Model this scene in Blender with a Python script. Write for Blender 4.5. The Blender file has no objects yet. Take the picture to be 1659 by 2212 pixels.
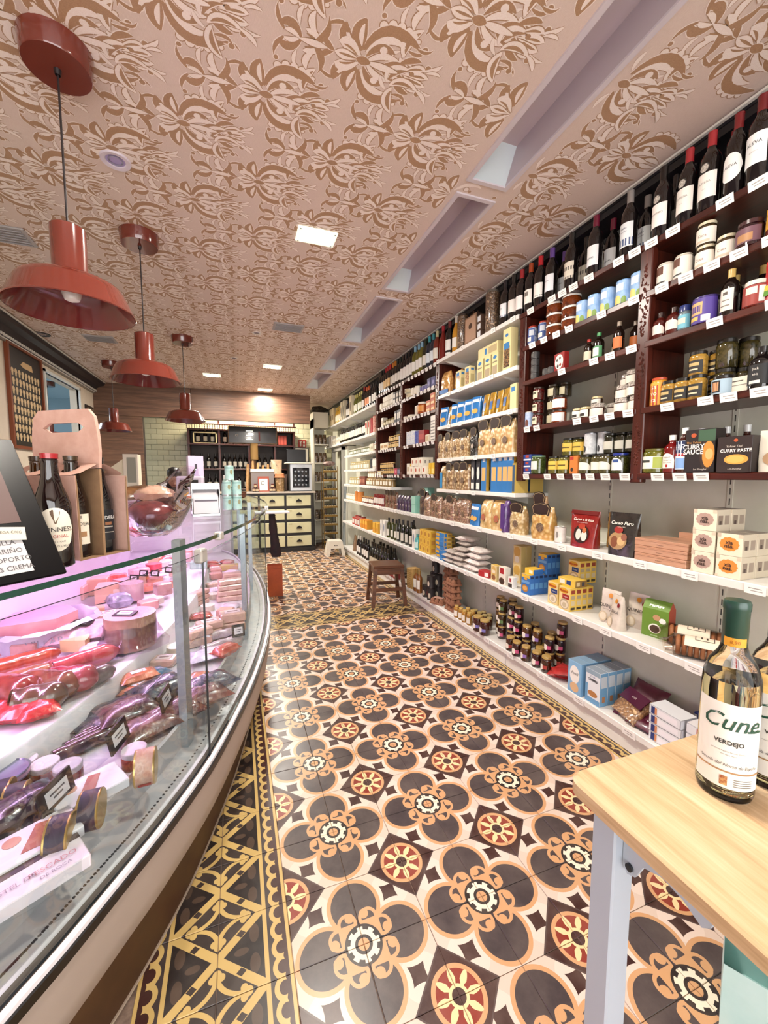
import bpy, bmesh, math, random
from math import sin, cos, pi, sqrt, radians, atan2
random.seed(11)
SC = bpy.context.scene
COL = SC.collection

# ---------------------------------------------------------------- camera, world, lights, exposure
cam = bpy.data.cameras.new('camera')
cam.sensor_fit = 'VERTICAL'; cam.sensor_height = 24.0; cam.lens = 881.0 / 2212.0 * 24.0
cam.clip_start = 0.02
camo = bpy.data.objects.new('camera', cam); COL.objects.link(camo)
camo.location = (-0.311, -1.0324, 1.3588)
camo.rotation_euler = (radians(90 - 4.964), 0, radians(-19.869))
SC.camera = camo

vs = SC.view_settings
vs.view_transform = 'Standard'; vs.look = 'None'; vs.exposure = 0.5; vs.gamma = 1.0
vs.use_curve_mapping = False
SC.cycles.max_bounces = 6
SC.cycles.use_light_tree = False
SC.cycles.diffuse_bounces = 3
SC.cycles.glossy_bounces = 3
SC.cycles.use_adaptive_sampling = True
SC.cycles.adaptive_threshold = 0.1
SC.cycles.transparent_max_bounces = 16
SC.cycles.caustics_reflective = False
SC.cycles.caustics_refractive = False
SC.cycles.use_denoising = True

world = bpy.data.worlds.new('world'); SC.world = world
world.use_nodes = True
world.node_tree.nodes['Background'].inputs[0].default_value = (0.95, 0.97, 1.0, 1)
world.node_tree.nodes['Background'].inputs[1].default_value = 1.0

def area(name, loc, size, power, color, rot=(0, 0, 0), sy=None):
    l = bpy.data.lights.new(name, 'AREA'); l.energy = power; l.color = color; l.size = size
    if sy: l.shape = 'RECTANGLE'; l.size_y = sy
    o = bpy.data.objects.new(name, l); COL.objects.link(o)
    o.location = loc; o.rotation_euler = rot
    return o
# daylight entering through the shop window behind the viewer
area('window_daylight', (-0.25, -3.04, 1.42), 3.5, 92, (1.0, 0.98, 0.96), (radians(90), 0, 0), 2.3)
ZC = 2.78       # ceiling height
LEDS = [(0.178, 1.50), (0.174, 4.56), (0.178, 6.05), (-0.587, 5.30), (0.178, -0.03), (0.178, 7.4)]
for (lx, ly) in LEDS:
    area('led_panel_light', (lx, ly, ZC - 0.035), 0.16, 30, (1.0, 0.93, 0.83))

# ---------------------------------------------------------------- helpers
def lin(h):
    h = h.lstrip('#')
    c = [int(h[i:i + 2], 16) / 255 for i in (0, 2, 4)]
    return tuple(x / 12.92 if x <= .04045 else ((x + .055) / 1.055) ** 2.4 for x in c) + (1.0,)

class NT:
    """tiny node-math writer"""
    def __init__(s, name):
        s.mat = bpy.data.materials.new(name); s.mat.use_nodes = True
        s.t = s.mat.node_tree; s.n = s.t.nodes; s.l = s.t.links
        s.b = s.n['Principled BSDF']
    def node(s, typ, **kw):
        nd = s.n.new(typ)
        for k, v in kw.items(): setattr(nd, k, v)
        return nd
    def put(s, sock, v):
        if isinstance(v, X): s.l.new(v.s, sock)
        elif isinstance(v, bpy.types.NodeSocket): s.l.new(v, sock)
        else: sock.default_value = v
    def m(s, op, *a):
        nd = s.node('ShaderNodeMath', operation=op)
        for i, v in enumerate(a): s.put(nd.inputs[i], v)
        return X(s, nd.outputs[0])
    def mix(s, a, b, f):
        nd = s.node('ShaderNodeMix', data_type='RGBA')
        s.put(nd.inputs[0], f); s.put(nd.inputs[6], a); s.put(nd.inputs[7], b)
        return nd.outputs[2]
    def coord(s, which='Object', scale=(1, 1, 1), rot=(0, 0, 0)):
        tc = s.node('ShaderNodeTexCoord'); mp = s.node('ShaderNodeMapping')
        mp.inputs['Scale'].default_value = scale; mp.inputs['Rotation'].default_value = rot
        s.l.new(tc.outputs[which], mp.inputs[0]); return mp.outputs[0]
    def noise(s, vec, scale, detail=3, rough=.5):
        nd = s.node('ShaderNodeTexNoise'); s.l.new(vec, nd.inputs['Vector'])
        nd.inputs['Scale'].default_value = scale; nd.inputs['Detail'].default_value = detail
        nd.inputs['Roughness'].default_value = rough
        return X(s, nd.outputs[0])
    def ramp(s, f, stops):
        nd = s.node('ShaderNodeValToRGB'); s.put(nd.inputs[0], f)
        e = nd.color_ramp.elements
        while len(e) < len(stops): e.new(.5)
        for el, (p, c) in zip(e, stops): el.position = p; el.color = lin(c)
        return nd.outputs[0]
    def bump(s, h, dist=.002, strength=.5):
        nd = s.node('ShaderNodeBump'); s.put(nd.inputs['Height'], h)
        nd.inputs['Distance'].default_value = dist; nd.inputs['Strength'].default_value = strength
        s.l.new(nd.outputs[0], s.b.inputs['Normal'])
class X:
    def __init__(s, g, sock): s.g = g; s.s = sock
    def __add__(a, b): return a.g.m('ADD', a, b)
    __radd__ = __add__
    def __sub__(a, b): return a.g.m('SUBTRACT', a, b)
    def __rsub__(a, b): return a.g.m('SUBTRACT', b, a)
    def __mul__(a, b): return a.g.m('MULTIPLY', a, b)
    __rmul__ = __mul__
    def __truediv__(a, b): return a.g.m('DIVIDE', a, b)
    def __lt__(a, b): return a.g.m('LESS_THAN', a, b)
    def __gt__(a, b): return a.g.m('GREATER_THAN', a, b)
    def abs(a): return a.g.m('ABSOLUTE', a)
    def sqrt(a): return a.g.m('SQRT', a)
    def min(a, b): return a.g.m('MINIMUM', a, b)
    def max(a, b): return a.g.m('MAXIMUM', a, b)
    def cos(a): return a.g.m('COSINE', a)
    def pw(a, b): return a.g.m('POWER', a, b)
    def mod(a, b): return a.g.m('FLOORED_MODULO', a, b)
    def rad(a, b): return (a * a + b * b).sqrt()

MATS = {}
def mat(col, rough=.5, metal=0., spec=.5, coat=0., col2=None, nscale=40, bump=0., bscale=60, emit=0., alpha=None, trans=0., stretch=(1, 1, 1), ior=None, mid=(.35, .65)):
    key = (col, rough, metal, spec, coat, col2, nscale, bump, bscale, emit, trans, stretch, mid)
    if key in MATS: return MATS[key]
    g = NT('mat_' + col.lstrip('#')); b = g.b
    b.inputs['Roughness'].default_value = rough; b.inputs['Metallic'].default_value = metal
    b.inputs['Specular IOR Level'].default_value = spec
    b.inputs['Coat Weight'].default_value = coat; b.inputs['Coat Roughness'].default_value = .05
    b.inputs['Transmission Weight'].default_value = trans
    if ior: b.inputs['IOR'].default_value = ior
    v = None
    if col2:
        v = g.coord('Object', stretch)
        f = g.noise(v, nscale, 4, .6)
        g.l.new(g.ramp(f, [(mid[0], col), (mid[1], col2)]), b.inputs['Base Color'])
    else:
        b.inputs['Base Color'].default_value = lin(col)
    if bump:
        v = v or g.coord('Object', stretch)
        g.bump(g.noise(v, bscale, 4, .6), bump, .6)
    if emit:
        b.inputs['Emission Color'].default_value = lin(col); b.inputs['Emission Strength'].default_value = emit
    MATS[key] = g.mat
    return g.mat

def thin_glass(name, tint, refl=.9, base=.04):
    """window-type glass sheet: clear, with Fresnel mirror reflection"""
    g = NT(name); g.n.remove(g.b)
    out = g.n['Material Output']
    tr = g.node('ShaderNodeBsdfTransparent'); tr.inputs[0].default_value = lin(tint)
    gl = g.node('ShaderNodeBsdfGlossy'); gl.inputs['Roughness'].default_value = .02
    fr = g.node('ShaderNodeFresnel'); fr.inputs[0].default_value = 1.45
    mx = g.node('ShaderNodeMixShader')
    f = X(g, fr.outputs[0]) * refl
    g.l.new(f.s, mx.inputs[0]); g.l.new(tr.outputs[0], mx.inputs[1]); g.l.new(gl.outputs[0], mx.inputs[2])
    g.l.new(mx.outputs[0], out.inputs[0])
    return g.mat

class G:
    """mesh collector"""
    def __init__(s): s.v = []; s.f = []; s.mi = []; s.sm = []; s.uv = {}
    def add(s, vs, fs, mi=0, sm=False):
        o = len(s.v); s.v += [tuple(x) for x in vs]
        for f in fs: s.f.append([i + o for i in f]); s.mi.append(mi); s.sm.append(sm)
        return s
    def box(s, x0, x1, y0, y1, z0, z1, mi=0, bev=0.):
        if bev <= 0:
            vs = [(x0, y0, z0), (x1, y0, z0), (x1, y1, z0), (x0, y1, z0), (x0, y0, z1), (x1, y0, z1), (x1, y1, z1), (x0, y1, z1)]
            return s.add(vs, [(3, 2, 1, 0), (4, 5, 6, 7), (0, 1, 5, 4), (1, 2, 6, 5), (2, 3, 7, 6), (3, 0, 4, 7)], mi)
        b = bev; vs = []
        for (z, i) in ((z0, b), (z0 + b, 0), (z1 - b, 0), (z1, b)):
            X0, X1, Y0, Y1 = x0 + i, x1 - i, y0 + i, y1 - i
            c = b if i == 0 else b * .3
            vs += [(X0 + c, Y0, z), (X1 - c, Y0, z), (X1, Y0 + c, z), (X1, Y1 - c, z), (X1 - c, Y1, z), (X0 + c, Y1, z), (X0, Y1 - c, z), (X0, Y0 + c, z)]
        fs = [tuple(range(7, -1, -1)), tuple(range(24, 32))]
        for k in range(3):
            for j in range(8):
                a = k * 8 + j; n = k * 8 + (j + 1) % 8
                fs.append((a, n, n + 8, a + 8))
        return s.add(vs, fs, mi)
    def lathe(s, prof, seg=18, mi=0, cx=0, cy=0, z=0, sm=True, mis=None, sx=1, sy=1):
        n = len(prof); o = len(s.v)
        for (r, h) in prof:
            for k in range(seg):
                a = 2 * pi * k / seg; s.v.append((cx + sx * r * cos(a), cy + sy * r * sin(a), z + h))
        for i in range(n - 1):
            if prof[i][0] == 0 and prof[i + 1][0] == 0: continue
            for k in range(seg):
                a = o + i * seg + k; b = o + i * seg + (k + 1) % seg
                if prof[i][0] == 0: s.f.append([o + i * seg, b + seg, a + seg])
                elif prof[i + 1][0] == 0: s.f.append([a, b, o + (i + 1) * seg])
                else: s.f.append([a, b, b + seg, a + seg])
                s.mi.append(mis[i] if mis else mi); s.sm.append(sm)
        return s
    def cyl(s, r, z0, z1, seg=16, mi=0, cx=0, cy=0):
        return s.lathe([(0, z0), (r, z0), (r, z1), (0, z1)], seg, mi, cx, cy)
    def tube(s, pts, r, seg=8, mi=0, cap=True):
        from mathutils import Vector
        P = [Vector(q) for q in pts]; o = len(s.v); n = len(P)
        rr = r if isinstance(r, (list, tuple)) else [r] * n
        up = Vector((0, 0, 1))
        for i, q in enumerate(P):
            d = (P[min(i + 1, n - 1)] - P[max(i - 1, 0)]).normalized()
            a = d.cross(up)
            if a.length < .05: a = d.cross(Vector((0, 1, 0)))
            a.normalize(); b = a.cross(d)
            for k in range(seg):
                t = 2 * pi * k / seg; w = q + a * (rr[i] * cos(t)) + b * (rr[i] * sin(t)); s.v.append(tuple(w))
        for i in range(n - 1):
            for k in range(seg):
                a = o + i * seg + k; b = o + i * seg + (k + 1) % seg
                s.f.append([a, a + seg, b + seg, b]); s.mi.append(mi); s.sm.append(True)
        if cap:
            s.f.append([o + k for k in range(seg)]); s.mi.append(mi); s.sm.append(False)
            s.f.append([o + (n - 1) * seg + k for k in range(seg - 1, -1, -1)]); s.mi.append(mi); s.sm.append(False)
        return s
    def prism(s, poly, axis, a, b, mi=0):
        """poly of 2D points extruded along axis ('x','y','z') from a to b"""
        def P(u, v, w): return {'x': (w, u, v), 'y': (u, w, v), 'z': (u, v, w)}[axis]
        n = len(poly); vs = [P(u, v, a) for u, v in poly] + [P(u, v, b) for u, v in poly]
        fs = [tuple(range(n - 1, -1, -1)), tuple(range(n, 2 * n))] + [(i, (i + 1) % n, n + (i + 1) % n, n + i) for i in range(n)]
        return s.add(vs, fs, mi)
    def patch(s, r, z0, z1, half, seg=8, mi=0, shape=None, off=0., nz=1):
        """curved sheet on a cylinder facing -y; shape(u)->(lo,hi) fractions"""
        o = len(s.v)
        for i in range(seg + 1):
            u = -1 + 2 * i / seg; a = off + u * half
            lo, hi = shape(u) if shape else (0, 1)
            for j in range(nz + 1):
                t = lo + (hi - lo) * j / nz
                s.v.append((r * sin(a), -r * cos(a), z0 + (z1 - z0) * t))
        for i in range(seg):
            for j in range(nz):
                a = o + i * (nz + 1) + j; b = a + nz + 1
                s.f.append([a, b, b + 1, a + 1]); s.mi.append(mi); s.sm.append(True)
        return s
    def mesh(s, name, mats):
        me = bpy.data.meshes.new(name); me.from_pydata(s.v, [], s.f); 
        for m_ in mats: me.materials.append(m_)
        me.polygons.foreach_set('material_index', s.mi); me.polygons.foreach_set('use_smooth', s.sm)
        if any(s.sm): me.set_sharp_from_angle(angle=radians(40))
        me.update(); return me

def put(name, me, loc=(0, 0, 0), rz=0., parent=None, label=None, cat=None, group=None, kind=None, rot=None, scale=None):
    o = bpy.data.objects.new(name, me); COL.objects.link(o)
    o.location = loc; o.rotation_euler = rot if rot else (0, 0, rz)
    if scale: o.scale = scale
    if parent: o.parent = parent
    if label: o['label'] = label
    if cat: o['category'] = cat
    if group: o['group'] = group
    if kind: o['kind'] = kind
    return o

# product prototypes: tuples (name, mesh, kids[, loc, rot])
def K(name, me, kids=(), loc=(0, 0, 0), rot=(0, 0, 0), label=None): return (name, me, kids, loc, rot, label)
def inst(pr, loc, rz=0., label=None, cat=None, group=None, rot=None, scale=None):
    o = put(pr[0], pr[1], loc, rz, None, label, cat, group, None, rot, scale)
    for k in pr[2]:
        c = put(k[0], k[1], k[3], 0, o, k[5], rot=k[4])
        for q in k[2]: put(q[0], q[1], q[3], 0, c, q[5], rot=q[4])
    return o
RW = -pi / 2     # things on the right-hand wall face the aisle (-x)

# ---------------------------------------------------------------- lettering
TXT = {}
def text(s, size, m, cyl=None, italic=0., sx=1., z=0., x=0., y=-.0008, bold=0., spacing=1., arc=None):
    """flat lettering in the xz plane facing -y, or wrapped on a cylinder of radius cyl"""
    key = (s, size, italic, bold, spacing)
    if key not in TXT:
        cu = bpy.data.curves.new('t', 'FONT'); cu.body = s; cu.size = size; cu.align_x = 'CENTER'; cu.align_y = 'CENTER'
        cu.resolution_u = 2; cu.shear = italic; cu.offset = bold; cu.space_character = spacing
        ob = bpy.data.objects.new('t', cu)
        me = bpy.data.meshes.new_from_object(ob)
        TXT[key] = ([v.co[:2] for v in me.vertices], [list(p.vertices) for p in me.polygons])
        bpy.data.objects.remove(ob); bpy.data.curves.remove(cu); bpy.data.meshes.remove(me)
    vs, fs = TXT[key]; out = []
    for (a, b) in vs:
        a = a * sx + x; b = b + z
        if cyl: out.append((cyl * sin(a / cyl), -cyl * cos(a / cyl), b))
        else: out.append((a, y, b))
    g = G(); g.add(out, fs)
    return g.mesh('lettering', [m])

# ---------------------------------------------------------------- floor tiles
def uv_node(g):
    tc = g.node('ShaderNodeTexCoord'); sp = g.node('ShaderNodeSeparateXYZ')
    g.l.new(tc.outputs['UV'], sp.inputs[0])
    return X(g, sp.outputs[0]), X(g, sp.outputs[1])
def wear(g, col, amt=.12):
    v = g.coord('Generated'); ge = g.node('ShaderNodeNewGeometry')
    n = g.noise(ge.outputs['Position'], 9, 5, .65)
    f = g.node('ShaderNodeMapRange'); g.put(f.inputs[0], n); f.inputs[1].default_value = .35; f.inputs[2].default_value = .75
    f.inputs[3].default_value = 0; f.inputs[4].default_value = amt
    c = g.mix(col, lin('#cdb7a6'), X(g, f.outputs[0]))
    r = g.node('ShaderNodeMapRange'); g.put(r.inputs[0], n); r.inputs[3].default_value = .22; r.inputs[4].default_value = .42
    g.l.new(r.outputs[0], g.b.inputs['Roughness'])
    g.l.new(c, g.b.inputs['Base Color'])
C_CREAM, C_TAN, C_GREY, C_BLACK = lin('#dccabd'), lin('#c9996c'), lin('#41383a'), lin('#1d1517')
C_BROWN, C_RED, C_PETAL, C_YEL = lin('#371816'), lin('#852a1b'), lin('#e8cf9c'), lin('#c3a566')

def flower_tile():
    g = NT('tile_flower'); u, v = uv_node(g)
    a = u.max(v); b = u.min(v)
    c = g.mix(lin('#d3bfb0'), C_CREAM, ((u - .64).rad(v - .64) < .30))
    # brown concave star on the diagonal
    p = (u + v - 1.20).abs() * .7071; q = (u - v).abs() * .7071
    c = g.mix(c, C_BROWN, (p.max(.0001).pw(.78) + q.max(.0001).pw(.78)) < .262)
    r = u.rad(v)
    c = g.mix(c, C_BLACK, r < .36)
    d1 = (a - .565).rad(b * 1.0)
    c = g.mix(c, C_TAN, d1 < .425)
    c = g.mix(c, C_GREY, d1 < .362)
    d2 = (a - .335).rad(b - .165)
    c = g.mix(c, C_TAN, d2 < .150)
    c = g.mix(c, C_GREY, (d2 < .100) * (a > .315))
    d3 = (a - .405).rad(b - .115)
    c = g.mix(c, C_TAN, d3 < .072)
    th = g.m('ARCTAN2', v, u)
    tooth = ((th * 8.0).cos() > 0.) * .045
    c = g.mix(c, C_BLACK, r < .275)
    c = g.mix(c, lin('#ecdfc8'), r < (tooth + .195))
    c = g.mix(c, C_BLACK, r < .13)
    c = g.mix(c, C_TAN, r < .085)
    # diamond with rosette at the opposite corner
    du = 1.0 - u; dv = 1.0 - v; s = du + dv
    c = g.mix(c, lin('#4a3a38'), s < .63)
    c = g.mix(c, C_BROWN, s < .60)
    R = du.rad(dv)
    c = g.mix(c, C_TAN, R < .37)
    c = g.mix(c, C_RED, R < .31)
    t2 = g.m('ARCTAN2', dv, du)
    pet = (t2 * 8.0).cos()
    pr = (R - .195).abs() * 8.0
    c = g.mix(c, C_PETAL, ((pet * .75 + .25) > pr) * (R > .1))
    c = g.mix(c, C_PETAL, (R - .115).abs() < .022)
    c = g.mix(c, C_BROWN, R < .095)
    wear(g, c); return g.mat

def border_tile():
    g = NT('tile_border'); u, v = uv_node(g)
    bl = g.m('MINIMUM', v, 1.0 - v)
    du = (1.0 - u) / .63; dv = bl / .5
    s = du + dv
    c = lin('#1d1718')
    # brown leaf in the dark triangles
    e1 = ((u - .53) / .11).rad((v - .5) / .16)
    k = ((u - .50) / .07).rad(((v - .5).abs() - .20) / .13); k2 = ((u - .68) / .10).rad((v - .5) / .05)
    c = g.mix(c, lin('#4a3a30'), k.min(k2) < 1.0)
    c = g.mix(c, C_YEL, s < 1.13)
    k3 = (du - .5).abs() + (dv - .5).abs()
    c = g.mix(c, lin('#332826'), (k3 < .11))
    c = g.mix(c, lin('#352c29'), s < .84)
    # yellow cross ornament inside the diamond
    w = 1.0 - u
    o1 = (((w - .40) / .40).rad((bl - .32) / .32) - 1.0).abs() < .085
    o2 = (w.rad(bl - .315) < .062).max((w - .06).rad(bl - .275) < .048)
    o3 = ((w - .40).rad(bl) < .062).max((w - .35).rad(bl - .055) < .048)
    c = g.mix(c, C_YEL, (o1 * (w < .40) * (bl < .32)).max(o2).max(o3) * (s < .84))
    # scalloped strip next to the field
    c = g.mix(c, C_YEL, u < .375)
    c = g.mix(c, lin('#3a3030'), u < .315)
    f = (v * 4.0).mod(1.0)
    sc = (f - .5).abs()
    c = g.mix(c, C_YEL, u < (.275 - (sc * sc) * .22))
    c = g.mix(c, C_BROWN, ((u - .135) / .075).rad((f - .5) / .34) < 1.0)
    c = g.mix(c, C_BROWN, u < (.12 - (sc - .5).abs() * .06))
    c = g.mix(c, C_YEL, u < .055)
    wear(g, c, .06); return g.mat
M_FLOWER, M_BORDER = flower_tile(), border_tile()
M_GROUT = mat('#a9907e', .8, col2='#5d4a40', nscale=14)
def tile_geo(g, cx, cy, rot, half=.0992, uvl=None, mi=0):
    b = .0014; o = len(g.v); c, s = cos(rot), sin(rot)
    loc = []
    for (h, z) in ((half, -.006), (half, -b), (half - b, 0)):
        loc += [(-h, -h, z), (h, -h, z), (h, h, z), (-h, h, z)]
    for (x, y, z) in loc: g.v.append((cx + x * c - y * s, cy + x * s + y * c, z))
    for k in range(2):
        for j in range(4):
            a = o + k * 4 + j; n = o + k * 4 + (j + 1) % 4
            g.f.append([a, n, n + 4, a + 4]); g.mi.append(mi); g.sm.append(False)
    g.f.append([o + 8, o + 9, o + 10, o + 11]); g.mi.append(mi); g.sm.append(False)
    if uvl is not None: uvl += [((x + .1) / .2, (y + .1) / .2) for (x, y, z) in loc]
def tile_mesh(name, items, mats):
    g = G(); uv = []
    for (cx, cy, r, mi) in items: tile_geo(g, cx, cy, r, uvl=uv, mi=mi)
    me = g.mesh(name, mats); L = me.uv_layers.new(name='uv')
    for lp in me.loops: L.data[lp.index].uv = uv[lp.vertex_index]
    return me
fl = G().box(-2.4, 1.8, -3.2, 8.0, -.08, -.0035)
FLOOR = put('floor', fl.mesh('floor', [M_GROUT]), kind='structure')
cells = []
for j in range(-6, 33):
    y = .2 * j + .1
    if 13 <= j < 15:
        for i in range(-3, 7): cells.append((.2 * i + .1, y, pi / 2 if j == 13 else -pi / 2, 1))
        continue
    for i in range(-1, 7):
        r = {(0, 0): 0, (1, 0): pi / 2, (1, 1): pi, (0, 1): -pi / 2}[(i % 2, j % 2)]
        cells.append((.2 * i + .1, y, r, 0))
    if j < 13:
        cells.append((-.3, y, pi, 1)); cells.append((-.5, y, 0, 1))
    cells.append((1.5, y, 0, 1))
    if j >= 15:
        for i in (-3, -2): 
            r = {(0, 0): 0, (1, 0): pi / 2, (1, 1): pi, (0, 1): -pi / 2}[(i % 2, j % 2)]
            cells.append((.2 * i + .1, y, r, 0))
def seen_key(c):
    hidden = 3.0 if (c[0] > 1.45 or (c[0] < -.35 and c[1] > .9) or c[1] < -.7) else 0
    return math.hypot(c[0] + .31, c[1] + 1.03) + hidden
cells.sort(key=seen_key)
tm = [tile_mesh('floor_tile', [(0, 0, 0, 0)], [M_FLOWER]), tile_mesh('floor_tile', [(0, 0, 0, 0)], [M_BORDER])]
for (cx, cy, r, k) in cells[:296]:
    put('floor_tile', tm[k], (cx, cy, random.uniform(-.0004, .0002)), r, FLOOR)
put('distant_floor_tiles', tile_mesh('distant_floor_tiles', cells[296:], [M_FLOWER, M_BORDER]), parent=FLOOR, kind='stuff')

# ---------------------------------------------------------------- ceiling with damask paper
def paper():
    g = NT('ceiling_paper'); v = g.coord('Object')
    n = g.noise(v, 700, 2); w = g.noise(g.coord('Object', (1, .08, 1)), 900, 1)
    g.l.new(g.ramp(n * .6 + w * .4, [(.38, '#d3beb2'), (.62, '#dfcdc2')]), g.b.inputs['Base Color'])
    g.b.inputs['Roughness'].default_value = .42
    g.bump(n, .0006, .35); return g.mat
M_PAPER = paper()
TR = [(-1.6, .775), (.905, 1.985), (2.165, 3.25), (3.42, 4.46), (4.66, 5.68)]
TX0, TX1 = .79, .975
cg = G()
cg.box(-2.4, TX0, -3.0, 8.0, ZC, ZC + .04); cg.box(TX1, 1.8, -3.0, 8.0, ZC, ZC + .04)
ys = [-3.0] + [q for t in TR for q in t] + [8.0]
for k in range(0, len(ys), 2): cg.box(TX0, TX1, ys[k], ys[k + 1], ZC, ZC + .04)
CEIL = put('ceiling', cg.mesh('ceiling', [M_PAPER]), kind='structure')
put('ceiling_slab', G().box(-2.4, 1.8, -3.0, 8.0, ZC + .22, ZC + .3).mesh('slab', [mat('#bbb4ac')]), parent=CEIL)

M_BRN = mat('#b28f70', .45, col2='#a58062', nscale=300); M_CRM = mat('#f3e8e1', .38, col2='#ecdcd2', nscale=300)
polys = []      # (layer, material, points)
def bez(p0, c, p1, t): return tuple((1 - t) ** 2 * a + 2 * t * (1 - t) * b + t * t * d for a, b, d in zip(p0, c, p1))
def leaf(p0, c, p1, w, mi, ol=.0035, kind='leaf', n=8):
    for lay, (ww, m_) in enumerate((((w + ol), 1 - mi), (w, mi))):
        L, R = [], []
        for i in range(n + 1):
            t = i / n; q = bez(p0, c, p1, t); e = bez(p0, c, p1, min(1, t + .02)); b = bez(p0, c, p1, max(0, t - .02))
            dx, dy = e[0] - b[0], e[1] - b[1]; l = math.hypot(dx, dy) or 1
            f = {'leaf': max(.02, sin(pi * (t * .94 + .03))) ** .75, 'blade': (.35 + .65 * sin(pi * min(1, t * 1.1))) * (1 - t) ** .4 if t < 1 else .02,
                 'drop': max(.03, sin(pi * t ** 1.5)) ** .8}[kind]
            h = ww * .5 * f + (ol * .5 if lay == 0 else 0)
            L.append((q[0] - dy / l * h, q[1] + dx / l * h)); R.append((q[0] + dy / l * h, q[1] - dx / l * h))
        polys.append((lay, m_, L + R[::-1]))
def disc(x, y, r, mi, ol=.003, lay0=0):
    for lay, (rr, m_) in enumerate(((r + ol, 1 - mi), (r, mi))):
        polys.append((lay0 + lay, m_, [(x + rr * cos(a * pi / 5), y + rr * sin(a * pi / 5)) for a in range(10)]))
BR, CR = 0, 1
def motif(sg):
    def L(p0, c, p1, w, mi, kind='leaf', ol=.0035): leaf((p0[0], p0[1] * sg), (c[0], c[1] * sg), (p1[0], p1[1] * sg), w, mi, ol, kind)
    def D(x, y, r, mi, l=0): disc(x, y * sg, r, mi, .003, l)
    # wing with scalloped edge
    for (x, y, r) in [(-.005, .128, .013), (.022, .139, .0135), (.05, .142, .013), (.077, .138, .012), (.100, .130, .010), (.118, .119, .008)]: D(x, y, r, CR)
    L((-.045, .035), (.0, .165), (.135, .098), .042, BR, 'leaf')
    L((-.035, .03), (.015, .12), (.085, .085), .026, CR, 'leaf')
    L((-.03, .018), (.005, .085), (.06, .055), .026, BR, 'leaf')
    D(.02, .055, .013, CR); D(.043, .047, .009, BR)
    L((-.025, .0), (.02, .055), (.085, .035), .022, CR, 'leaf')
    # broad leaves beside the head
    L((-.05, .03), (-.085, .075), (-.062, .128), .05, BR, 'leaf'); L((-.053, .045), (-.07, .08), (-.063, .112), .016, CR, 'leaf', .001)
    L((-.062, .02), (-.125, .045), (-.118, .098), .042, BR, 'leaf'); L((-.07, .032), (-.105, .052), (-.113, .083), .013, CR, 'leaf', .001)
    # head petals
    L((-.04, .004), (-.09, .05), (-.128, .036), .042, CR, 'drop'); L((-.06, .012), (-.09, .034), (-.112, .031), .008, BR, 'leaf', 0.)
    # tail plumes
    L((.03, .004), (.08, .03), (.125, .022), .030, BR, 'leaf'); L((.06, .012), (.10, .027), (.145, .010), .022, CR, 'leaf')
    L((.10, .008), (.15, .045), (.182, .040), .026, CR, 'drop'); L((.12, .02), (.15, .04), (.172, .037), .008, BR, 'leaf', 0.)
    L((.11, .0), (.16, .02), (.203, .016), .028, CR, 'drop'); L((.14, .006), (.165, .015), (.19, .013), .009, BR, 'leaf', 0.)
    L((.085, .03), (.12, .065), (.155, .062), .022, BR, 'leaf')
    # connector node and scrolls to the neighbouring motifs
    L((-.135, .0), (-.165, .012), (-.178, .035), .020, BR, 'leaf'); L((-.185, .0), (-.2, .03), (-.235, .035), .026, CR, 'leaf')
    L((-.19, .006), (-.215, .02), (-.232, .022), .008, BR, 'leaf', 0.)
    L((-.205, .0), (-.15, .045), (-.175, .098), .030, BR, 'blade'); L((-.20, .03), (-.235, .06), (-.215, .095), .022, CR, 'leaf')
    L((-.172, .075), (-.125, .11), (-.108, .075), .016, BR, 'blade'); D(-.110, .078, .009, BR)
    L((-.185, .085), (-.235, .13), (-.215, .185), .036, CR, 'leaf'); L((-.19, .095), (-.225, .13), (-.213, .172), .016, BR, 'leaf', .001)
    L((-.205, .16), (-.155, .175), (-.15, .135), .016, BR, 'blade'); D(-.154, .140, .010, BR)
    L((-.225, .19), (-.195, .235), (-.125, .205), .032, CR, 'leaf'); L((-.215, .197), (-.19, .222), (-.14, .205), .013, BR, 'leaf', .001)
    D(-.118, .192, .010, BR); L((-.232, .17), (-.262, .185), (-.268, .215), .014, CR, 'leaf', .001); L((-.24, .20), (-.255, .225), (-.245, .25), .014, CR, 'leaf', .001)
    L((-.245, .004), (-.285, .062), (-.315, .022), .030, BR, 'leaf'); L((-.25, .0), (-.28, .022), (-.30, .012), .016, CR, 'leaf', .002)
    L((-.30, .012), (-.335, .05), (-.325, .085), .018, BR, 'blade'); D(-.318, .088, .008, BR); L((-.255, .04), (-.27, .075), (-.25, .10), .014, CR, 'leaf', .002)
    L((-.235, .215), (-.225, .255), (-.165, .262), .020, BR, 'blade'); D(-.165, .255, .009, BR); L((-.13, .205), (-.09, .195), (-.075, .165), .016, CR, 'leaf', .002)
    L((.125, .098), (.165, .085), (.178, .115), .014, BR, 'blade'); L((.185, .03), (.215, .05), (.24, .038), .012, CR, 'leaf', .002)
for sg in (1, -1): motif(sg)
leaf((-.045, 0), (-.09, .0), (-.135, 0), .034, CR, .0035, 'drop'); leaf((-.06, 0), (-.09, 0), (-.12, 0), .009, BR, 0., 'leaf')
leaf((-.02, 0), (.03, 0), (.09, 0), .024, CR, .003, 'leaf'); leaf((-.06, 0), (-.035, 0), (-.01, 0), .03, BR, .003, 'leaf')
leaf((-.16, 0), (-.2, 0), (-.25, 0), .022, CR, .003, 'leaf')
PX, PY = .610, .484
pg = G()
holes = [(TX0 - .03, TX1 + .03, a - .03, b + .03) for a, b in TR]
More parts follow.
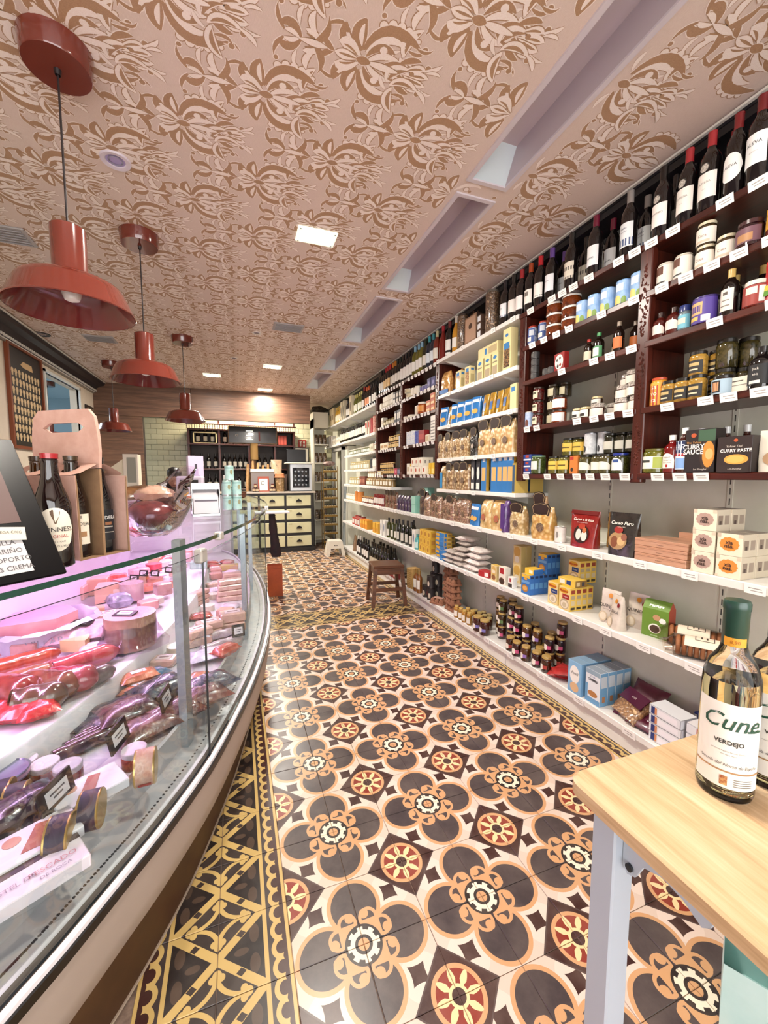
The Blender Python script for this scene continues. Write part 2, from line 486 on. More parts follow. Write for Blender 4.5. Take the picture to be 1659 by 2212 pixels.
for ci in range(-7, 6):
    cx = -.129 + ci * PX / 2
    for cj in range(-4, 15):
        cy = .670 + cj * PY + (PY / 2 if ci % 2 else 0)
        if cy > 7.2: continue
        for k, (lay, mi, pts) in enumerate(polys):
            P = [(cx + x, cy + y) for x, y in pts]
            mx = sum(q[0] for q in P) / len(P); my = sum(q[1] for q in P) / len(P)
            if mx < -2.22 or mx > 1.50: continue
            if any(any(h[0] < q[0] < h[1] and h[2] < q[1] < h[3] for q in P) for h in holes): continue
            z = ZC - .00025 - .00022 * lay - .000004 * k
            n = len(P); h2 = n // 2
            o = len(pg.v); pg.v += [(x, y, z) for x, y in P]
            if n > 10:
                for i in range(h2 - 1): pg.f.append([o + i, o + i + 1, o + n - 2 - i, o + n - 1 - i]); pg.mi.append(mi); pg.sm.append(False)
            else: pg.f.append([o + i for i in range(n)]); pg.mi.append(mi); pg.sm.append(False)
put('damask_print', pg.mesh('damask_print', [M_BRN, M_CRM]), parent=CEIL, kind='stuff', label='tan and cream damask wallpaper print')

# ---------------------------------------------------------------- walls
M_WALLR = mat('#d4d3c4', .6, col2='#cdccbc', nscale=6)
M_WALLL = mat('#d9cdbb', .7, col2='#d1c4b1', nscale=5)
put('wall_right', G().box(1.72, 1.8, -3.0, 7.95, 0, ZC).mesh('wall', [M_WALLR]), kind='structure')
put('wall_front', G().box(-2.4, -2.0, -3.0, -2.94, 0, ZC).box(1.5, 1.8, -3.0, -2.94, 0, ZC).box(-2.0, 1.5, -3.0, -2.94, 0, .27).box(-2.0, 1.5, -3.0, -2.94, 2.57, ZC).mesh('wall', [M_WALLL]), kind='structure')
wn_ = G()
for x in (-2.0, -.85, .30, 1.47): wn_.box(x, x + .03, -2.985, -2.95, .27, 2.57)
put('window_1', wn_.box(-2.0, 1.5, -2.985, -2.95, 2.54, 2.57).box(-2.0, 1.5, -2.985, -2.95, .27, .30).mesh('window', [mat('#3a342e', .5)]), kind='structure')
wl = G()
wl.box(-2.4, -2.3, -3.0, 4.66, 0, ZC); wl.box(-2.4, -2.3, 5.72, 6.9, 0, ZC); wl.box(-2.4, -2.3, 4.66, 5.72, 2.53, ZC); wl.box(-2.4, -2.3, 4.66, 5.72, 0, .9)
WL = put('wall_left', wl.mesh('wall', [M_WALLL]), kind='structure')
# side room seen through the opening
M_SKYW = mat('#b9d0dc', .7)
sr = G()
sr.box(-4.3, -4.2, 3.6, 8.2, 0, ZC); sr.box(-4.2, -2.4, 8.1, 8.2, 0, ZC); sr.box(-4.2, -2.4, 3.6, 3.7, 0, ZC); sr.box(-4.2, -2.4, 3.6, 8.2, ZC, ZC + .05); sr.box(-4.2, -2.4, 3.6, 8.2, -.08, 0)
put('wall_side_room', sr.mesh('wall', [M_SKYW]), kind='structure')
area('side_room_light', (-3.3, 5.6, 2.7), 1.0, 26, (.80, .91, 1.0))  # cool area lamp facing down below the side room ceiling; no window there
put('trim_1', G().box(-2.32, -2.28, 4.63, 4.66, .9, 2.56).box(-2.32, -2.28, 5.72, 5.75, .9, 2.56).box(-2.32, -2.28, 4.63, 5.75, 2.53, 2.56).mesh('trim', [mat('#d8dcda', .5)]), kind='structure')
def wood(name, c0, c1, c2, axis='x', sc=1., rough=.45):
    g = NT(name)
    st = {'x': (.6, 9, 9), 'y': (9, .6, 9), 'z': (9, 9, .6)}[axis]
    v = g.coord('Object', tuple(q * sc for q in st))
    n = g.noise(v, 3.2, 6, .62); n2 = g.noise(v, 14, 3, .5)
    g.l.new(g.ramp(n * .72 + n2 * .28, [(.32, c0), (.5, c1), (.68, c2)]), g.b.inputs['Base Color'])
    g.b.inputs['Roughness'].default_value = rough; g.bump(n2, .0005, .2)
    return g.mat
M_PANEL = wood('wood_panel', '#4d382c', '#6b4c3a', '#83614b', 'x')
WW = put('wall_wood', G().box(-2.3, -1.66, 6.37, 6.47, 0, ZC).box(-1.66, .95, 6.37, 6.47, 2.30, ZC).mesh('wall', [mat('#2c211c')]), kind='structure')
for (x0, x1, z0, z1) in [(-2.3, -1.665, 0, 1.40), (-2.3, -1.665, 1.404, 2.29), (-2.3, -.962, 2.294, ZC), (-.958, .96, 2.294, ZC)]:
    put('wood_panel', G().box(x0, x1, 6.345, 6.37, z0, z1, 0, .002).mesh('panel', [M_PANEL]), parent=WW)
# tiled back wall
WB = put('wall_back', G().box(-2.4, 1.8, 7.9, 8.0, 0, ZC).mesh('wall', [mat('#9a9580', .8)]), kind='structure')
M_SUB = mat('#dcd8bb', .18, col2='#d2cdae', nscale=3, coat=.3)
tl = G().box(-.0985, .0985, -.008, 0, -.0485, .0485, 0, .006).mesh('wall_tile', [M_SUB])
for r in range(16):
    z = 1.02 + r * .1
    for k in range(20):
        x = -2.22 + k * .2 + (.1 if r % 2 else 0)
        if x > 1.66: continue
        if -1.0 < x < .7 and z < 2.2: continue
        put('wall_tile', tl, (x, 7.9, z), 0, WB)

# ---------------------------------------------------------------- cornices
M_CORN = mat('#17141a', .35, spec=.4); M_WLINE = mat('#e6e2da', .5)
def cornice(name, xw, s, y0, y1):
    """s=+1: cornice on the right wall, -1: on the left"""
    def bx(g, a, b, z0, z1, mi=0):
        x0, x1 = sorted((xw - s * a, xw - s * b)); g.box(x0, x1, y0, y1, z0, z1, mi)
    g = G()
    bx(g, .0, .165, ZC - .03, ZC - .0005); bx(g, 0, .18, ZC - .018, ZC - .009, 1)
    pr = [(.16, ZC - .03), (.15, ZC - .055), (.09, ZC - .075), (.055, ZC - .10), (.05, ZC - .118), (.0, ZC - .118), (.0, ZC - .03)]
    g.prism([(xw - s * a, z) for a, z in (pr if s < 0 else pr[::-1])], 'y', y0, y1)
    bx(g, .0, .045, ZC - .150, ZC - .118)
    bx(g, .0, .035, ZC - .158, ZC - .150, 1); bx(g, .0, .022, ZC - .175, ZC - .158, 2)
    o = put(name, g.mesh(name, [M_CORN, M_WLINE, mat('#7d7368', .5)]), kind='structure')
    d = G().box(-.006, .006, -.011, .011, -.011, .011).mesh('dentil', [M_WLINE])
    n = int((y1 - y0) / .042)
    if s > 0:
        for k in range(n):
            y = y0 + .03 + k * .042
            if -.3 < y < 2.6: put('dentil', d, (xw - s * .05, y, ZC - .135), 0, o)
    gg = G()
    if s > 0:
        for k in range(n):
            y = y0 + .03 + k * .042
            if y >= 2.6: gg.box(xw - .056, xw - .044, y - .011, y + .011, ZC - .146, ZC - .124)
        put('dentil_row', gg.mesh('dentil_row', [M_WLINE]), parent=o, kind='stuff')
    else:
        for k in range(n): gg.box(xw + .044, xw + .055, y0 + .02 + k * .042, y0 + .044 + k * .042, ZC - .146, ZC - .124)
        put('dentil_row', gg.mesh('dentil_row', [M_WLINE]), parent=o, kind='stuff')
cornice('trim_2', 1.72, 1, -2.9, 7.9)
cornice('trim_3', -2.3, -1, -2.9, 6.34)

# ---------------------------------------------------------------- shelving along the right-hand wall
M_MAHO = wood('mahogany', '#2a0f0c', '#43180f', '#5b2417', 'y', 1.2, .3)
M_MAHOZ = wood('mahogany_post', '#2a0f0c', '#451a11', '#5b2417', 'z', 1.2, .28)
M_WSH = mat('#e9e7e2', .38, col2='#e2dfd9', nscale=4); M_TAG = mat('#f1eeea', .5); M_TAGT = mat('#9a948f', .6)
M_STRIP = mat('#d7d6d2', .3)
XF, XW = 1.45, 1.72
TAGM = {}
def tag_mesh(w):
    if w not in TAGM:
        g = G().box(-.0012, 0, -w / 2, w / 2, -.017, .017)
        g.box(-.0016, -.0012, -w * .32, w * .30, .003, .006, 1); g.box(-.0016, -.0012, -w * .36, w * .2, -.006, -.0035, 1)
        TAGM[w] = g.mesh('price_tag', [M_TAG, M_TAGT])
    return TAGM[w]
def board(parent, name, y0, y1, z, m, th=.028, x0=XF, brackets=(), bm=None, lip=True):
    g = G().box(x0, XW, y0, y1, z - th / 2, z + th / 2, 0, .003)
    o = put(name, g.mesh(name, [m]), parent=parent)
    for b in brackets:
        bg = G(); bg.prism([(x0 + .03, z - th / 2), (XW, z - th / 2), (XW, z - .075), (x0 + .06, z - .024)], 'y', b - .006, b + .006)
        put('bracket', bg.mesh('bracket', [bm or m]), parent=o)
    return o
def tags(bo, z, spots, x0=XF, tilt=.22):
    for (y, w) in spots:
        put('price_tag', tag_mesh(w), (x0 - .004, y, z - .002), 0, bo, rot=(0, -tilt, 0))
rnd = random.Random(5)
def spots(y0, y1, step, w=.055, skip=.25):
    out = []; y = y0 + w
    while y < y1 - w * .6:
        if rnd.random() > skip: out.append((y, w))
        y += step * rnd.uniform(.9, 1.25)
    return out
def orn(parent, y, z0, z1, x):
    g = G(); r2 = random.Random(int(z0 * 1000))
    n = int((z1 - z0) / .011)
    for k in range(n):
        t = k / (n - 1); wv = .017 * sin(pi * (t * .9 + .05)) + .004
        for c in range(3):
            yy = y + r2.uniform(-wv, wv); zz = z0 + (z1 - z0) * t + r2.uniform(-.006, .006); r = r2.uniform(.0035, .007)
            o = len(g.v)
            g.v += [(x - r * .9, yy, zz), (x, yy - r, zz), (x, yy, zz - r * 1.3), (x, yy + r, zz), (x, yy, zz + r * 1.3)]
            for f in ((0, 1, 2), (0, 2, 3), (0, 3, 4), (0, 4, 1)): g.f.append([o + i for i in f]); g.mi.append(0); g.sm.append(True)
    put('carved_ornament', g.mesh('carved_ornament', [M_MAHOZ]), parent=parent)
def posts(root, ys, zt=2.376, zb=1.33, w=.034):
    for y in ys:
        g = G().box(XF + .004, XF + .04, y - w, y + w, zb, zt, 0, .004)
        po = put('post', g.mesh('post', [M_MAHOZ]), parent=root)
        gg = G().box(XF + .04, XW, y - .012, y + .012, zb + .02, zt)
        put('divider', gg.mesh('divider', [M_MAHOZ]), parent=root)
        orn(po, y, 2.00, 2.30, XF + .004); orn(po, y, 1.72, 1.92, XF + .004); orn(po, y, 1.42, 1.60, XF + .004)
def empty(name, loc=(0, 0, 0), **kw): return put(name, None, loc, **kw)
Z2, Z3, Z4, Z5, ZT = 2.175, 1.955, 1.66, 1.36, 2.39
ua = empty('mahogany_shelving', label='dark mahogany wall shelving with carved posts, nearest the wine table', cat='shelf')
bt = board(ua, 'shelf_board', -1.0, 1.26, ZT, M_MAHO); tags(bt, ZT, spots(-.2, 1.26, .085, .06, .1))
for z in (Z2, Z3, Z4, Z5):
    a = board(ua, 'shelf_board', -1.0, .366, z, M_MAHO); tags(a, z, spots(-.25, .38, .08, .058, .2))
    b = board(ua, 'shelf_board', .39, 1.208, z, M_MAHO); tags(b, z, spots(.37, 1.21, .095, .055, .25))
posts(ua, (.378, 1.22), w=.03)
ub = empty('mahogany_shelving', label='dark mahogany wall shelving with carved posts, farther down the aisle', cat='shelf')
bt = board(ub, 'shelf_board', 2.38, 4.16, ZT + .005, M_MAHO); tags(bt, ZT, spots(2.4, 4.15, .075, .05, .05))
for z in (2.19, 1.97, 1.682, 1.366):
    a = board(ub, 'shelf_board', 2.43, 3.27, z, M_MAHO); tags(a, z, spots(2.43, 3.27, .08, .05, .15))
    b = board(ub, 'shelf_board', 3.30, 4.12, z, M_MAHO); tags(b, z, spots(3.3, 4.12, .08, .05, .15))
posts(ub, (2.415, 3.285, 4.135), 2.38)
uc = empty('white_pasta_shelves', label='five white wall shelves of pasta between the two mahogany units', cat='shelf')
for z, y0 in ((2.395, 1.255), (2.073, 1.255), (1.796, 1.255), (1.507, 1.255), (1.232, 1.24)):
    a = board(uc, 'shelf_board', y0, 2.378, z, M_WSH, .03, 1.44, (1.45, 2.3)); tags(a, z, spots(y0, 2.4, .2, .05, .3), 1.44, .05)
ud = empty('white_wall_shelves', label='white wall shelves at the far end above the doorway and jars', cat='shelf')
for z, y0, y1 in ((2.315, 4.18, 7.45), (1.935, 4.18, 7.47), (1.69, 4.18, 5.8), (1.452, 4.18, 5.83), (1.215, 3.56, 5.86)):
    a = board(ud, 'shelf_board', y0, y1, z, M_WSH, .035, 1.44, [y0 + .5 + k * .9 for k in range(int((y1 - y0) / .9))]); tags(a, z, spots(y0, min(y1, 5.8), .09, .05, .15), 1.44, .05)
ue = empty('white_gondola_shelving', label='long low white shelving with three deep shelves along the right wall', cat='shelf')
a = board(ue, 'shelf_board', -1.0, 5.87, .955, M_WSH, .034, 1.435); tags(a, .955, spots(-.2, 2.4, .2, .065, .1) + spots(2.4, 5.8, .09, .055, .1), 1.435, .05)
a = board(ue, 'shelf_board', -1.0, 5.95, .575, M_WSH, .034, 1.435); tags(a, .575, spots(-.2, 2.0, .2, .07, .1) + spots(2.0, 5.8, .09, .055, .1), 1.435, .05)
a = board(ue, 'shelf_board', -1.0, 6.0, .115, M_WSH, .034, 1.455); tags(a, .115, spots(.0, 2.0, .25, .07, .2) + spots(3.0, 5.8, .1, .055, .1), 1.455, .05)
for k in range(6): put('kickboard', G().box(1.478, 1.50, -1.0 + k * 1.17, .165 + k * 1.17, .0005, .098, 0, .002).mesh('kickboard', [M_WSH]), parent=ue)
M_SLOT = mat('#4c4b45', .6)
for y in (-.47, .13, .74, 1.35, 1.96):
    g = G().box(XW - .004, XW, y - .011, y + .011, .13, 2.6)
    z = .2
    while z < 2.55: g.box(XW - .0045, XW - .0038, y - .0025, y + .0025, z, z + .028, 1); z += .045
    put('slotted_upright', g.mesh('slotted_upright', [M_WALLR, M_SLOT]), parent=bpy.data.objects['wall_right'])

# ---------------------------------------------------------------- product prototypes
def gls(c, rough=.06): return mat(c, rough, spec=.6, coat=.4)
def pap(c, c2=None, ns=60): return mat(c, .5, col2=c2, nscale=ns)
def shiny(c, c2=None, ns=60, bump=0., bs=60): return mat(c, .22, coat=.35, col2=c2, nscale=ns, bump=bump, bscale=bs)
CACHE = {}
def cached(f):
    def w(*a, **k):
        key = (f.__name__, repr(a), repr(sorted(k.items())))
        if key not in CACHE: CACHE[key] = f(*a, **k)
        return CACHE[key]
    return w
def oval(u): h = sqrt(max(0, 1 - u * u)) * .5; return (.5 - h, .5 + h)
def arch(u): return (0, .55 + .45 * sqrt(max(0, 1 - u * u)))
def teardrop(u): h = sqrt(max(0, 1 - u * u)); return (.5 - .5 * h * (1 if u > 0 else .8 + .2 * h), .5 + .5 * h)
SHAPES = {None: None, 'oval': oval, 'arch': arch}
BORD = [(0, 0), (.90, 0), (1, .014), (1, .60), (.93, .67), (.72, .735), (.48, .78), (.40, .82), (.385, .99), (0, .99)]
BURG = [(0, 0), (.90, 0), (1, .014), (1, .48), (.92, .57), (.70, .68), (.47, .77), (.38, .84), (.375, .99), (0, .99)]
BEER = [(0, 0), (.90, 0), (1, .014), (1, .50), (.97, .56), (.84, .63), (.60, .73), (.48, .82), (.43, .91), (.46, .925), (.46, .945), (.40, .955), (.40, .99), (0, .99)]
@cached
def bottle(glass='#120d0e', cap='#7a1f24', lab='#eeebe6', h=.30, r=.037, z0=.045, z1=.14, half=1.15, shape=None, txt=None, tcol='#3a3430', tsize=.016, burg=False, medal=None, capfrac=.80, extra=(), name='wine_bottle', clear=False, tz=None, bandcol=None, name_cap='capsule'):
    pf = BEER if name == 'beer_bottle' else BURG if burg else BORD
    seg = 20
    body = G().lathe([(r * a, h * b) for a, b in pf], seg)
    gm = mat(glass, .05, spec=.5, trans=.85 if clear else 0, ior=1.36) if clear else gls(glass)
    kids = []
    if cap:
        cr = r * (.47 if name == 'beer_bottle' else .415)
        kids.append(K(name_cap, G().lathe([(cr * 1.0, h * capfrac), (cr * 1.0, h * .985), (cr * 1.04, h * .985), (cr * 1.04, h), (0, h)], 14).mesh(name_cap, [shiny(cap)])))
    if lab:
        lk = []
        rr = r * 1.008 + .0004
        if txt:
            lines = txt if isinstance(txt, tuple) else ((txt, tsize, 0., tcol, 0.),)
            for (s, sz, dz, tc, it) in lines:
                lk.append(K('lettering', text(s, sz, pap(tc), cyl=rr + .0006, z=(z0 + z1) / 2 + dz if tz is None else tz + dz, italic=it)))
        for (a0, a1, b0, b1, c_) in extra:
            lk.append(K('printed_band', G().patch(rr + .0004, z0 + (z1 - z0) * b0, z0 + (z1 - z0) * b1, half * (a1 - a0) / 2, 6, off=half * ((a0 + a1) / 2)).mesh('printed_band', [pap(c_)])))
        kids.append(K('label', G().patch(rr, z0, z1, half, 10, shape=SHAPES[shape]).mesh('label', [pap(lab)]), tuple(lk)))
    if medal:
        mz = z1 + .020
        kids.append(K('round_seal', G().patch(r * 1.012 + .0006, mz - .019, mz + .019, .50, 10, shape=oval).mesh('round_seal', [pap('#17130f')]),
                      (K('emblem', G().patch(r * 1.014 + .001, mz - .015, mz + .015, .40, 10, shape=oval).mesh('emblem', [pap('#d9d4ca', '#6d655c', 160)])),)))
    return K(name, body.mesh(name, [gm]), tuple(kids))
@cached
def jar(r=.035, h=.09, content='#7a4a1c', content2=None, lid='#c8a45a', lab='#ece6d8', z0=.2, z1=.7, half=1.2, lidh=.16, shape=None, txt=None, tsize=.01, tcol='#3a2a20', lid2=None, neck=.9, extra=(), name='glass_jar', square=False, ns=120, txts=()):
    b = h * (1 - lidh)
    pf = [(0, 0), (r * .9, 0), (r, h * .04), (r, b * .86), (r * .97, b * .93), (r * neck * .94, b), (0, b)]
    seg = 8 if square else 18
    body = G().lathe(pf, seg)
    body.mi = [0] * len(body.f)
    kids = [K('lid', G().lathe([(r * neck, b * .995), (r * neck, h - .002), (r * neck * .94, h), (0, h)], 18).mesh('lid', [mat(lid, .3, col2=lid2, nscale=150, coat=.2)]))]
    if lab:
        rr = r * 1.01 + .0003; lk = []
        for (s, sz, dz, tc) in ([(txt, tsize, 0, tcol)] if txt else []) + list(txts):
            lk.append(K('lettering', text(s, sz, pap(tc), cyl=rr + .0005, z=h * (z0 + z1) / 2 + dz)))
        for (a0, a1, b0, b1, c_) in extra:
            lk.append(K('printed_band', G().patch(rr + .0004, h * (z0 + (z1 - z0) * b0), h * (z0 + (z1 - z0) * b1), half * (a1 - a0) / 2, 6, off=half * ((a0 + a1) / 2)).mesh('printed_band', [pap(c_)])))
        kids.append(K('label', G().patch(rr, h * z0, h * z1, half, 10, shape=SHAPES[shape]).mesh('label', [pap(lab)]), tuple(lk)))
    return K(name, body.mesh(name, [mat(content, .08, coat=.6, col2=content2, nscale=ns, bump=.0006 if content2 else 0, bscale=ns)]), tuple(kids))
@cached
def can(r=.036, h=.10, col='#2d5fa8', col2=None, rim='#b9b7b0', bands=(), txt=None, tsize=.012, tcol='#ffffff', tz=.5, name='tin_can', ns=50, lidcol=None):
    body = G().lathe([(0, 0), (r * .96, 0), (r, .002), (r * .985, .005), (r * .985, h - .005), (r, h - .002), (r * .96, h), (r * .9, h - .003), (0, h - .003)], 20, mis=[1, 1, 1, 0, 1, 1, 2, 2])
    kids = []
    for (b0, b1, c_, half, off, sh) in bands:
        kids.append(K('printed_band', G().patch(r * .99 + .0006, h * b0, h * b1, half, 12, off=off, shape=SHAPES[sh]).mesh('printed_band', [pap(c_)])))
    if txt: kids.append(K('lettering', text(txt, tsize, pap(tcol), cyl=r * .99 + .0014, z=h * tz)))
    rm = mat(rim, .3, .8)
    return K(name, body.mesh(name, [pap(col, col2, ns), rm, mat(lidcol, .35) if lidcol else rm]), tuple(kids))
@cached
def carton(w=.08, d=.05, h=.15, col='#d8b04a', prints=(), txts=(), side=(), top=None, col2=None, name='carton', bev=.0015, sidetxt=(), sidecol=None):
    """prints: (x0,x1,z0,z1,colour,round?) fractions of the front; side: the same on the near side"""
    g = G().box(-w / 2, w / 2, -d / 2, d / 2, 0, h, 0, bev)
    kids = []
    for (x0, x1, z0, z1, c_, *rd) in prints:
        cx, cz, hw, hh = ((x0 + x1) / 2 - .5) * w, (z0 + z1) / 2 * h, (x1 - x0) / 2 * w, (z1 - z0) / 2 * h
        n = 18
        if rd and rd[0] == 1: poly = [(cx + hw * cos(2 * pi * k / n), cz + hh * sin(2 * pi * k / n)) for k in range(n)]
        elif rd and rd[0] == 2:
            poly = [(cx + hw * (1 + .05 * cos(12 * t)) * cos(t), cz + hh * (1 + .05 * cos(12 * t)) * sin(t)) for t in [2 * pi * k / 48 for k in range(48)]]
        else: poly = [(cx - hw, cz - hh), (cx + hw, cz - hh), (cx + hw, cz + hh), (cx - hw, cz + hh)]
        dp = .0004 + .0002 * len(kids)
        gg = G(); gg.add([(x, -d / 2 - dp, z) for x, z in poly], [tuple(range(len(poly)))])
        kids.append(K('printed_panel', gg.mesh('printed_panel', [c_ if not isinstance(c_, str) else pap(c_)])))
    nk = len(kids)
    for (s, sz, x, z, c_, *r_) in txts:
        kids.append(K('lettering', text(s, sz, pap(c_), z=z * h, x=(x - .5) * w, y=-d / 2 - .0008 - .0002 * nk, italic=r_[0] if r_ else 0, bold=r_[1] if len(r_) > 1 else 0, sx=r_[2] if len(r_) > 2 else 1)))
    if sidecol: side = ((0, 1, 0, 1, sidecol),) + tuple(side)
    for j, (x0, x1, z0, z1, c_) in enumerate(side):
        gg = G(); yy0, yy1 = (x0 - .5) * d, (x1 - .5) * d; X_ = w / 2 + .0004 + .0002 * j
        b_ = .001
        gg.add([(X_, yy0 + b_, z0 * h + b_), (X_, yy1 - b_, z0 * h + b_), (X_, yy1 - b_, z1 * h - b_), (X_, yy0 + b_, z1 * h - b_)], [(0, 1, 2, 3)])
        kids.append(K('side_print', gg.mesh('side_print', [pap(c_)])))
    if top:
        gg = G(); gg.add([(-w / 2 + .001, -d / 2 + .001, h + .0004), (w / 2 - .001, -d / 2 + .001, h + .0004), (w / 2 - .001, d / 2 - .001, h + .0004), (-w / 2 + .001, d / 2 - .001, h + .0004)], [(0, 1, 2, 3)])
        kids.append(K('top_print', gg.mesh('top_print', [pap(top)])))
    return K(name, g.mesh(name, [pap(col, col2, 30)]), tuple(kids))
def bag_geo(w, d, h, seed=1, lump=.004, top=.12, flare=0., seg=20, rows=9):
    r2 = random.Random(seed); g = G(); o = 0
    prof = []
    for i in range(rows + 1):
        t = i / rows
        bw = w / 2 * (1 + flare * (t - .5)) * (.93 + .07 * sin(pi * min(1, t * 1.4))); bd = d / 2
        if t > 1 - top * 2.2:
            q = (t - (1 - top * 2.2)) / (top * 2.2); bd = d / 2 * (1 - q) ** .8 + .0025
        prof.append((bw, bd, t * h))
    for i, (bw, bd, z) in enumerate(prof):
        for k in range(seg):
            a = 2 * pi * k / seg; ca, sa = cos(a), sin(a)
            e = .55
            x = bw * math.copysign(abs(ca) ** e, ca); y = bd * math.copysign(abs(sa) ** .75, sa)
            j = lump if 0 < i < rows - 2 else lump * .3
            g.v.append((x + r2.uniform(-j, j) * .6, y + r2.uniform(-j, j), z + (r2.uniform(-j, j) if 0 < i < rows else 0)))
    for i in range(rows):
        for k in range(seg):
            a = i * seg + k; b = i * seg + (k + 1) % seg
            g.f.append([a, b, b + seg, a + seg]); g.mi.append(0); g.sm.append(True)
    g.f.append(list(range(seg - 1, -1, -1))); g.mi.append(0); g.sm.append(False)
    g.f.append([rows * seg + k for k in range(seg)]); g.mi.append(0); g.sm.append(False)
    return g
M_FRAME = None
def film(c, c2, ns=45, c3=None):
    """dry goods showing through glossy film"""
    key = ('film', c, c2, ns, c3)
    if key in MATS: return MATS[key]
    g = NT('film_' + c.lstrip('#')); v = g.coord('Object')
    vo = g.node('ShaderNodeTexVoronoi'); g.l.new(v, vo.inputs['Vector']); vo.inputs['Scale'].default_value = ns
    f = X(g, vo.outputs['Distance'])
    n = g.noise(v, ns * .6, 2)
    stops = [(.15, c), (.62, c2)] + ([(.85, c3)] if c3 else [])
    g.l.new(g.ramp(f * .75 + n * .3, stops), g.b.inputs['Base Color'])
    g.b.inputs['Roughness'].default_value = .3; g.b.inputs['Coat Weight'].default_value = .9; g.b.inputs['Coat Roughness'].default_value = .12
    g.bump(f * -1.0, .006, .8)
    MATS[key] = g.mat; return g.mat
@cached
def bag(w=.13, d=.07, h=.2, c='#ecd6a8', c2='#b48a52', ns=45, header='#2c1b14', seal='#4a3326', seed=1, c3=None, lump=.005, name='pasta_bag', tie=False, hdr=.27, flare=-.12, label=None, txt=None):
    body = bag_geo(w, d, h, seed, lump, .13, flare)
    kids = []
    if header:
        hw = w * .40; hz = h * (1 - hdr * .25); hh = h * hdr
        poly = [(-hw * .8, hz - hh / 2), (0, hz - hh * .62), (hw * .8, hz - hh / 2), (hw, hz + hh * .2), (hw * .75, hz + hh / 2), (0, hz + hh * .62), (-hw * .75, hz + hh / 2), (-hw, hz + hh * .2)]
        g = G(); y = -d * .40
        g.prism([(x * 1.12, hz + (z - hz) * 1.18) for x, z in poly], 'y', y - .002, y + .001)
        fr = G(); fr.prism(poly, 'y', y - .0028, y - .002); fi = G(); fi.prism([(x * .94, hz + (z - hz) * .92) for x, z in poly], 'y', y - .0034, y - .0028)
        kids.append(K('header_card', g.mesh('header_card', [pap(header)]),
                      (K('card_outline', fr.mesh('card_outline', [pap('#a8926c')])), K('card_face', fi.mesh('card_face', [pap(header)])))))
    if seal:
        n = 14; sr = w * .17
        g = G(); g.prism([(w * .05 + sr * cos(2 * pi * k / n), h * .38 + sr * sin(2 * pi * k / n)) for k in range(n)], 'y', -d / 2 - .007, -d / 2 - .004)
        kids.append(K('round_sticker', g.mesh('round_sticker', [pap(seal, '#8b7460', 140)])))
    if label:
        x0, x1, z0, z1, lc = label
        g = G().box(x0 * w, x1 * w, -d / 2 - .007, -d / 2 - .003, z0 * h, z1 * h)
        lk = (K('lettering', text(txt[0], txt[1], pap(txt[2]), z=(z0 + z1) / 2 * h, x=(x0 + x1) / 2 * w, y=-d / 2 - .0078)),) if txt else ()
        kids.append(K('label', g.mesh('label', [shiny(lc)]), lk))
    return K(name, body.mesh(name, [film(c, c2, ns, c3)]), tuple(kids))
@cached
def pouch(w=.16, d=.07, h=.22, c='#7c1a17', c2=None, prints=(), txts=(), seed=3, name='stand_up_pouch', flare=.12, lump=.002):
    """stand-up pouch: deep foot, flat sealed top"""
    r2 = random.Random(seed); g = G(); rows, seg = 8, 16
    for i in range(rows + 1):
        t = i / rows; bw = w / 2 * (1 + flare * (t - .5)); bd = d / 2 * (1 - t) ** .7 + .002
        for k in range(seg):
            a = 2 * pi * k / seg + pi / 4; ca, sa = cos(a), sin(a); j = lump if 0 < i < rows else 0
            g.v.append((bw * math.copysign(abs(ca) ** .5, ca), bd * math.copysign(abs(sa) ** .6, sa) + r2.uniform(-j, j), t * h))
    for i in range(rows):
        for k in range(seg):
            a = i * seg + k; b = i * seg + (k + 1) % seg
            g.f.append([a, b, b + seg, a + seg]); g.mi.append(0); g.sm.append(True)
    g.f.append(list(range(seg - 1, -1, -1))); g.mi.append(0); g.sm.append(False)
    def yf(z): t = z / h; return -(d / 2 * (1 - t) ** .7 + .002) - lump - .0012
    kids = []
    for (x0, x1, z0, z1, c_, *rd) in prints:
        cx, cz, hw, hh = ((x0 + x1) / 2 - .5) * w, (z0 + z1) / 2 * h, (x1 - x0) / 2 * w, (z1 - z0) / 2 * h
        P = [(cx + hw * cos(2 * pi * k / 20), cz + hh * sin(2 * pi * k / 20)) for k in range(20)] if rd and rd[0] else [(cx - hw, cz - hh), (cx + hw, cz - hh), (cx + hw, cz + hh), (cx - hw, cz + hh)]
        gg = G(); dp = .0003 * len(kids); gg.add([(x, yf(z) - dp, z) for x, z in P], [tuple(range(len(P)))])
        kids.append(K('printed_panel', gg.mesh('printed_panel', [c_ if not isinstance(c_, str) else shiny(c_)])))
    for (s, sz, x, z, c_, *r_) in txts:
        zz = z * h
        kids.append(K('lettering', text(s, sz, pap(c_), z=0, x=0, y=0, italic=r_[0] if r_ else 0, bold=r_[1] if len(r_) > 1 else 0), loc=((x - .5) * w, yf(zz) - .002 - .0003 * len(prints), zz), rot=(atan2(yf(zz * .97) - yf(zz), zz * .03) , 0, 0)))
    return K(name, g.mesh(name, [shiny(c, c2, 25)]), tuple(kids))
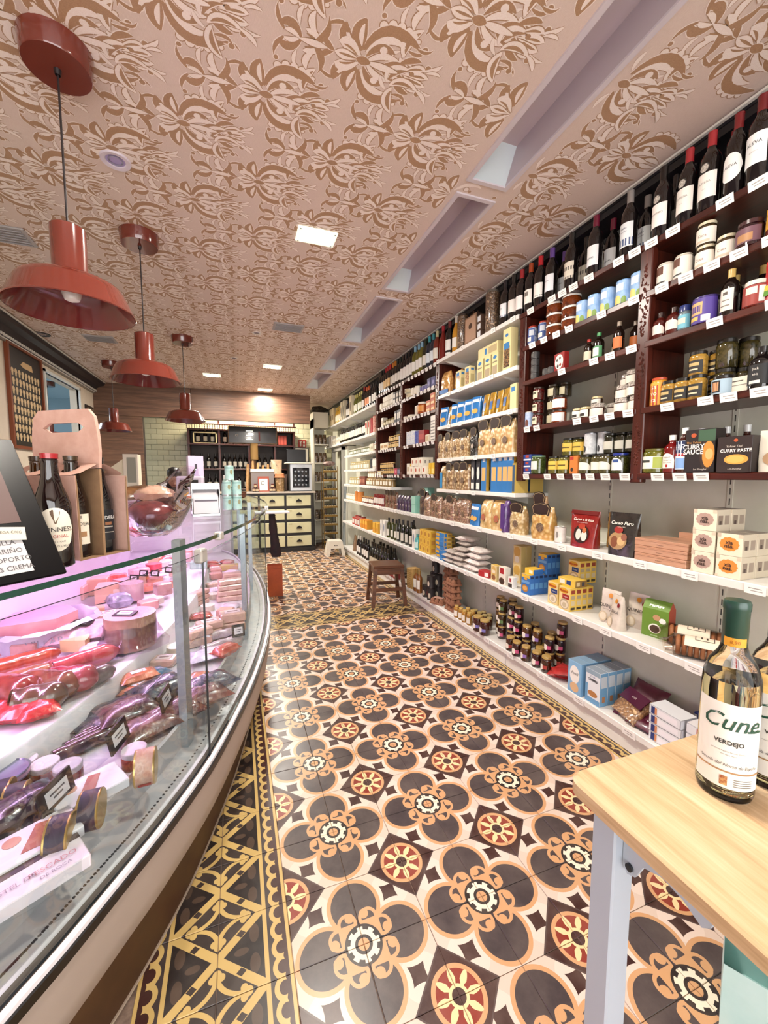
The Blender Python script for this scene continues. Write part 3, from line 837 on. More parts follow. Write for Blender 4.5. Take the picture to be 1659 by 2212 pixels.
@cached
def sack(w=.17, d=.11, h=.045, c='#e4dcd6', c2='#cfc3bd', seed=1, name='rice_sack', prt=None):
    r2 = random.Random(seed); g = G(); n, m_ = 10, 7
    for s in (1, -1):
        o = len(g.v)
        for i in range(n + 1):
            for j in range(m_ + 1):
                u, v = -1 + 2 * i / n, -1 + 2 * j / m_
                f = (1 - abs(u) ** 3.5) ** .55 * (1 - abs(v) ** 3.5) ** .55
                e = 1 - .06 * (abs(u) ** 2) * 0
                g.v.append((u * w / 2 * (1 + .05 * abs(v) ** 3), v * d / 2 * (1 + .07 * abs(u) ** 3), h / 2 + s * h / 2 * f * (1 + r2.uniform(-.08, .08)) + r2.uniform(-.001, .001)))
        for i in range(n):
            for j in range(m_):
                a = o + i * (m_ + 1) + j; q = [a, a + m_ + 1, a + m_ + 2, a + 1]
                g.f.append(q if s > 0 else q[::-1]); g.mi.append(0); g.sm.append(True)
    kids = ()
    if prt:
        gg = G()
        for k in range(3): gg.box(-w * .25 + k * w * .17, -w * .13 + k * w * .17, -d * .49, -d * .44, h * .42, h * .58)
        kids = (K('print', gg.mesh('print', [pap(prt)])),)
    return K(name, g.mesh(name, [mat(c, .35, coat=.3, col2=c2, nscale=25, bump=.002, bscale=30)]), kids)

def row(pr, z, ys, x=1.492, label=None, cat=None, group=None, jit=.12, dx=.004, face=0., seed=0):
    r2 = random.Random(repr(ys)[:40] + str(z) + str(seed))
    out = []
    for y in ys:
        xx, zz = x, z
        if isinstance(y, tuple): y, xx, zz = (y + (x, z)[len(y) - 1:])[:3]
        out.append(inst(pr, (xx + r2.uniform(-dx, dx), y, zz), RW + face + r2.uniform(-jit, jit), label, cat, group if len(ys) > 1 else None))
    return out
def span(a, b, n): return [a + (b - a) * k / (n - 1) for k in range(n)] if n > 1 else [(a + b) / 2]

# ---------------------------------------------------------------- right wall, near mahogany unit: top row of wines
T = ZT + .0145
TXA = (('ALEVA', .017, .02, '#3a3a3c', 0.), ('SELECCION', .005, -.008, '#8a8580', 0.))
row(bottle(cap='#6e1d22', lab='#eef1f2', z0=.06, z1=.165, txt=TXA, half=1.05), T, [-.015], label='red wine bottle with big square white label, last on the top shelf', cat='bottle', jit=0)
row(bottle(cap='#7c2024', lab='#f1f0ee', z0=.055, z1=.155, shape='oval', txt=(('ALEVA', .015, .005, '#3a3a3c', 0.),), half=1.05), T, [.062], label='red wine bottle with oval white label on the top shelf', cat='bottle', jit=0)
row(bottle(cap='#8d2127', lab=None), T, [(.115, 1.57)], label='red wine bottle tucked behind the square and oval label wines on the top shelf', cat='bottle')
TXF = (('LA FELISA', .011, .012, '#6b6560', 0.), ('rosado', .005, -.012, '#8f8a84', .2))
row(bottle(cap='#a02a30', lab='#ece6df', z0=.045, z1=.14, txt=TXF, medal=True), T, [.15, .238], label='red-capped wine bottle with a round black seal on the top shelf', cat='bottle', group='red-capped sealed wines', jit=.04)
row(bottle(cap='#15100f', lab='#efe9e4', z0=.045, z1=.14, txt=(('RIO MORO', .011, .008, '#5d5852', 0.),), medal=True), T, [.343], label='white label wine bottle with black capsule and round seal, top shelf', cat='bottle', jit=.04)
row(bottle(cap='#1b1416', lab='#8d8a86'), T, [(.36, 1.59), (.29, 1.6)], label='dark wine bottle half hidden behind the black-capped sealed wine', cat='bottle', group='dark bottles behind the black-capped wine')
TXR = (('RIBERA', .010, .03, '#2f3d63', 0.), ('DEL DUERO', .006, .015, '#2f3d63', .15))
row(bottle(cap='#8a8380', lab='#dfe3e6', z0=.04, z1=.15, txt=TXR, extra=((-1, 1, .05, .35, '#4a5a80'),)), T, [.505, (.50, 1.595)], label='wine bottle with grey capsule and blue castle label on the top shelf', cat='bottle', group='blue castle label wines', jit=.05)
row(bottle(cap='#6b1630', lab='#e7e8ea', z0=.045, z1=.145, txt=(('CAÑAS', .013, -.012, '#39404d', 0.),)), T, [.70, (.69, 1.595)], label='wine bottle with dark crimson capsule and white label, top shelf', cat='bottle', group='crimson capsule wines', jit=.04)
row(bottle(cap='#1c1917', lab='#d6cdbd', z0=.05, z1=.14, extra=((-1, 1, .0, .16, '#2a2420'), (-1, 1, .5, .72, '#2c2622'))), T, [.86, (.865, 1.595)], label='short-capped wine bottle with black diagonal sash on cream label, top shelf', cat='bottle', group='cream label wines with black sash')
row(bottle(cap='#5d3f88', lab='#e9eaf0', z0=.05, z1=.145, txt=(('LUNA', .011, .012, '#45424e', 0.),)), T, [1.02, (1.025, 1.59)], label='wine bottle with purple capsule on the top shelf', cat='bottle', group='purple capsule wines')
row(bottle(cap='#b5222a', lab='#eeeae4', z0=.05, z1=.135, extra=((-1, 1, .1, .16, '#2a2422'),)), T, [1.115], label='wine bottle with bright red capsule next to purple capsules, top shelf', cat='bottle')
row(bottle(cap='#a3421f', lab='#ece7e0', z0=.05, z1=.135, extra=((-.2, .5, .55, .85, '#7b726a'),)), T, [1.205], label='wine bottle with rusty orange capsule on the top shelf', cat='bottle')
row(bottle(cap='#9d262b', lab='#e9e4e2', z0=.045, z1=.13), T, [1.29], label='wine bottle with red capsule at the edge of the white shelves', cat='bottle')
row(bottle(cap='#8f2227', lab=None), T, [(1.12, 1.59), (1.22, 1.6)], label='dark red-capped bottle standing behind the orange-capped wine', cat='bottle', group='dark bottles behind the red and orange capsules')
T2 = 2.395 + .0155
row(bottle(cap='#1a181c', lab='#e9ebef', z0=.05, z1=.14, txt=(('D', .02, .012, '#3a4258', 0.),), extra=((-1, 1, 0, .14, '#33496b'),)), T2, [1.46, (1.49, 1.58)], label='wine bottle with dark capsule and big D label, top white shelf', cat='bottle', group='D label wines on the top white shelf')
row(bottle(cap='#1d1a18', lab='#e4ded8', z0=.05, z1=.13), T2, [1.37], label='slim dark bottle with plain pale label on the top white shelf', cat='bottle')
MUSH = film('#7d6048', '#3a2a1e', 70, '#b79a7a')
@cached
def tall_jar(r, h, lid): 
    b = G().lathe([(0, 0), (r * .96, 0), (r, .006), (r, h * .92), (r * .8, h * .95), (0, h * .95)], 16)
    return K('storage_jar', b.mesh('storage_jar', [film('#8a6a4e', '#3f2d20', 60, '#bda080')]), (K('lid', G().lathe([(r * .86, h * .94), (r * .86, h - .003), (r * .8, h), (0, h)], 16).mesh('lid', [mat(lid, .3, .3)])),))
row(tall_jar(.05, .30, '#6e675f'), T2, [1.62], label='tall jar of dried mushrooms with grey lid on the top white shelf', cat='jar')
row(tall_jar(.045, .28, '#3c3029'), T2, [2.03], label='tall jar of dried mushrooms left of the ribboned gift box', cat='jar')
gb = carton(w=.17, d=.10, h=.20, col='#8b6a52', prints=((.08, .92, .06, .94, '#b3927a'), (.35, .65, .5, .72, '#4c3527', 1)), top='#2d2019', sidecol='#33221c', name='gift_box')
o = inst(gb, (1.50, 1.85, T2), RW, 'brown gift box with dark ribbon bow on the top white shelf', 'box')
bw = G()
for a in range(5): bw.tube([(0, 0, .2), (.03 * cos(a * 1.25), .03 * sin(a * 1.25), .235), (.045 * cos(a * 1.25 + .5), .045 * sin(a * 1.25 + .5), .21), (0, 0, .203)], .006, 6)
put('ribbon_bow', bw.mesh('ribbon_bow', [shiny('#3a2418')]), parent=o)
row(carton(w=.05, d=.07, h=.055, col='#5b4438', prints=((.1, .9, .15, .85, '#dadde0'),)), T2, [(1.735, 1.49, T2 + .0), (1.735, 1.49, T2 + .056), (1.735, 1.49, T2 + .112)], label='small brown carton with pale blue label stacked beside the mushroom jar', cat='carton', group='small cartons on the top white shelf', jit=0, dx=0)
row(bottle(glass='#c28a2c', cap='#dcd6cc', lab='#e8e3da', z0=.04, z1=.12, burg=True, name='wine_bottle'), T2, [2.13, (2.13, 1.58)], label='golden white wine bottle with cream capsule on the top white shelf', cat='bottle', group='golden wines on the top white shelf')
row(bottle(cap='#6a1f24', lab='#e9e7e4', z0=.05, z1=.14, extra=((-1, 1, -.45, -.2, '#e4e0dc'),)), T2, [2.255], label='dark wine with a white split label beside the golden wines', cat='bottle')
row(bottle(glass='#6e1712', cap='#9a2730', lab=None, burg=True, capfrac=.84), T2, [2.37], label='unlabelled ruby rosé bottle at the end of the top white shelf', cat='bottle')

# ---- second shelf (short jars, sauces)
A2 = Z2 + .0145
pj = jar(.034, .088, '#4a3a24', '#2c2216', lid='#cfc4a8', lab='#e6ded2', z0=.05, z1=.72, half=1.5, txt='Cuca', tsize=.015, tcol='#6a3524', lidh=.13, extra=((-.5, .5, .05, .22, '#c9b9a4'),))
row(jar(.034, .095, '#d8cfc2', lid='#d9d0c2', lab='#ded7cc', z0=.0, z1=.88, half=1.5, lidh=.05, extra=((-.7, .15, .55, .95, '#5d3524'), (-.8, .3, .12, .2, '#3a3a3a'))), A2, [.31, .235], label='white canister with brown photo print on the shelf under the sealed wines', cat='canister', group='white canisters beneath the red wines')
row(pj, A2, [.15, (.15, 1.492, A2 + .0885), .075], label='short preserve jar with cream lid and handwritten-style label on the second shelf', cat='jar', group='cream lid preserve jars', jit=.1)
row(jar(.043, .095, '#32141a', '#1c0b0e', lid='#3a1a1c', lab='#6a4652', z0=.15, z1=.7, half=1.2, extra=((-.4, .5, .1, .6, '#a8794e'),)), A2, [-.005], label='round dark fruit jar with colourful label beside the orange-capped sauce', cat='jar')
row(jar(.036, .10, '#3c1a14', '#1f0d0a', lid='#2a1714', lab='#7f6655', z0=.15, z1=.7), A2, [(.03, 1.57)], label='dark preserve jar half hidden behind the round fruit jar', cat='jar')
row(bottle(glass='#5e1e0c', cap='#c2481c', lab='#d9a63c', h=.175, r=.036, z0=.03, z1=.10, half=1.4, capfrac=.9, name='sauce_bottle', extra=((-1, 1, .05, .45, '#c9952c'), (-.4, .8, .6, .82, '#2c4a3a'))), A2, [-.09], label='brown sauce bottle with orange cap and yellow label, far right', cat='bottle')
row(jar(.033, .09, '#e9c8a0', lid='#b98f4a', lab='#d7b7a0', z0=.1, z1=.75), A2, [(-.03, 1.60, A2)], label='pale preserve jar behind the orange-capped sauce bottle', cat='jar')
# S1 second shelf
row(jar(.030, .115, '#35508a', '#c9cfd8', lid='#a03326', lab='#2f4c8a', z0=.1, z1=.85, half=1.3, ns=60, extra=((-.3, .5, .1, .4, '#d6d2ca'), (.1, .9, .5, .9, '#b9bfc8')), lidh=.08), A2, [1.165, 1.075], label='slim blue printed jar with rusty lid beside stacked pepper jars', cat='jar', group='slim blue jars')
pep = jar(.052, .062, '#7d3a14', '#4a1c0a', lid='#e4e0d8', lab=None, lidh=.2, neck=.98, ns=55)
row(pep, A2, [(.985, 1.50), (.985, 1.50, A2 + .0625), (.985, 1.50, A2 + .125)], label='squat jar of brown pickles with white lid, stack beside the slim blue jars', cat='jar', group='left stack of squat pickle jars', dx=0)
row(pep, A2, [(.87, 1.508), (.87, 1.508, A2 + .0625), (.87, 1.508, A2 + .125)], label='squat jar of brown pickles with white lid, stack beside the fruit cans', cat='jar', group='right stack of squat pickle jars', dx=0)
pine = can(.037, .112, '#7fa6d6', '#a9c8ea', rim='#7fa6d6', bands=((.02, .38, '#e2cf78', .55, -.3, 'arch'), (.02, .3, '#7c9a4a', .3, .6, 'arch'), (.55, .85, '#e9f0f6', .5, 0, None)), name='fruit_can', ns=25)
row(pine, A2, [.765, .685, .605, .515, .435, (.65, 1.58)], label='blue fruit can with yellow flower print on the second shelf', cat='can', group='blue fruit cans')
# ---- third shelf
A3 = Z3 + .0145
flask = bottle(glass='#4a1712', cap='#2b1512', lab='#d6ccc4', h=.115, r=.03, z0=.02, z1=.06, half=1.2, shape='arch', name='sauce_bottle', capfrac=.8)
row(flask, A3, [.325, (.30, 1.56, A3), .262], label='small dark red sauce bottle with white arched label by the carved post', cat='bottle', group='small red sauce bottles')
shk = jar(.024, .105, '#7c8a90', '#48555c', lid='#22306a', lab='#6fb2c4', z0=.1, z1=.62, lidh=.24, half=1.4, ns=80, extra=((-.5, .5, .35, .75, '#d9d2bc'),))
row(shk, A3, [.215, (.235, 1.565)], label='spice shaker with navy cap and turquoise label', cat='shaker', group='navy cap spice shakers')
tub = jar(.044, .105, '#43307a', lid='#3a2a6c', lab='#4a3688', z0=.02, z1=.92, half=1.5, lidh=.06, neck=1.0, name='cocoa_tub', shape=None, extra=((-.75, .2, .35, .85, '#caa56e'), (-.6, .1, .45, .72, '#4c3480'), (.15, .6, .05, .3, '#e6e2e0'), (-.8, .0, .12, .28, '#d9b35a')))
row(tub, A3, [.135], label='purple cocoa tub with golden print between shaker and soy bottles', cat='tub', jit=.05)
soy = bottle(glass='#140d0a', cap='#b99a56', lab='#d9d3c8', h=.175, r=.029, z0=.02, z1=.10, half=.9, name='sauce_bottle', capfrac=.82, extra=((-.6, .6, .2, .26, '#7a726a'), (-.5, .5, .45, .5, '#7a726a'), (-.3, .3, .72, .86, '#4f4740')))
row(soy, A3, [.048, (.075, 1.56), (-.01, 1.57), (.02, 1.63)], label='black soy sauce bottle with gold cap on the third shelf', cat='bottle', group='gold cap soy sauces')
row(jar(.037, .095, '#6a1d15', '#401008', lid='#d6cec0', lab='#8d2f25', z0=.08, z1=.8, half=1.3, extra=((-.3, .4, .55, .9, '#d7cdbf'), (.5, .9, .1, .9, '#d9d4cc'))), A3, [-.035], label='red paste jar with white lid right of the soy sauces', cat='jar')
row(pouch(.085, .035, .15, '#9c1d1c', prints=((.1, .9, .7, .95, '#dcd6ce', 1), (.0, 1, .3, .42, '#c9b347'), (0, 1, .18, .3, '#5d8a3a'))), A3, [-.105], label='red packet with yellow and green stripes at the far right', cat='packet')
gw = can(.026, .042, '#2d2b2c', '#3a3838', rim='#4b4949', bands=((.3, .75, '#55524f', .5, -.2, None),), lidcol='#3a3838')
row(gw, A3, [(1.135, 1.49, A3 + .0425 * k) for k in range(4)], label='small black can in the tower of four by the left post', cat='can', group='tower of small black cans', dx=0)
row(gw, A3, [1.03, .985], label='single small black can standing beside the red round-print box', cat='can', group='loose small black cans')
row(carton(.085, .035, .105, '#8d1d1c', prints=((.1, .92, .12, .92, '#e9e4dc', 1), (.3, .5, .2, .4, '#2b2422', 1), (.5, .7, .62, .78, '#6e5a4c', 1), (.55, .75, .25, .42, '#8f2c22', 1), (.25, .4, .55, .7, '#3c3430', 1)), name='sweet_box'), A3, [.915], label='red box with white round print next to small black cans', cat='box')
kik = bottle(glass='#160d08', cap='#3f8a52', lab='#4a8a5a', h=.135, r=.027, z0=.01, z1=.066, half=1.25, name='sauce_bottle', capfrac=.88, extra=((-.6, .5, .1, .85, '#e6e4da'),))
row(kik, A3, [.655], label='soy sauce bottle with bright green cap and green label', cat='bottle')
row(bottle(glass='#1d0f09', cap='#a3231f', lab='#cfc3ac', h=.12, r=.024, z0=.01, z1=.055, name='sauce_bottle', capfrac=.88), A3, [.715, (.60, 1.56)], label='soy sauce bottle with red cap beside the green-capped one', cat='bottle', group='red cap soy sauces')
row(bottle(glass='#1a0f0b', cap='#8c7c6c', lab='#c9713a', h=.15, r=.025, z0=.02, z1=.075, name='sauce_bottle', capfrac=.86, half=1.3), A3, [.535, (.50, 1.56)], label='dark sauce bottle with orange label next to the carved post', cat='bottle', group='orange label sauces')
# ---- fourth shelf
A4 = Z4 + .0145
row(jar(.033, .125, '#c98a2c', lid='#b0482a', lab='#dca03e', z0=.03, z1=.82, half=1.4, lidh=.09, txts=(('sa', .03, .03, '#f0e4d0'), ('vo', .03, .002, '#f0e4d0'), ('ra', .03, -.027, '#f0e4d0')), extra=((-1, 1, .0, .88, '#a8392a'),)), A4, [.315], label='orange mustard jar with big white letters beside the carved post', cat='jar', jit=.05)
mus = jar(.033, .10, '#b98f3e', '#8a6a2c', lid='#1d1813', lab='#1d1a18', z0=.12, z1=.62, half=1.0, lidh=.14, ns=90, extra=((-.6, .6, .55, .8, '#b7a06a'), (-.5, .5, .2, .32, '#cfc3a4')))
row(mus, A4, [.262, .205, .148, (.118, 1.57), (.165, 1.515, A4 + .1005), (.128, 1.575, A4 + .1005)], label='mustard jar with black lid and black label on the fourth shelf', cat='jar', group='black label mustard jars', dx=.001)
row(jar(.036, .115, '#4f4424', '#2c2a16', lid='#1e1a15', lab=None, lidh=.13, ns=60), A4, [(.085, 1.555), (.055, 1.61), (.085, 1.555, A4 + .1155), (.045, 1.62, A4 + .1155)], label='jar of green pickles with black lid behind the blue label jar', cat='jar', group='black lid pickle jars', dx=.001)
row(jar(.036, .075, '#3a2a20', lid='#1e1a18', lab='#9fb6c6', z0=.05, z1=.8, half=1.3, lidh=.14, extra=((-.5, .2, .1, .9, '#17181a'), (-.4, .1, .2, .8, '#c98f62'))), A4, [.052], label='short jar with pale blue label and round orange emblem', cat='jar', jit=.05)
row(carton(.06, .02, .06, '#e3dccb', prints=((.1, .7, .7, .76, '#4a443c'), (.1, .9, .45, .5, '#8a8478')), name='small_card_box'), A4, [-.008], label='small cream card box between short jar and black sauce bottle', cat='box')
jd = bottle(glass='#120f10', cap='#1b1819', lab='#17171a', h=.15, r=.037, z0=.015, z1=.085, half=1.3, name='sauce_bottle', capfrac=.86, txt=(("Jack", .012, .02, '#d8d4cc', 0.), ('BBQ', .009, .0, '#d8d4cc', 0.)), extra=((-.4, .3, .05, .2, '#d8d4cc'),))
row(jd, A4, [-.072, (-.055, 1.57), -.155], label='stout black barbecue sauce bottle with black label, fourth shelf', cat='bottle', group='black barbecue sauces', jit=.05)
pat = jar(.038, .066, '#4a1c12', '#2a0d08', lid='#cfc6bc', lid2='#5d544c', lab='#e0d9cc', z0=.05, z1=.62, half=1.5, lidh=.3)
row(pat, A4, [.415, .495, (.45, 1.56), (.43, 1.495, A4 + .0665), (.505, 1.51, A4 + .0665), (.55, 1.58, A4), (.55, 1.58, A4 + .0665), (.45, 1.56, A4 + .0665), (.47, 1.53, A4 + .133), (.54, 1.58, A4 + .133)], label='jam jar with patterned zigzag lid in the stack by the carved post', cat='jar', group='stacked patterned lid jams', dx=.001)
row(pat, A4, [.645, (.61, 1.57)], label='single jam jar with patterned zigzag lid beside small gold-lid jars', cat='jar', group='loose patterned lid jams')
row(jar(.03, .06, '#3c2418', lid='#c9b98c', lab='#e6e2d8', z0=.12, z1=.75, lidh=.18, extra=((-.4, .5, .1, .5, '#2a2420'),)), A4, [.775, .72, (.72, 1.57, A4), (.72, 1.57, A4 + .0605)], label='small white label jar with gold lid in the middle of fourth shelf', cat='jar', group='small gold lid jars')
dj = jar(.035, .08, '#5a1512', '#2c0a08', lid='#2d1c14', lab='#cfc6ac', z0=.15, z1=.7, half=.7, lidh=.14, extra=((-.6, .6, .55, .85, '#4a4a34'),))
row(dj, A4, [(1.10, 1.495, A4 + .0805 * k) for k in range(3)], label='dark red jar with small cream label, stack by the left post', cat='jar', group='stack of dark red jars', dx=.001)
row(jar(.035, .08, '#3a3020', '#1e1a10', lid='#2d2418', lab='#b9b294', z0=.15, z1=.7, half=.7, lidh=.14), A4, [(1.01, 1.53, A4 + .0805 * k) for k in range(3)] + [(.945, 1.56, A4 + .161)], label='dark olive jar with small pale label behind white label jars', cat='jar', group='stack of dark olive jars', dx=.001)
row(jar(.042, .078, '#8a3a14', '#5a2008', lid='#2a1a14', lab='#e4e0dc', z0=.12, z1=.74, half=1.4, lidh=.16), A4, [(.925, 1.50, A4), (.925, 1.50, A4 + .0785)], label='orange preserve jar with wide white label, pair stacked', cat='jar', group='wide white label jars', dx=.001)
row(can(.03, .10, '#8ea6cc', '#b7c6de', rim='#c9c4bc', bands=((.1, .5, '#6a3f34', .4, .2, 'arch'),)), A4, [1.175], label='slim light blue can at the foot of the left post', cat='can')
# ---- fifth shelf (eye level)
A5 = Z5 + .0145
row(jar(.048, .11, '#6d6a1e', '#3c4210', lid='#5d5a24', lab='#e4e2d6', z0=.18, z1=.68, half=1.25, lidh=.09, ns=45, extra=((-.95, .15, .5, .7, '#3c4038'), (.35, .95, .05, .95, '#9aa548'))), A5, [.31, (.30, 1.61)], label='big jar of green gherkins with white label on the eye-level shelf', cat='jar', group='green gherkin jars', jit=.06)
row(jar(.042, .185, '#4a4418', '#2a2a0e', lid='#1c1a16', lab='#c9c6b8', z0=.3, z1=.6, lidh=.08), A5, [(.235, 1.62)], label='tall dark pickle jar behind the ketchup bottle', cat='jar')
ket = bottle(glass='#6a0f10', cap='#e6e2dc', lab='#ede8de', h=.165, r=.033, z0=.02, z1=.085, half=.85, shape='arch', name='ketchup_bottle', capfrac=.86, txt=(('HEINZ', .010, .014, '#4a3a30', 0.), ('TOMATO', .009, .002, '#4a3a30', 0.), ('KETCHUP', .008, -.008, '#4a3a30', 0.)), extra=((-.15, .15, .08, .26, '#a4241c'),), name_cap='cap')
row(ket, A5, [.238, (.245, 1.575)], label='red tomato ketchup bottle with white cap on the eye-level shelf', cat='bottle', group='tomato ketchup bottles', jit=.04)
hp = bottle(glass='#3a160e', cap='#e4e6e6', lab='#c9d6e2', h=.19, r=.029, z0=.015, z1=.135, half=1.2, name='sauce_bottle', capfrac=.86, txt=(('HP', .034, .032, '#f0f2f4', 0.), ('SAUCE', .008, .006, '#f0e8e4', 0.)), extra=((-1, 1, .56, .99, '#17264f'), (-1, 1, .46, .56, '#a8222c'), (-.5, .6, .03, .4, '#7fa4d6')), name_cap='cap')
row(hp, A5, [.183, (.175, 1.58), (.10, 1.62), (.03, 1.62)], label='brown sauce bottle with white cap and blue label', cat='bottle', group='brown sauce bottles', jit=.03)
cs = carton(.115, .06, .175, '#221b1c', prints=((.52, 1., .05, .78, '#3a2a24', 1), (.60, 1., .12, .72, '#c98a3c', 1), (.70, .95, .3, .55, '#d9b070', 1), (.45, 1., .72, .98, '#3e5c46'), (.2, .38, .82, .92, '#b5532c', 1)), txts=(('CURRY', .026, .30, .60, '#efeae4', 0, .0006), ('SAUCE', .026, .30, .48, '#efeae4', 0, .0006), ('Thai Yellow', .012, .30, .70, '#c8924e', .2), ('Let Shanghai', .010, .55, .08, '#d8cfc4', .2)), sidecol='#2b2220', name='sauce_carton')
row(cs, A5, [.105], label='tall black CURRY SAUCE carton on the eye-level shelf', cat='carton', jit=0)
cp = carton(.115, .09, .135, '#2a1e1d', prints=((.22, .92, .22, .5, '#d09a44', 1), (.3, .8, .26, .46, '#dcae5c', 1), (.48, .6, .84, .93, '#b5532c', 1), (.05, .95, .0, .2, '#2d2320')), txts=(('CURRY PASTE', .0165, .55, .60, '#efeae4', 0, .0004), ('Yellow Thai', .011, .5, .72, '#d8cfc4', .2), ('Let Shanghai', .009, .55, .10, '#d8cfc4', .2)), sidecol='#241a1a', name='paste_carton')
row(cp, A5, [-.028], label='black CURRY PASTE display carton on the eye-level shelf', cat='carton', jit=0)
row(pouch(.10, .05, .15, '#dcd6c8', prints=((.2, .9, .15, .5, '#a8886a', 1),), txts=(('S', .03, .5, .8, '#2b2622'),)), A5, [-.135], label='white packet with large letter S at the right edge', cat='packet')
# S1 fifth shelf
bl = carton(.075, .09, .042, '#1f3f86', prints=((.05, .95, .06, .3, '#d6dbe4'), (.3, .7, .5, .85, '#a8402c')), name='biscuit_box', sidecol='#1d3c80')
row(bl, A5, [(1.155, 1.51, A5 + .0425 * k) for k in range(3)], label='flat blue box in the stack of three by the left post', cat='box', group='flat blue boxes', jit=.05, dx=.003)
row(jar(.045, .115, '#4c5a2a', '#2a3416', lid='#6f8a6a', lab='#cfd2cc', z0=.25, z1=.7, half=.7, lidh=.08, ns=60), A5, [1.08], label='fat jar of green peas with green lid beside flat blue boxes', cat='jar')
ol = jar(.038, .105, '#6d6524', '#3f3c12', lid='#1c1a14', lab='#d9b84e', z0=.25, z1=.72, half=1.2, lidh=.1, ns=60, extra=((-.6, .7, .4, .55, '#5a4a1c'),))
row(ol, A5, [.935, .855, (.80, 1.56), (.90, 1.56, A5 + .1055), (.83, 1.57, A5 + .1055), (.76, 1.58, A5 + .1055)], label='olive jar with yellow label on the eye-level shelf', cat='jar', group='yellow label olive jars', dx=.002)
row(carton(.06, .05, .10, '#cc7a34', prints=((.05, .5, .78, .95, '#a82c24'), (.15, .5, .12, .35, '#2a2018', 1)), name='orange_carton'), A5, [.765], label='orange carton with black olive picture in front of the olive jars', cat='carton')
gj = jar(.036, .10, '#57502a', '#332e14', lid='#1e1b15', lab='#e0ddd0', z0=.2, z1=.62, half=1.3, lidh=.1, ns=60, shape='arch')
row(gj, A5, [.70, .625, .57], label='caper jar with white scalloped label on the eye-level shelf', cat='jar', group='white label caper jars')
row(can(.033, .12, '#b9bcc0', '#d6d8da', rim='#9a9ea4', bands=((.1, .4, '#2c2c30', .3, -.3, 'oval'),)), A5, [(.735, 1.55, A5 + .1055), (.665, 1.57, A5 + .1055)], label='tall silver can standing above the white label jars', cat='can', group='tall silver cans', dx=.001)
row(jar(.036, .105, '#2c2a1a', '#15140c', lid='#17140f', lab='#c9c7ba', z0=.2, z1=.6, half=.8, lidh=.1), A5, [(.61, 1.56, A5 + .1055), (.55, 1.57, A5 + .1055), (.495, 1.58, A5 + .1055)], label='dark asparagus jar in the upper layer behind the caper jars', cat='jar', group='dark upper layer jars', dx=.001)
row(jar(.04, .10, '#3c3f1c', '#22260e', lid='#24348a', lab='#dfe0dc', z0=.15, z1=.75, half=.8, lidh=.12, shape='arch', extra=((-.5, .5, .65, .9, '#34508a'),)), A5, [.49], label='olive jar with blue lid and white arched label near the post', cat='jar')
row(jar(.035, .175, '#6a6248', '#3c3828', lid='#1d1a16', lab=None, lidh=.07), A5, [(.435, 1.57)], label='tall narrow jar of white beans against the carved post', cat='jar')

# ---------------------------------------------------------------- white pasta shelves
B2, B3, B4, B5 = 2.073 + .0155, 1.796 + .0155, 1.507 + .0155, 1.232 + .0155
pb = carton(.075, .05, .15, '#e3d49c', prints=((.12, .88, .08, .72, film('#d6b06a', '#8a5a2a', 60)), (.2, .8, .72, .9, '#3478b4')), name='pasta_carton', side=((.15, .85, .15, .6, '#b9a878'), (.2, .8, .78, .9, '#3478b4')), sidecol='#e3d49c')
row(pb, B2, [2.05, 1.90], x=1.485, label='cream pasta carton with window and blue oval badge, left pair', cat='carton', group='windowed pasta cartons', jit=.04)
pl = carton(.075, .06, .155, '#e3d49c', prints=((.12, .88, .02, .42, '#a8977a'), (.14, .86, .55, .62, '#8c8468'), (.2, .8, .72, .88, '#3478b4', 1)), name='pasta_carton', sidecol='#d9ca92')
row(pl, B2, [1.72, 1.62, 1.525], x=1.49, label='cream pasta carton with its printed back turned outwards', cat='carton', group='cream cartons turned backwards', jit=.03)
row(carton(.26, .07, .08, '#e3d49c', prints=((.35, .45, .25, .8, '#3478b4'), (.55, .95, .2, .8, '#b9a67c')), name='pasta_carton'), B2 + .156, [1.63], x=1.50, label='long cream pasta carton lying on top of the upright cartons', cat='carton', jit=.02)
row(carton(.085, .06, .27, '#e3d49c', prints=((.1, .9, .05, .55, film('#b98a4a', '#3a2414', 70)), (.15, .85, .5, .66, '#3478b4'), (.3, .7, .8, .88, '#3478b4', 1)), name='pasta_carton'), B2, [1.375], x=1.48, label='tall cream pasta carton with dark picture beside the mahogany post', cat='carton', jit=.03)
bb = bag(.13, .075, .2, '#e3bf86', '#b07c3a', 40, header=None, seal=None, label=(-.5, .5, .02, .2, '#2a6cb0'), name='pasta_bag', seed=5)
row(bb, B2, [2.28, (2.19, 1.56)], label='clear pasta bag with blue base at the left end of the second white shelf', cat='bag', group='clear bags with blue base')
def blue_pkt(seed):
    return pouch(.085, .06, .17, '#2468ac', '#2f78bc', prints=((.15, .8, .22, .45, '#d8a85a', 1), (.12, .85, .74, .88, '#dfe4ea')), seed=seed, name='blue_pasta_packet', flare=.0)
yel_pkt = pouch(.07, .06, .165, '#c79a2c', '#8a641c', prints=((.25, .75, .25, .62, '#2f5f9c'),), name='pasta_packet_side', flare=0.)
row(blue_pkt(3), B3, [2.31, 2.12, 2.01, 1.90, 1.78], x=1.485, label='blue pasta packet with yellow side standing on the third white shelf', cat='packet', group='blue pasta packets on the third white shelf', face=.35, jit=.08)
row(yel_pkt, B3, [2.22, 1.67, 1.585, 1.50, 1.42, (1.95, 1.56), (2.1, 1.56)], x=1.50, label='golden side-turned pasta packet on the third white shelf', cat='packet', group='golden pasta packets', jit=.08)
row(blue_pkt(4), B3 + .02, [(1.85, 1.57), (2.25, 1.57)], label='blue pasta packet in the back row of the third white shelf', cat='packet', group='back row blue packets')
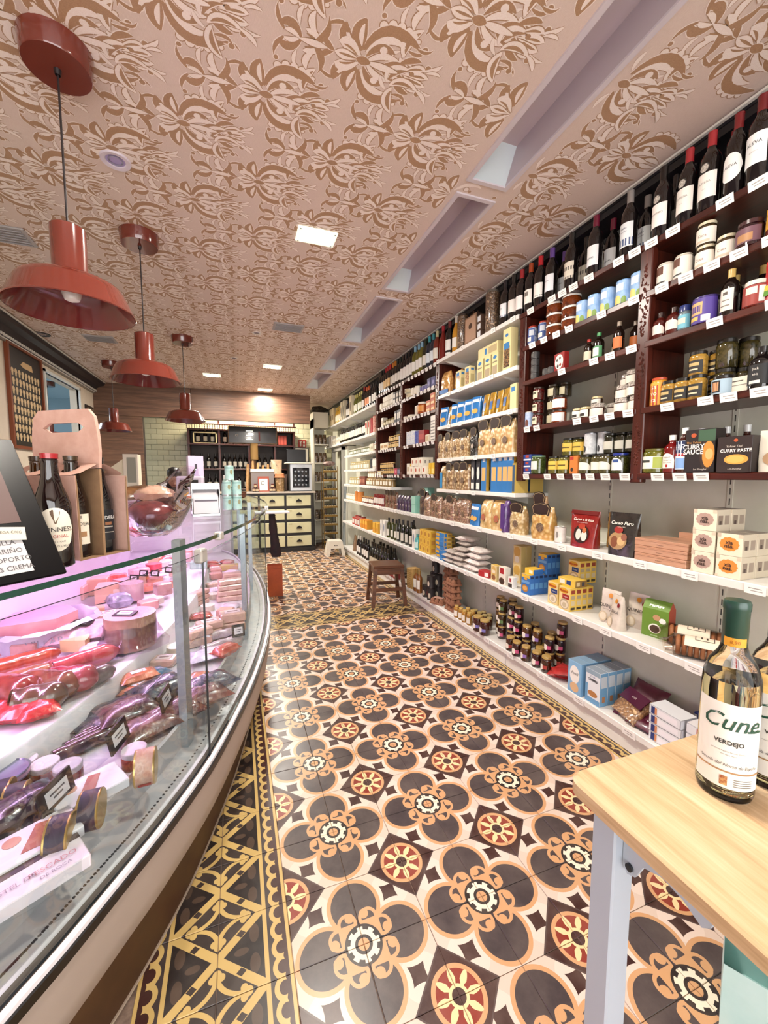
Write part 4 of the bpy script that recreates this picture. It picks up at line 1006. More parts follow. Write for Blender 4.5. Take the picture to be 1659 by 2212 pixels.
row(carton(.07, .06, .17, '#e3d49c', prints=((.2, .8, .7, .88, '#3478b4'),), name='pasta_carton'), B3, [1.31], label='cream carton with blue badge at the right of the third white shelf', cat='carton')
pa = bag(.13, .08, .215, '#f0dcb0', '#b48a50', 42, seed=11); pa2 = bag(.125, .08, .20, '#ecd6aa', '#96744a', 55, seed=12); pk = bag(.10, .07, .20, '#3a3638', '#16140f', 50, seed=13, seal='#d8d2c6')
row(pa2, B4, [2.33, 2.19, 2.055, 1.93], x=1.485, label='clear bag of small pasta with dark header card, left half of fourth white shelf', cat='bag', group='small pasta bags on the fourth white shelf')
row(pk, B4, [1.79], x=1.485, label='bag of black squid-ink pasta among the pale pasta bags', cat='bag')
row(bag(.15, .085, .235, '#f2e0b8', '#bd965e', 36, seed=14), B4, [1.645, 1.50, 1.37], x=1.487, label='large clear bag of bow-tie pasta near the mahogany post', cat='bag', group='large bow-tie pasta bags')
row(pa2, B4, [(2.26, 1.585), (2.1, 1.585), (1.95, 1.585), (1.6, 1.6)], label='pasta bag standing in the back row of the fourth white shelf', cat='bag', group='back row pasta bags')
row(bag(.14, .085, .21, '#ead2a6', '#86643e', 40, seed=15), B5, [2.17, 2.03, 1.92], x=1.485, label='clear mixed pasta bag with dark header on the fifth white shelf', cat='bag', group='mixed pasta bags on the fifth white shelf')
row(bag(.07, .06, .21, '#dcc79a', '#a8834e', 40, seed=16, header=None, seal=None, label=(-.3, .3, .05, .7, '#3a86bc')), B5, [2.30], x=1.48, label='narrow pasta bag with tall blue label at the left of fifth shelf', cat='bag')
row(carton(.055, .035, .25, '#2b2b33', prints=((.2, .85, .35, .75, '#e6e2d8', 1), (.1, .9, .05, .25, '#e6e2d8')), name='spaghetti_pack', sidecol='#17171c'), B5, [1.80, 1.73], x=1.482, label='black spaghetti pack with white oval label', cat='packet', group='black spaghetti packs', jit=.04)
sp = carton(.062, .03, .265, '#2d70ae', prints=((.14, .86, .30, .68, mat('#dcb878', .3, coat=.5, col2='#c79c56', nscale=60, stretch=(60, 1, 1))), (.3, .8, .84, .93, '#dfe4ea')), name='spaghetti_pack', sidecol='#c9a03c')
row(sp, B5, [1.645, 1.515, 1.45, 1.385, 1.325], x=1.478, label='blue spaghetti pack with clear middle window, fifth white shelf', cat='packet', group='blue spaghetti packs', face=.12, jit=.05)
row(carton(.03, .11, .20, '#b79a48', prints=((.1, .9, .05, .95, '#34506e'),), name='spaghetti_pack', sidecol='#c9ab58'), B5, [(1.262 + .0, 1.50 + .0), (1.265, 1.63)], label='yellow spaghetti pack edge-on at the right end of fifth shelf', cat='packet', group='edge-on yellow spaghetti packs', jit=.0, dx=0)

# ---------------------------------------------------------------- long white shelf at counter height (.955)
L3 = .955 + .0175
rb = [bag(.12, .085, .2, '#c8a084', '#6a4736', 55, seed=20 + k, c3='#e0c49a', header='#3a2a22' if k % 2 else None) for k in range(3)]
for k, y in enumerate(span(2.62, 1.92, 7)):
    row(rb[k % 3], L3, [y], x=1.49 + .02 * (k % 2), label=['clear bag of speckled mixed pasta without header, left of the blue packets', 'clear bag of speckled mixed pasta with brown header card', 'clear bag of reddish pasta twists with loose top'][k % 3], cat='bag')[0]['group'] = ['headerless mixed pasta bags', 'brown header mixed pasta bags', 'loose reddish pasta bags'][k % 3]
row(bag(.14, .08, .24, '#6a4038', '#2a1a16', 50, seed=31, header='#2a2422'), L3, [2.74], x=1.50, label='dark pasta bag tied at the top beside the green boxes', cat='bag')
row(blue_pkt(8), L3, [1.79, (1.73, 1.47), (1.76, 1.56)], x=1.487, label='blue pasta packet leaning between pasta bags on the counter-height shelf', cat='packet', group='blue packets on the counter-height shelf', face=.2)
row(bag(.15, .09, .215, '#f0dcae', '#c49e62', 30, seed=32, header=None, seal='#c9552c'), L3, [1.60, 1.46], x=1.49, label='big bag of pale pasta with round orange sticker', cat='bag', group='orange sticker pasta bags')
row(bag(.05, .08, .22, '#4a2a6c', '#6a4a8c', 20, seed=33, header=None, seal=None, label=(-.4, .4, .1, .9, '#52307a')), L3, [1.345], x=1.47, label='narrow purple packet between pasta bags', cat='packet')
row(bag(.13, .085, .19, '#eedcb4', '#b29460', 48, seed=34, hdr=.28), L3, [1.235], x=1.485, label='clear bag of rolled pasta with framed dark header, right of the purple packet', cat='bag', face=.25)
row(bag(.16, .09, .20, '#eed096', '#b88a44', 38, seed=35, hdr=.3), L3, [1.0], x=1.485, label='bag of nest-shaped tagliatelle with framed dark header card', cat='bag', face=.2)
row(bag(.10, .07, .26, '#8a5a4a', '#d0a878', 60, seed=36, hdr=.25, seal='#e4d8cc'), L3, [1.115], x=1.56, label='tall bag of striped pasta with raised header behind the tagliatelle', cat='bag', face=.2)
row(can(.032, .095, '#e2dcd6', '#d3ccc4', rim='#cfcac4', bands=((.3, .7, '#8d8580', .25, .3, 'oval'),)), L3, [.855], x=1.475, label='white tin beside the red cocoa pouch', cat='can')
rp = pouch(.165, .08, .20, '#7a1614', '#8f2420', prints=((.22, .78, .12, .62, '#2c1712', 1), (.30, .50, .2, .5, '#d8cfc6', 1), (.50, .72, .18, .46, '#dfd4ca', 1), (.36, .62, .5, .66, '#a83a2a', 1), (.53, .68, .4, .55, '#b9683c', 1), (0, 1, .9, 1., '#641010')), txts=(('Cacao a la taza', .0205, .52, .76, '#e9ddd2', .25, .0003), ('Chocolate en Polvo', .008, .5, .68, '#e0cfc4')), seed=8, name='cocoa_pouch')
row(rp, L3, [.69], x=1.49, label='red cocoa pouch with white script lettering', cat='pouch', jit=0, face=.12)
row(pouch(.14, .06, .19, '#b98a4a', '#8f6228', seed=12, name='cocoa_pouch'), L3, [.585], x=1.62, label='tan pouch peeking out behind the black cocoa pouch', cat='pouch')
row(pouch(.03, .08, .19, '#cfc6ba', '#8a3a2c', seed=12, name='cocoa_packet'), L3, [.80], x=1.56, label='thin white and red packet behind the white tin', cat='packet')
kp = pouch(.15, .07, .21, '#25211f', '#35302c', prints=((.1, .72, .14, .55, '#a8865c', 1), (.18, .42, .18, .45, '#7d4a30', 1), (.4, .66, .24, .44, '#c9a878', 1), (.52, .72, .36, .52, '#8d5a48', 1), (.26, .56, .52, .68, '#9c2f2a', 1)), txts=(('Cacao Puro', .024, .5, .76, '#efe8dc', .25, .0003), ('Cacao 100%', .008, .5, .67, '#d6cabb')), seed=9, name='cocoa_pouch')
row(kp, L3, [.435], x=1.478, label='black cocoa pouch with white script and cocoa pod picture', cat='pouch', jit=0, face=.1)
M_BALSA = wood('balsa', '#a5765c', '#b98a6e', '#c59a80', 'x', 1.5, .3)
def wbox(w, d, h, nm, txts=()):
    g = G().box(-w / 2, w / 2, -d / 2, d / 2, 0, h, 0, .002)
    ks = [K('lid_seam', G().box(-w / 2 - .0003, w / 2 + .0003, -d / 2 - .0003, d / 2 + .0003, h * .66, h * .69).mesh('lid_seam', [mat('#6a4634')]))]
    ks.append(K('lettering', text('Artesano', .008, pap('#54362a'), z=h * .35, x=0, y=-d / 2 - .0008)))
    return K(nm, g.mesh(nm, [M_BALSA]), tuple(ks))
wb = wbox(.235, .16, .034, 'nougat_box')
for k, lb in enumerate(('bottom wooden nougat box of the flat stack of three', 'middle wooden nougat box of the flat stack of three', 'top wooden nougat box of the flat stack of three')):
    inst(wb, (1.525 + .004 * k, .235 + .004 * k, L3 + .0345 * k), RW + .03 * k, lb, 'box', 'flat wooden nougat boxes')
inst(wbox(.20, .03, .13, 'nougat_box'), (1.635, .17, L3), RW + .05, 'wooden nougat box standing upright behind the flat stack', 'box')
xb = lambda c: carton(.085, .085, .085, '#e6dbc4', prints=((.12, .88, .22, .84, c, 2), (.0, .16, .82, 1., '#c9b9a4'), (.84, 1., .84, 1., '#d2c3ac'), (0, .12, .0, .12, '#d2c3ac')), txts=(('xia', .021, .5, .60, '#40302a', 0, .0005), ('nas.', .021, .5, .44, '#40302a', 0, .0005)), sidecol='#c9bda8', side=((.1, .45, .3, .75, '#8a7a6c'), (.55, .9, .3, .75, '#9a8a7c'), (.18, .35, .3, .5, '#4a3a34')), top='#8a7f74', name='tea_box')
xm, xo = xb('#b09488'), xb('#d88a3c')
for (y, z, m_, lb) in [(.055, 0, xm, 'bottom cream box with mauve scalloped badge'), (.055, 1, xm, 'middle cream box with mauve scalloped badge'), (.055, 2, xm, 'topmost cream box with mauve scalloped badge'), (-.037, 0, xo, 'lower cream box with orange scalloped badge'), (-.037, 1, xo, 'upper cream box with orange scalloped badge')]:
    inst(m_, (1.485, y, L3 + .0855 * z), RW + .01, lb, 'box', 'scalloped badge boxes')
for (y, z) in [(.055, 0), (.055, 1), (.055, 2), (-.037, 0), (-.037, 1)]:
    inst(xm if y > 0 else xo, (1.575, y, L3 + .0855 * z), RW, 'cream badge box in the back row of the ' + ('mauve' if y > 0 else 'orange') + ' stack', 'box', 'back row ' + ('mauve' if y > 0 else 'orange') + ' badge boxes')

# ---------------------------------------------------------------- lower white shelf (.575)
L2 = .575 + .0175
M_CRUST = mat('#b0724a', .5, col2='#c98e64', nscale=20, bump=.001, bscale=80); M_CELLO = thin_glass('cellophane', '#f7efe8', .8)
def bread(nm='crispbread_roll'):
    g = G()
    for k in range(9):
        x = -.085 + k * .021
        g.lathe([(0, 0), (.036, 0), (.042, .004), (.042, .013), (.036, .0175), (0, .0175)], 16)
        n = 6 * 16
        for i in range(len(g.v) - n, len(g.v)):
            a, b, c_ = g.v[i]; g.v[i] = (x + c_, a, b + .043)
    wr = G(); wr.tube([(-.13, 0, .030), (-.105, 0, .036), (-.094, 0, .044), (.11, 0, .044), (.12, 0, .036), (.145, 0, .030)], [.028, .030, .0455, .0455, .030, .026], 14, cap=False)
    lb = G()
    for i in range(9):
        a = radians(20 + 140 * i / 8); lb.v += [(-.055, -.0465 * cos(a), .044 + .0465 * sin(a)), (.06, -.0465 * cos(a), .044 + .0465 * sin(a))]
    for i in range(8): lb.f.append([2 * i, 2 * i + 1, 2 * i + 3, 2 * i + 2]); lb.mi.append(0); lb.sm.append(True)
    fr = G()
    for (x0, x1, i0, i1) in [(-.02, .045, 2.2, 2.4), (-.02, .045, 5.0, 5.2), (-.02, -.017, 2.2, 5.2), (.042, .045, 2.2, 5.2), (.0, .005, 3, 4.4), (.018, .023, 3, 4.4)]:
        o = len(fr.v); n = 4
        for j in range(n + 1):
            a = radians(20 + 140 * (i0 + (i1 - i0) * j / n) / 8); fr.v += [(x0, -.0472 * cos(a), .044 + .0472 * sin(a)), (x1, -.0472 * cos(a), .044 + .0472 * sin(a))]
        for j in range(n): fr.f.append([o + 2 * j, o + 2 * j + 1, o + 2 * j + 3, o + 2 * j + 2]); fr.mi.append(0); fr.sm.append(True)
    return K(nm, g.mesh(nm, [M_CRUST]), (K('wrapper', wr.mesh('wrapper', [M_CELLO])), K('label', lb.mesh('label', [pap('#e3d3bd')]), (K('printed_frame', fr.mesh('printed_frame', [pap('#4a3c34')])),))))
br = bread()
inst(br, (1.60, .17, L2 + .002), RW + .55, 'wrapped roll of round crispbreads against the wall', 'bread', 'wrapped crispbread rolls')
inst(br, (1.505, .075, L2 + .002), RW + .55, 'wrapped roll of round crispbreads at the shelf edge', 'bread', 'wrapped crispbread rolls')
def gable(w, d, h):
    g = G(); hh = h * .78
    vs = [(-w / 2, -d / 2, 0), (w / 2, -d / 2, 0), (w / 2, d / 2, 0), (-w / 2, d / 2, 0), (-w / 2, -d / 2, hh), (w / 2, -d / 2, hh), (w / 2, d / 2, hh), (-w / 2, d / 2, hh), (-w / 2, -.004, h), (w / 2, -.004, h), (w / 2, .004, h), (-w / 2, .004, h)]
    g.add(vs, [(3, 2, 1, 0), (0, 1, 5, 4), (2, 3, 7, 6), (4, 5, 9, 8), (6, 7, 11, 10), (8, 9, 10, 11)]); g.add(vs, [(1, 2, 6, 5), (5, 6, 10, 9), (3, 0, 4, 7), (7, 4, 8, 11)], 1)
    pr = [('printed_panel', [( .0, .25, .18, 1, '#efe9e0'), (.0, .24, .145, 1, '#4a3324'), (.28, .5, .1, 1, '#efece6'), (.06, .56, .11, 1, '#b98d68')])]
    kids = []
    for j, (cx, cz, r, _, c_) in enumerate(pr[0][1]):
        gg = G(); gg.add([(cx * w + r * w * 1.3 * cos(2 * pi * k / 16), -d / 2 - .0006 - .0003 * j, cz * h + r * h * .75 * sin(2 * pi * k / 16)) for k in range(16)], [tuple(range(16))]); kids.append(K('printed_panel', gg.mesh('printed_panel', [pap(c_)])))
    kids.append(K('lettering', text('MIAM', .026, pap('#e9efe0'), z=.0, x=0, y=0, bold=.0008), loc=(0, -d * .32, h * .87), rot=(-radians(40), 0, 0)))
    kids.append(K('lettering', text('granola', .010, pap('#dfe9d0'), z=h * .06, x=0, y=-d / 2 - .0014)))
    return K('gable_box', g.mesh('gable_box', [pap('#64862e'), pap('#a84a34')]), tuple(kids))
inst(gable(.115, .07, .175), (1.58, .315, L2), RW + .22, 'green gable-topped box with orange sides', 'box')
qn = lambda s: pouch(.105, .06, .175, '#d8cdc0', '#cbbfb2', prints=((.44, .66, .76, .90, '#d08a34', 1), (.70, .92, .66, .8, '#7a1f22', 1), (.05, .5, .04, .34, '#cbb89c', 1), (.12, .45, .08, .3, '#dfd2bd', 1)), txts=(('QUINOA', .023, .5, .52, '#2e2826', 0, .0002), ('real blanca', .007, .4, .42, '#4a423e')), seed=s, name='quinoa_bag', flare=-.05, lump=.003)
inst(qn(41), (1.53, .535, L2), RW + .12, 'leftmost beige quinoa bag with orange and maroon dots', 'bag', 'quinoa bags')
inst(qn(42), (1.485, .455, L2), RW - .25, 'narrow-looking beige quinoa bag at the shelf edge, front of the three', 'bag', 'quinoa bags', scale=(.75, 1, .98))
inst(qn(43), (1.60, .43, L2), RW + .15, 'rightmost beige quinoa bag standing behind the other two', 'bag', 'quinoa bags')
def mz(c): return carton(.085, .042, .135, '#dcc07e', prints=((.05, .95, .04, .97, '#e0c88c'), (.03, .85, .72, .95, '#d9a22c', 1), (.12, .92, .04, .5, '#b5a283', 1), (.2, .84, .08, .42, '#ded2bd', 1), (.34, .7, .12, .34, '#c2b294', 1), (.34, .92, .50, .70, c)), txts=(('Maizena', .019, .45, .83, '#b5481c', .2, .0005), ('Original', .010, .63, .6, '#efe9dc', .1)), sidecol='#d9b64c', side=((.15, .85, .74, .92, '#8d3a2a'), (.15, .85, .52, .68, '#a8987c'), (.15, .85, .24, .46, '#c9b894'), (.12, .88, .06, .18, '#3c3224')), top='#e0b93e', name='cornflour_box')
mb, mr = mz('#1f3a78'), mz('#9c2422')
for k in range(4): inst(mr, (1.467 + .0425 * k, .775, L2), RW, 'yellow cornflour box with red badge' + (', foremost of its row' if k == 0 else ' in the row behind the foremost one'), 'box', 'red badge cornflour boxes')
for k in range(4): inst(mb, (1.485 + .0425 * k, .885, L2), RW, 'yellow cornflour box with blue badge' + (', foremost of its row' if k == 0 else ' in the row behind the foremost one'), 'box', 'blue badge cornflour boxes')
for k in range(3): inst(mb, (1.585 + .0425 * k, .83, L2 + .1355), RW, 'yellow cornflour box with blue badge standing on top of the others', 'box', 'upper cornflour boxes')
inst(carton(.13, .085, .042, '#d9b64c', prints=((.1, .4, .2, .8, '#e6dfcf'), (.5, .75, .2, .8, '#1f3a78')), sidecol='#8a6a34', side=((.1, .4, .2, .8, '#cfb98a'), (.55, .8, .2, .8, '#3c3a44')), name='cornflour_box'), (1.515, .79, L2 + .1357), RW, 'yellow cornflour box lying flat on top of the red badge row', 'box')
bx_ = carton(.085, .035, .13, '#3470b8', prints=((.05, .95, .84, .99, '#e0b53a'), (.1, .8, .1, .48, '#b07a40', 1), (.2, .7, .18, .42, '#d9a45c', 1), (.3, .7, .72, .84, '#d99a2c', 1), (.05, .95, .55, .68, '#6a9cd0')), sidecol='#2f66ae', side=((.12, .88, .82, .96, '#1c2f58'), (.1, .9, .3, .6, '#5a94cc')), top='#e0b53a', name='breadcrumb_box')
for k in range(7): inst(bx_, (1.467 + .0355 * k, 1.115, L2), RW, 'blue breadcrumb box with yellow top' + (', foremost of its row' if k == 0 else ' in the row behind the foremost one'), 'box', 'blue breadcrumb boxes')
for k in range(3): inst(bx_, (1.585 + .0355 * k, 1.10, L2 + .1305), RW, 'blue breadcrumb box standing on top of the lower row', 'box', 'upper blue breadcrumb boxes')
inst(carton(.085, .08, .035, '#e0b53a', prints=((.5, .9, .2, .8, '#e9e2cf'),), sidecol='#2f66ae', name='breadcrumb_box'), (1.515, 1.115, L2 + .1307), RW, 'breadcrumb box lying flat with its yellow face up', 'box')
row(carton(.075, .045, .115, '#dcc692', prints=((.1, .9, .3, .95, '#cfa95c', 1), (.15, .85, .05, .4, '#8a5a34', 1), (.2, .8, .5, .7, '#e9dcc0')), top='#d9b85a', sidecol='#c9b27c', name='flour_box'), L2, [1.475], x=1.475, label='cream baking box with oval yellow badge, left of the cake box', cat='box')
row(carton(.075, .045, .125, '#e4ddd0', prints=((.05, .95, .0, .4, '#5a3a28', 1), (.2, .8, .62, .96, '#a8222a'), (.2, .8, .05, .3, '#3a2418', 1)), top='#e4ddd0', sidecol='#d9d2c4', name='cake_box'), L2, [1.365], x=1.472, label='white cake box with red shield and chocolate cake picture', cat='box')
row(carton(.05, .04, .075, '#e6e2dc', prints=((.35, .7, .55, .9, '#9c2a30'), (.1, .9, .05, .4, '#3a302c')), name='flour_box'), L2, [1.272], x=1.465, label='small white box beside the blue breadcrumb boxes', cat='box')
st = carton(.085, .045, .135, '#d9c08a', prints=((.08, .92, .4, .95, '#cda04e', 1), (.2, .8, .08, .45, '#e4d8c4', 1)), sidecol='#c2a868', top='#cfb26a', name='flour_box')
row(st, L2, [(1.37, 1.60), (1.37, 1.646), (1.37, 1.60, L2 + .1355), (1.37, 1.646, L2 + .1355)], label='tan baking box in the double stack against the wall', cat='box', group='tan baking boxes by the wall', jit=0, dx=0)
row(carton(.11, .07, .045, '#a8262a', prints=((.6, .95, .2, .85, '#e4dedb'),), name='flour_box'), L2, [1.60], x=1.48, label='red packet with white end lying beside the rice sacks', cat='packet', face=.3)
sk = [sack(.19, .13, .048, seed=s, prt='#8a4a48' if s == 2 else None) for s in (1, 2, 3)]; skg = [sack(.16, .12, .04, '#cfc4bb', '#a89c94', seed=s) for s in (4, 5)]
k = 0
for z in range(4):
    inst(sk[z % 2 + 1 if z else 1], (1.51 + .006 * z, 1.80 - .008 * z, L2 + .049 * z), RW + random.uniform(-.1, .1), ['lowest', 'second', 'third', 'topmost'][z] + ' white rice sack in the front pile', 'sack', 'front pile of white rice sacks')
for (y, x, z, s) in [(2.0, 1.50, 0, 0), (2.02, 1.50, 1, 1), (2.0, 1.51, 2, 0), (2.0, 1.52, 3, 1), (2.15, 1.49, 0, 0), (2.16, 1.49, 1, 1), (2.14, 1.5, 2, 0), (2.0, 1.62, 0, 0), (2.0, 1.62, 1, 1), (2.0, 1.62, 2, 0), (2.0, 1.61, 3, 1), (2.02, 1.56, 4.05, 1)]:
    inst(skg[s], (x, y, L2 + .041 * z), RW + random.uniform(-.15, .15), 'greyish rice sack in the slumped pile behind the white sacks', 'sack', 'slumped greyish rice sacks')
inst(sk[1], (1.56, 2.0, L2 + .041 * 5.1), RW + .4, 'white rice sack lying crosswise on the very top of the piles', 'sack')
row(sack(.14, .1, .05, '#d6cac4', '#b9aca6', seed=9), L2, [(1.63, 1.655)], label='rice sack standing upright against the wall', cat='sack')[0].rotation_euler = (radians(80), 0, RW)
bz = carton(.16, .085, .04, '#2f78bc', prints=((.05, .45, .2, .8, '#d9a42c'),), sidecol='#c9a23c', side=((.05, .35, .1, .9, '#2468ac'), (.45, .9, .25, .75, '#8a6a34')), name='lasagne_box', top='#d0a840')
row(bz, L2, [(2.36, 1.515, L2 + .0405 * k) for k in range(6)] + [(2.45, 1.60, L2 + .0405 * k) for k in range(5)], label='blue and yellow lasagne box in the stack beside the rice sacks', cat='box', group='stacked lasagne boxes', jit=.05, dx=.004)
row(can(.026, .05, '#2a70b4', '#4a90cc', rim='#2a70b4', lidcol='#3a86c4'), L2, [2.28, (2.275, 1.49, L2 + .0505), 2.225], x=1.465, label='small round blue tub in front of the lasagne boxes', cat='tub', group='small round blue tubs')
yb = carton(.085, .07, .075, '#d0a02c', prints=((.06, .94, .1, .9, '#dcb348'), (.3, .7, .2, .8, '#b0782c', 1)), sidecol='#c2962c', side=((.2, .8, .2, .8, '#a8742c'),), top='#d9b24a', name='biscuit_pack')
row(yb, L2, [(2.58 + .09 * (k % 3), 1.49 + .002 * k, L2 + .0755 * (k // 3)) for k in range(9)] + [(2.60 + .09 * (k % 3), 1.58, L2 + .0755 * (k // 3)) for k in range(9)], label='golden biscuit pack in the block left of the lasagne boxes', cat='packet', group='block of golden biscuit packs', jit=.03, dx=.002)
oil = bottle(glass='#3a3c10', cap='#1c1a14', lab='#e2ddd0', h=.25, r=.03, z0=.03, z1=.11, name='oil_bottle'); oil2 = bottle(glass='#15160c', cap='#15120f', lab='#cfcabd', h=.27, r=.031, z0=.03, z1=.12, name='oil_bottle')
row(oil2, L2, span(3.05, 3.42, 4) + [(3.2, 1.58)], label='dark olive oil bottle with black cap on the lower white shelf', cat='bottle', group='dark olive oil bottles')
row(oil, L2, span(3.52, 3.76, 3), label='green olive oil bottle left of the dark oils', cat='bottle', group='green olive oil bottles')
row(carton(.075, .075, .2, '#e2dfd8', prints=((.3, .7, .3, .8, '#5a6a88', 1),), name='oil_carton', sidecol='#d6d2ca'), L2, [2.93, 3.87, 3.97], label='tall white oil carton with blue print on the lower white shelf', cat='carton', group='tall white oil cartons')
row(bottle(glass='#4a9c9c', cap='#3a8a8c', lab='#bfe0dc', h=.16, r=.03, z0=.02, z1=.08, name='bottle'), L2, [2.86], x=1.47, label='turquoise bottle between white carton and golden biscuit packs', cat='bottle')
row(carton(.10, .08, .14, '#d9a83a', prints=((.1, .9, .1, .5, '#c98a2c'),), name='biscuit_pack', sidecol='#cf9c34'), L2, [4.13, 4.25, (4.2, 1.6)], label='yellow biscuit carton left of the white oil cartons', cat='carton', group='yellow cartons left of the oils')
row(carton(.09, .09, .13, '#d88a2c', prints=((.1, .9, .5, .9, '#e4b44a'),), name='biscuit_pack', sidecol='#d0952c'), L2, span(4.62, 4.85, 3), label='orange biscuit carton at the far part of the lower shelf', cat='carton', group='orange biscuit cartons')
row(carton(.10, .09, .12, '#a8322c', prints=((.1, .9, .2, .8, '#d8cfc6'),), name='biscuit_pack', sidecol='#d6d0c8'), L2, [5.0, 5.15, 5.3], label='red and white carton at the far end of the lower shelf', cat='carton', group='red and white far cartons')
row(jar(.04, .12, '#7a3a24', '#4a2014', lid='#8a2f2a', lab='#ddd6cc'), L2, [5.45, 5.58, 5.2 + .0, 4.45], x=1.6, label='brown preserve jar at the back of the far lower shelf', cat='jar', group='far brown preserve jars')

# ---------------------------------------------------------------- bottom deck
L1 = .115 + .0175
sg = carton(.15, .1, .042, '#d3d4da', prints=((.02, .98, .05, .95, '#dfe0e4'), (.08, .2, .1, .9, '#26356e'), (.2, .27, .1, .9, '#c9875c'), (.3, .9, .2, .8, '#eceaf0')), top='#d9dade', sidecol='#cdced6', name='sugar_pack', bev=.006)
sgr = carton(.15, .1, .042, '#d3d4da', prints=((.02, .98, .05, .95, '#dfe0e4'), (.3, .5, .1, .9, '#b03028'), (.55, .95, .2, .8, '#eceaf0')), top='#dcd8da', sidecol='#cdced6', name='sugar_pack', bev=.006)
for k in range(4): inst(sg, (1.53 - .002 * k, .185, L1 + .0425 * k), RW + random.uniform(-.05, .05), ['lowest', 'second', 'third', 'top'][k] + ' sugar pack with blue stripe in the left pile', 'packet', 'blue stripe sugar packs')
for k in range(4): inst(sgr, (1.535, .025, L1 + .0425 * k), RW + random.uniform(-.05, .05), ['lowest', 'second', 'third', 'top'][k] + ' sugar pack with red stripe in the right pile', 'packet', 'red stripe sugar packs')
row(carton(.05, .09, .16, '#26356e', prints=((.05, .3, .05, .95, '#d9dade'),), sidecol='#2b3c7c', name='sugar_pack'), L1, [(.13, 1.665)], label='upright blue pack behind the sugar piles', cat='packet', jit=0)
nb = bag(.16, .06, .16, '#c79a66', '#7a5230', 55, header=None, seal=None, seed=51, label=(-.46, .46, .45, .9, '#4a1230'), c3='#e0bd90', name='snack_bag', txt=('anit', .02, '#d8c4c8'))
o = inst(nb, (1.50, .415, L1 + .012), RW, 'snack bag with maroon top lying toward the aisle', 'bag', rot=(radians(-52), 0, RW - .25))
pb2 = sack(.17, .14, .05, '#4a1026', '#5c1a34', seed=52, name='snack_bag')
for k, (x, y, z, rx, a) in enumerate([(1.59, .40, .03, -40, .2), (1.62, .33, .035, -35, -.2), (1.60, .27, .02, -20, .3), (1.64, .38, .09, -50, 0), (1.56, .30, .0, -8, .1)]):
    inst(pb2, (x, y, L1 + z), RW, 'glossy maroon snack bag in the heap behind the open one', 'bag', 'heap of maroon snack bags', rot=(radians(rx) * -1, 0, RW + a))
cr = carton(.095, .055, .185, '#dfe3e8', prints=((.0, 1, .0, .16, '#6a9cc4'), (.0, .18, .16, .55, '#6a9cc4'), (.2, .85, .2, .38, '#b07a4a', 1), (.0, 1., .86, 1., '#8fa4b4')), txts=(('CRISPIES', .017, .5, .70, '#22262e', 0, .0006), ('SCHAR', .011, .5, .80, '#2a4a80')), sidecol='#6a9cc4', side=((.1, .9, .55, .9, '#c3cdd6'), (.3, .7, .12, .3, '#a8744a')), top='#8a97a4', name='cereal_box')
pe = carton(.095, .055, .185, '#85b2d6', prints=((.15, .88, .32, .88, '#ece8e2', 1), (.2, .85, .05, .35, '#d9b48c', 1)), txts=(('Poell', .024, .52, .64, '#3a3a44', .25),), sidecol='#6f9cc2', top='#7f9cb4', name='cereal_box')
for k in range(4): inst(cr, (1.497 + .0555 * k, .575, L1), RW, 'pale blue and white cereal box' + (', foremost of its row' if k == 0 else ' in the row behind the foremost one'), 'box', 'pale blue cereal boxes')
for k in range(4): inst(pe, (1.485 + .0555 * k, .69, L1), RW, 'sky blue cereal box with white oval' + (', foremost of its row' if k == 0 else ' in the row behind the foremost one'), 'box', 'sky blue cereal boxes')
rs = sack(.15, .09, .035, '#9c1c1e', '#b83230', seed=61, name='snack_pack')
for k, (y, x, z, a) in enumerate([(.86, 1.53, 0, .6), (.84, 1.57, .02, .3), (.82, 1.52, .035, .9), (.80, 1.60, .0, -.2)]):
    inst(rs, (x, y, L1 + z), RW + a, 'shiny red snack packet in the small heap left of the cereals', 'packet', 'heap of red snack packets', rot=(0, .25 * (k % 2), RW + a))
def jam(c, c2, lc): return jar(.033, .10, c, c2, lid='#b0904e', lab='#e9e2d6', z0=.16, z1=.55, half=.55, lidh=.13, shape='oval', ns=60, extra=((.75, 2.1, .2, .8, lc),), neck=.86)
JT = [('#3a1210', '#1c0808', '#c0507a'), ('#5a3414', '#341c0a', '#8a6ab0'), ('#2c0c12', '#140508', '#c0507a'), ('#46240f', '#2a1408', '#a8403a'), ('#402a12', '#22160a', '#5a7a4a')]
JN = ['cherry-red jam jar with pink label end', 'brown jam jar with lilac label end', 'near-black jam jar with pink label end', 'amber jam jar with red label end', 'dark honey jar with green label end']
jj = [jam(*t) for t in JT]
def jams(lst, where, g):
    by = {}
    for (y, x, z, k) in lst: by.setdefault(k, []).append((y, x, L1 + z * .1005))
    for k, v in by.items(): row(jj[k], L1, v, label=JN[k] + ' ' + where, cat='jar', group=JN[k] + ' ' + g, jit=.25, dx=.001)
jams([(.955, 1.497, 0, 3), (1.035, 1.49, 0, 0), (1.13, 1.483, 0, 1), (1.215, 1.475, 0, 0), (1.30, 1.487, 0, 3), (1.0, 1.56, 0, 3), (.97, 1.62, 0, 3), (1.08, 1.555, 0, 1)], 'in the front row of the jam display', 'front row')
jams([(1.0, 1.56, 1, 2), (.97, 1.62, 1, 2), (1.22, 1.56, 1, 1), (1.13, 1.575, 1, 1), (1.22, 1.56, 0, 2), (1.13, 1.60, 0, 1), (1.32, 1.565, 0, 2), (1.32, 1.565, 1, 2), (1.40, 1.57, 0, 2), (1.40, 1.57, 1, 2), (.97, 1.63, 2, 0), (1.06, 1.635, 1, 1)], 'in the second tier of the jam display', 'second tier')
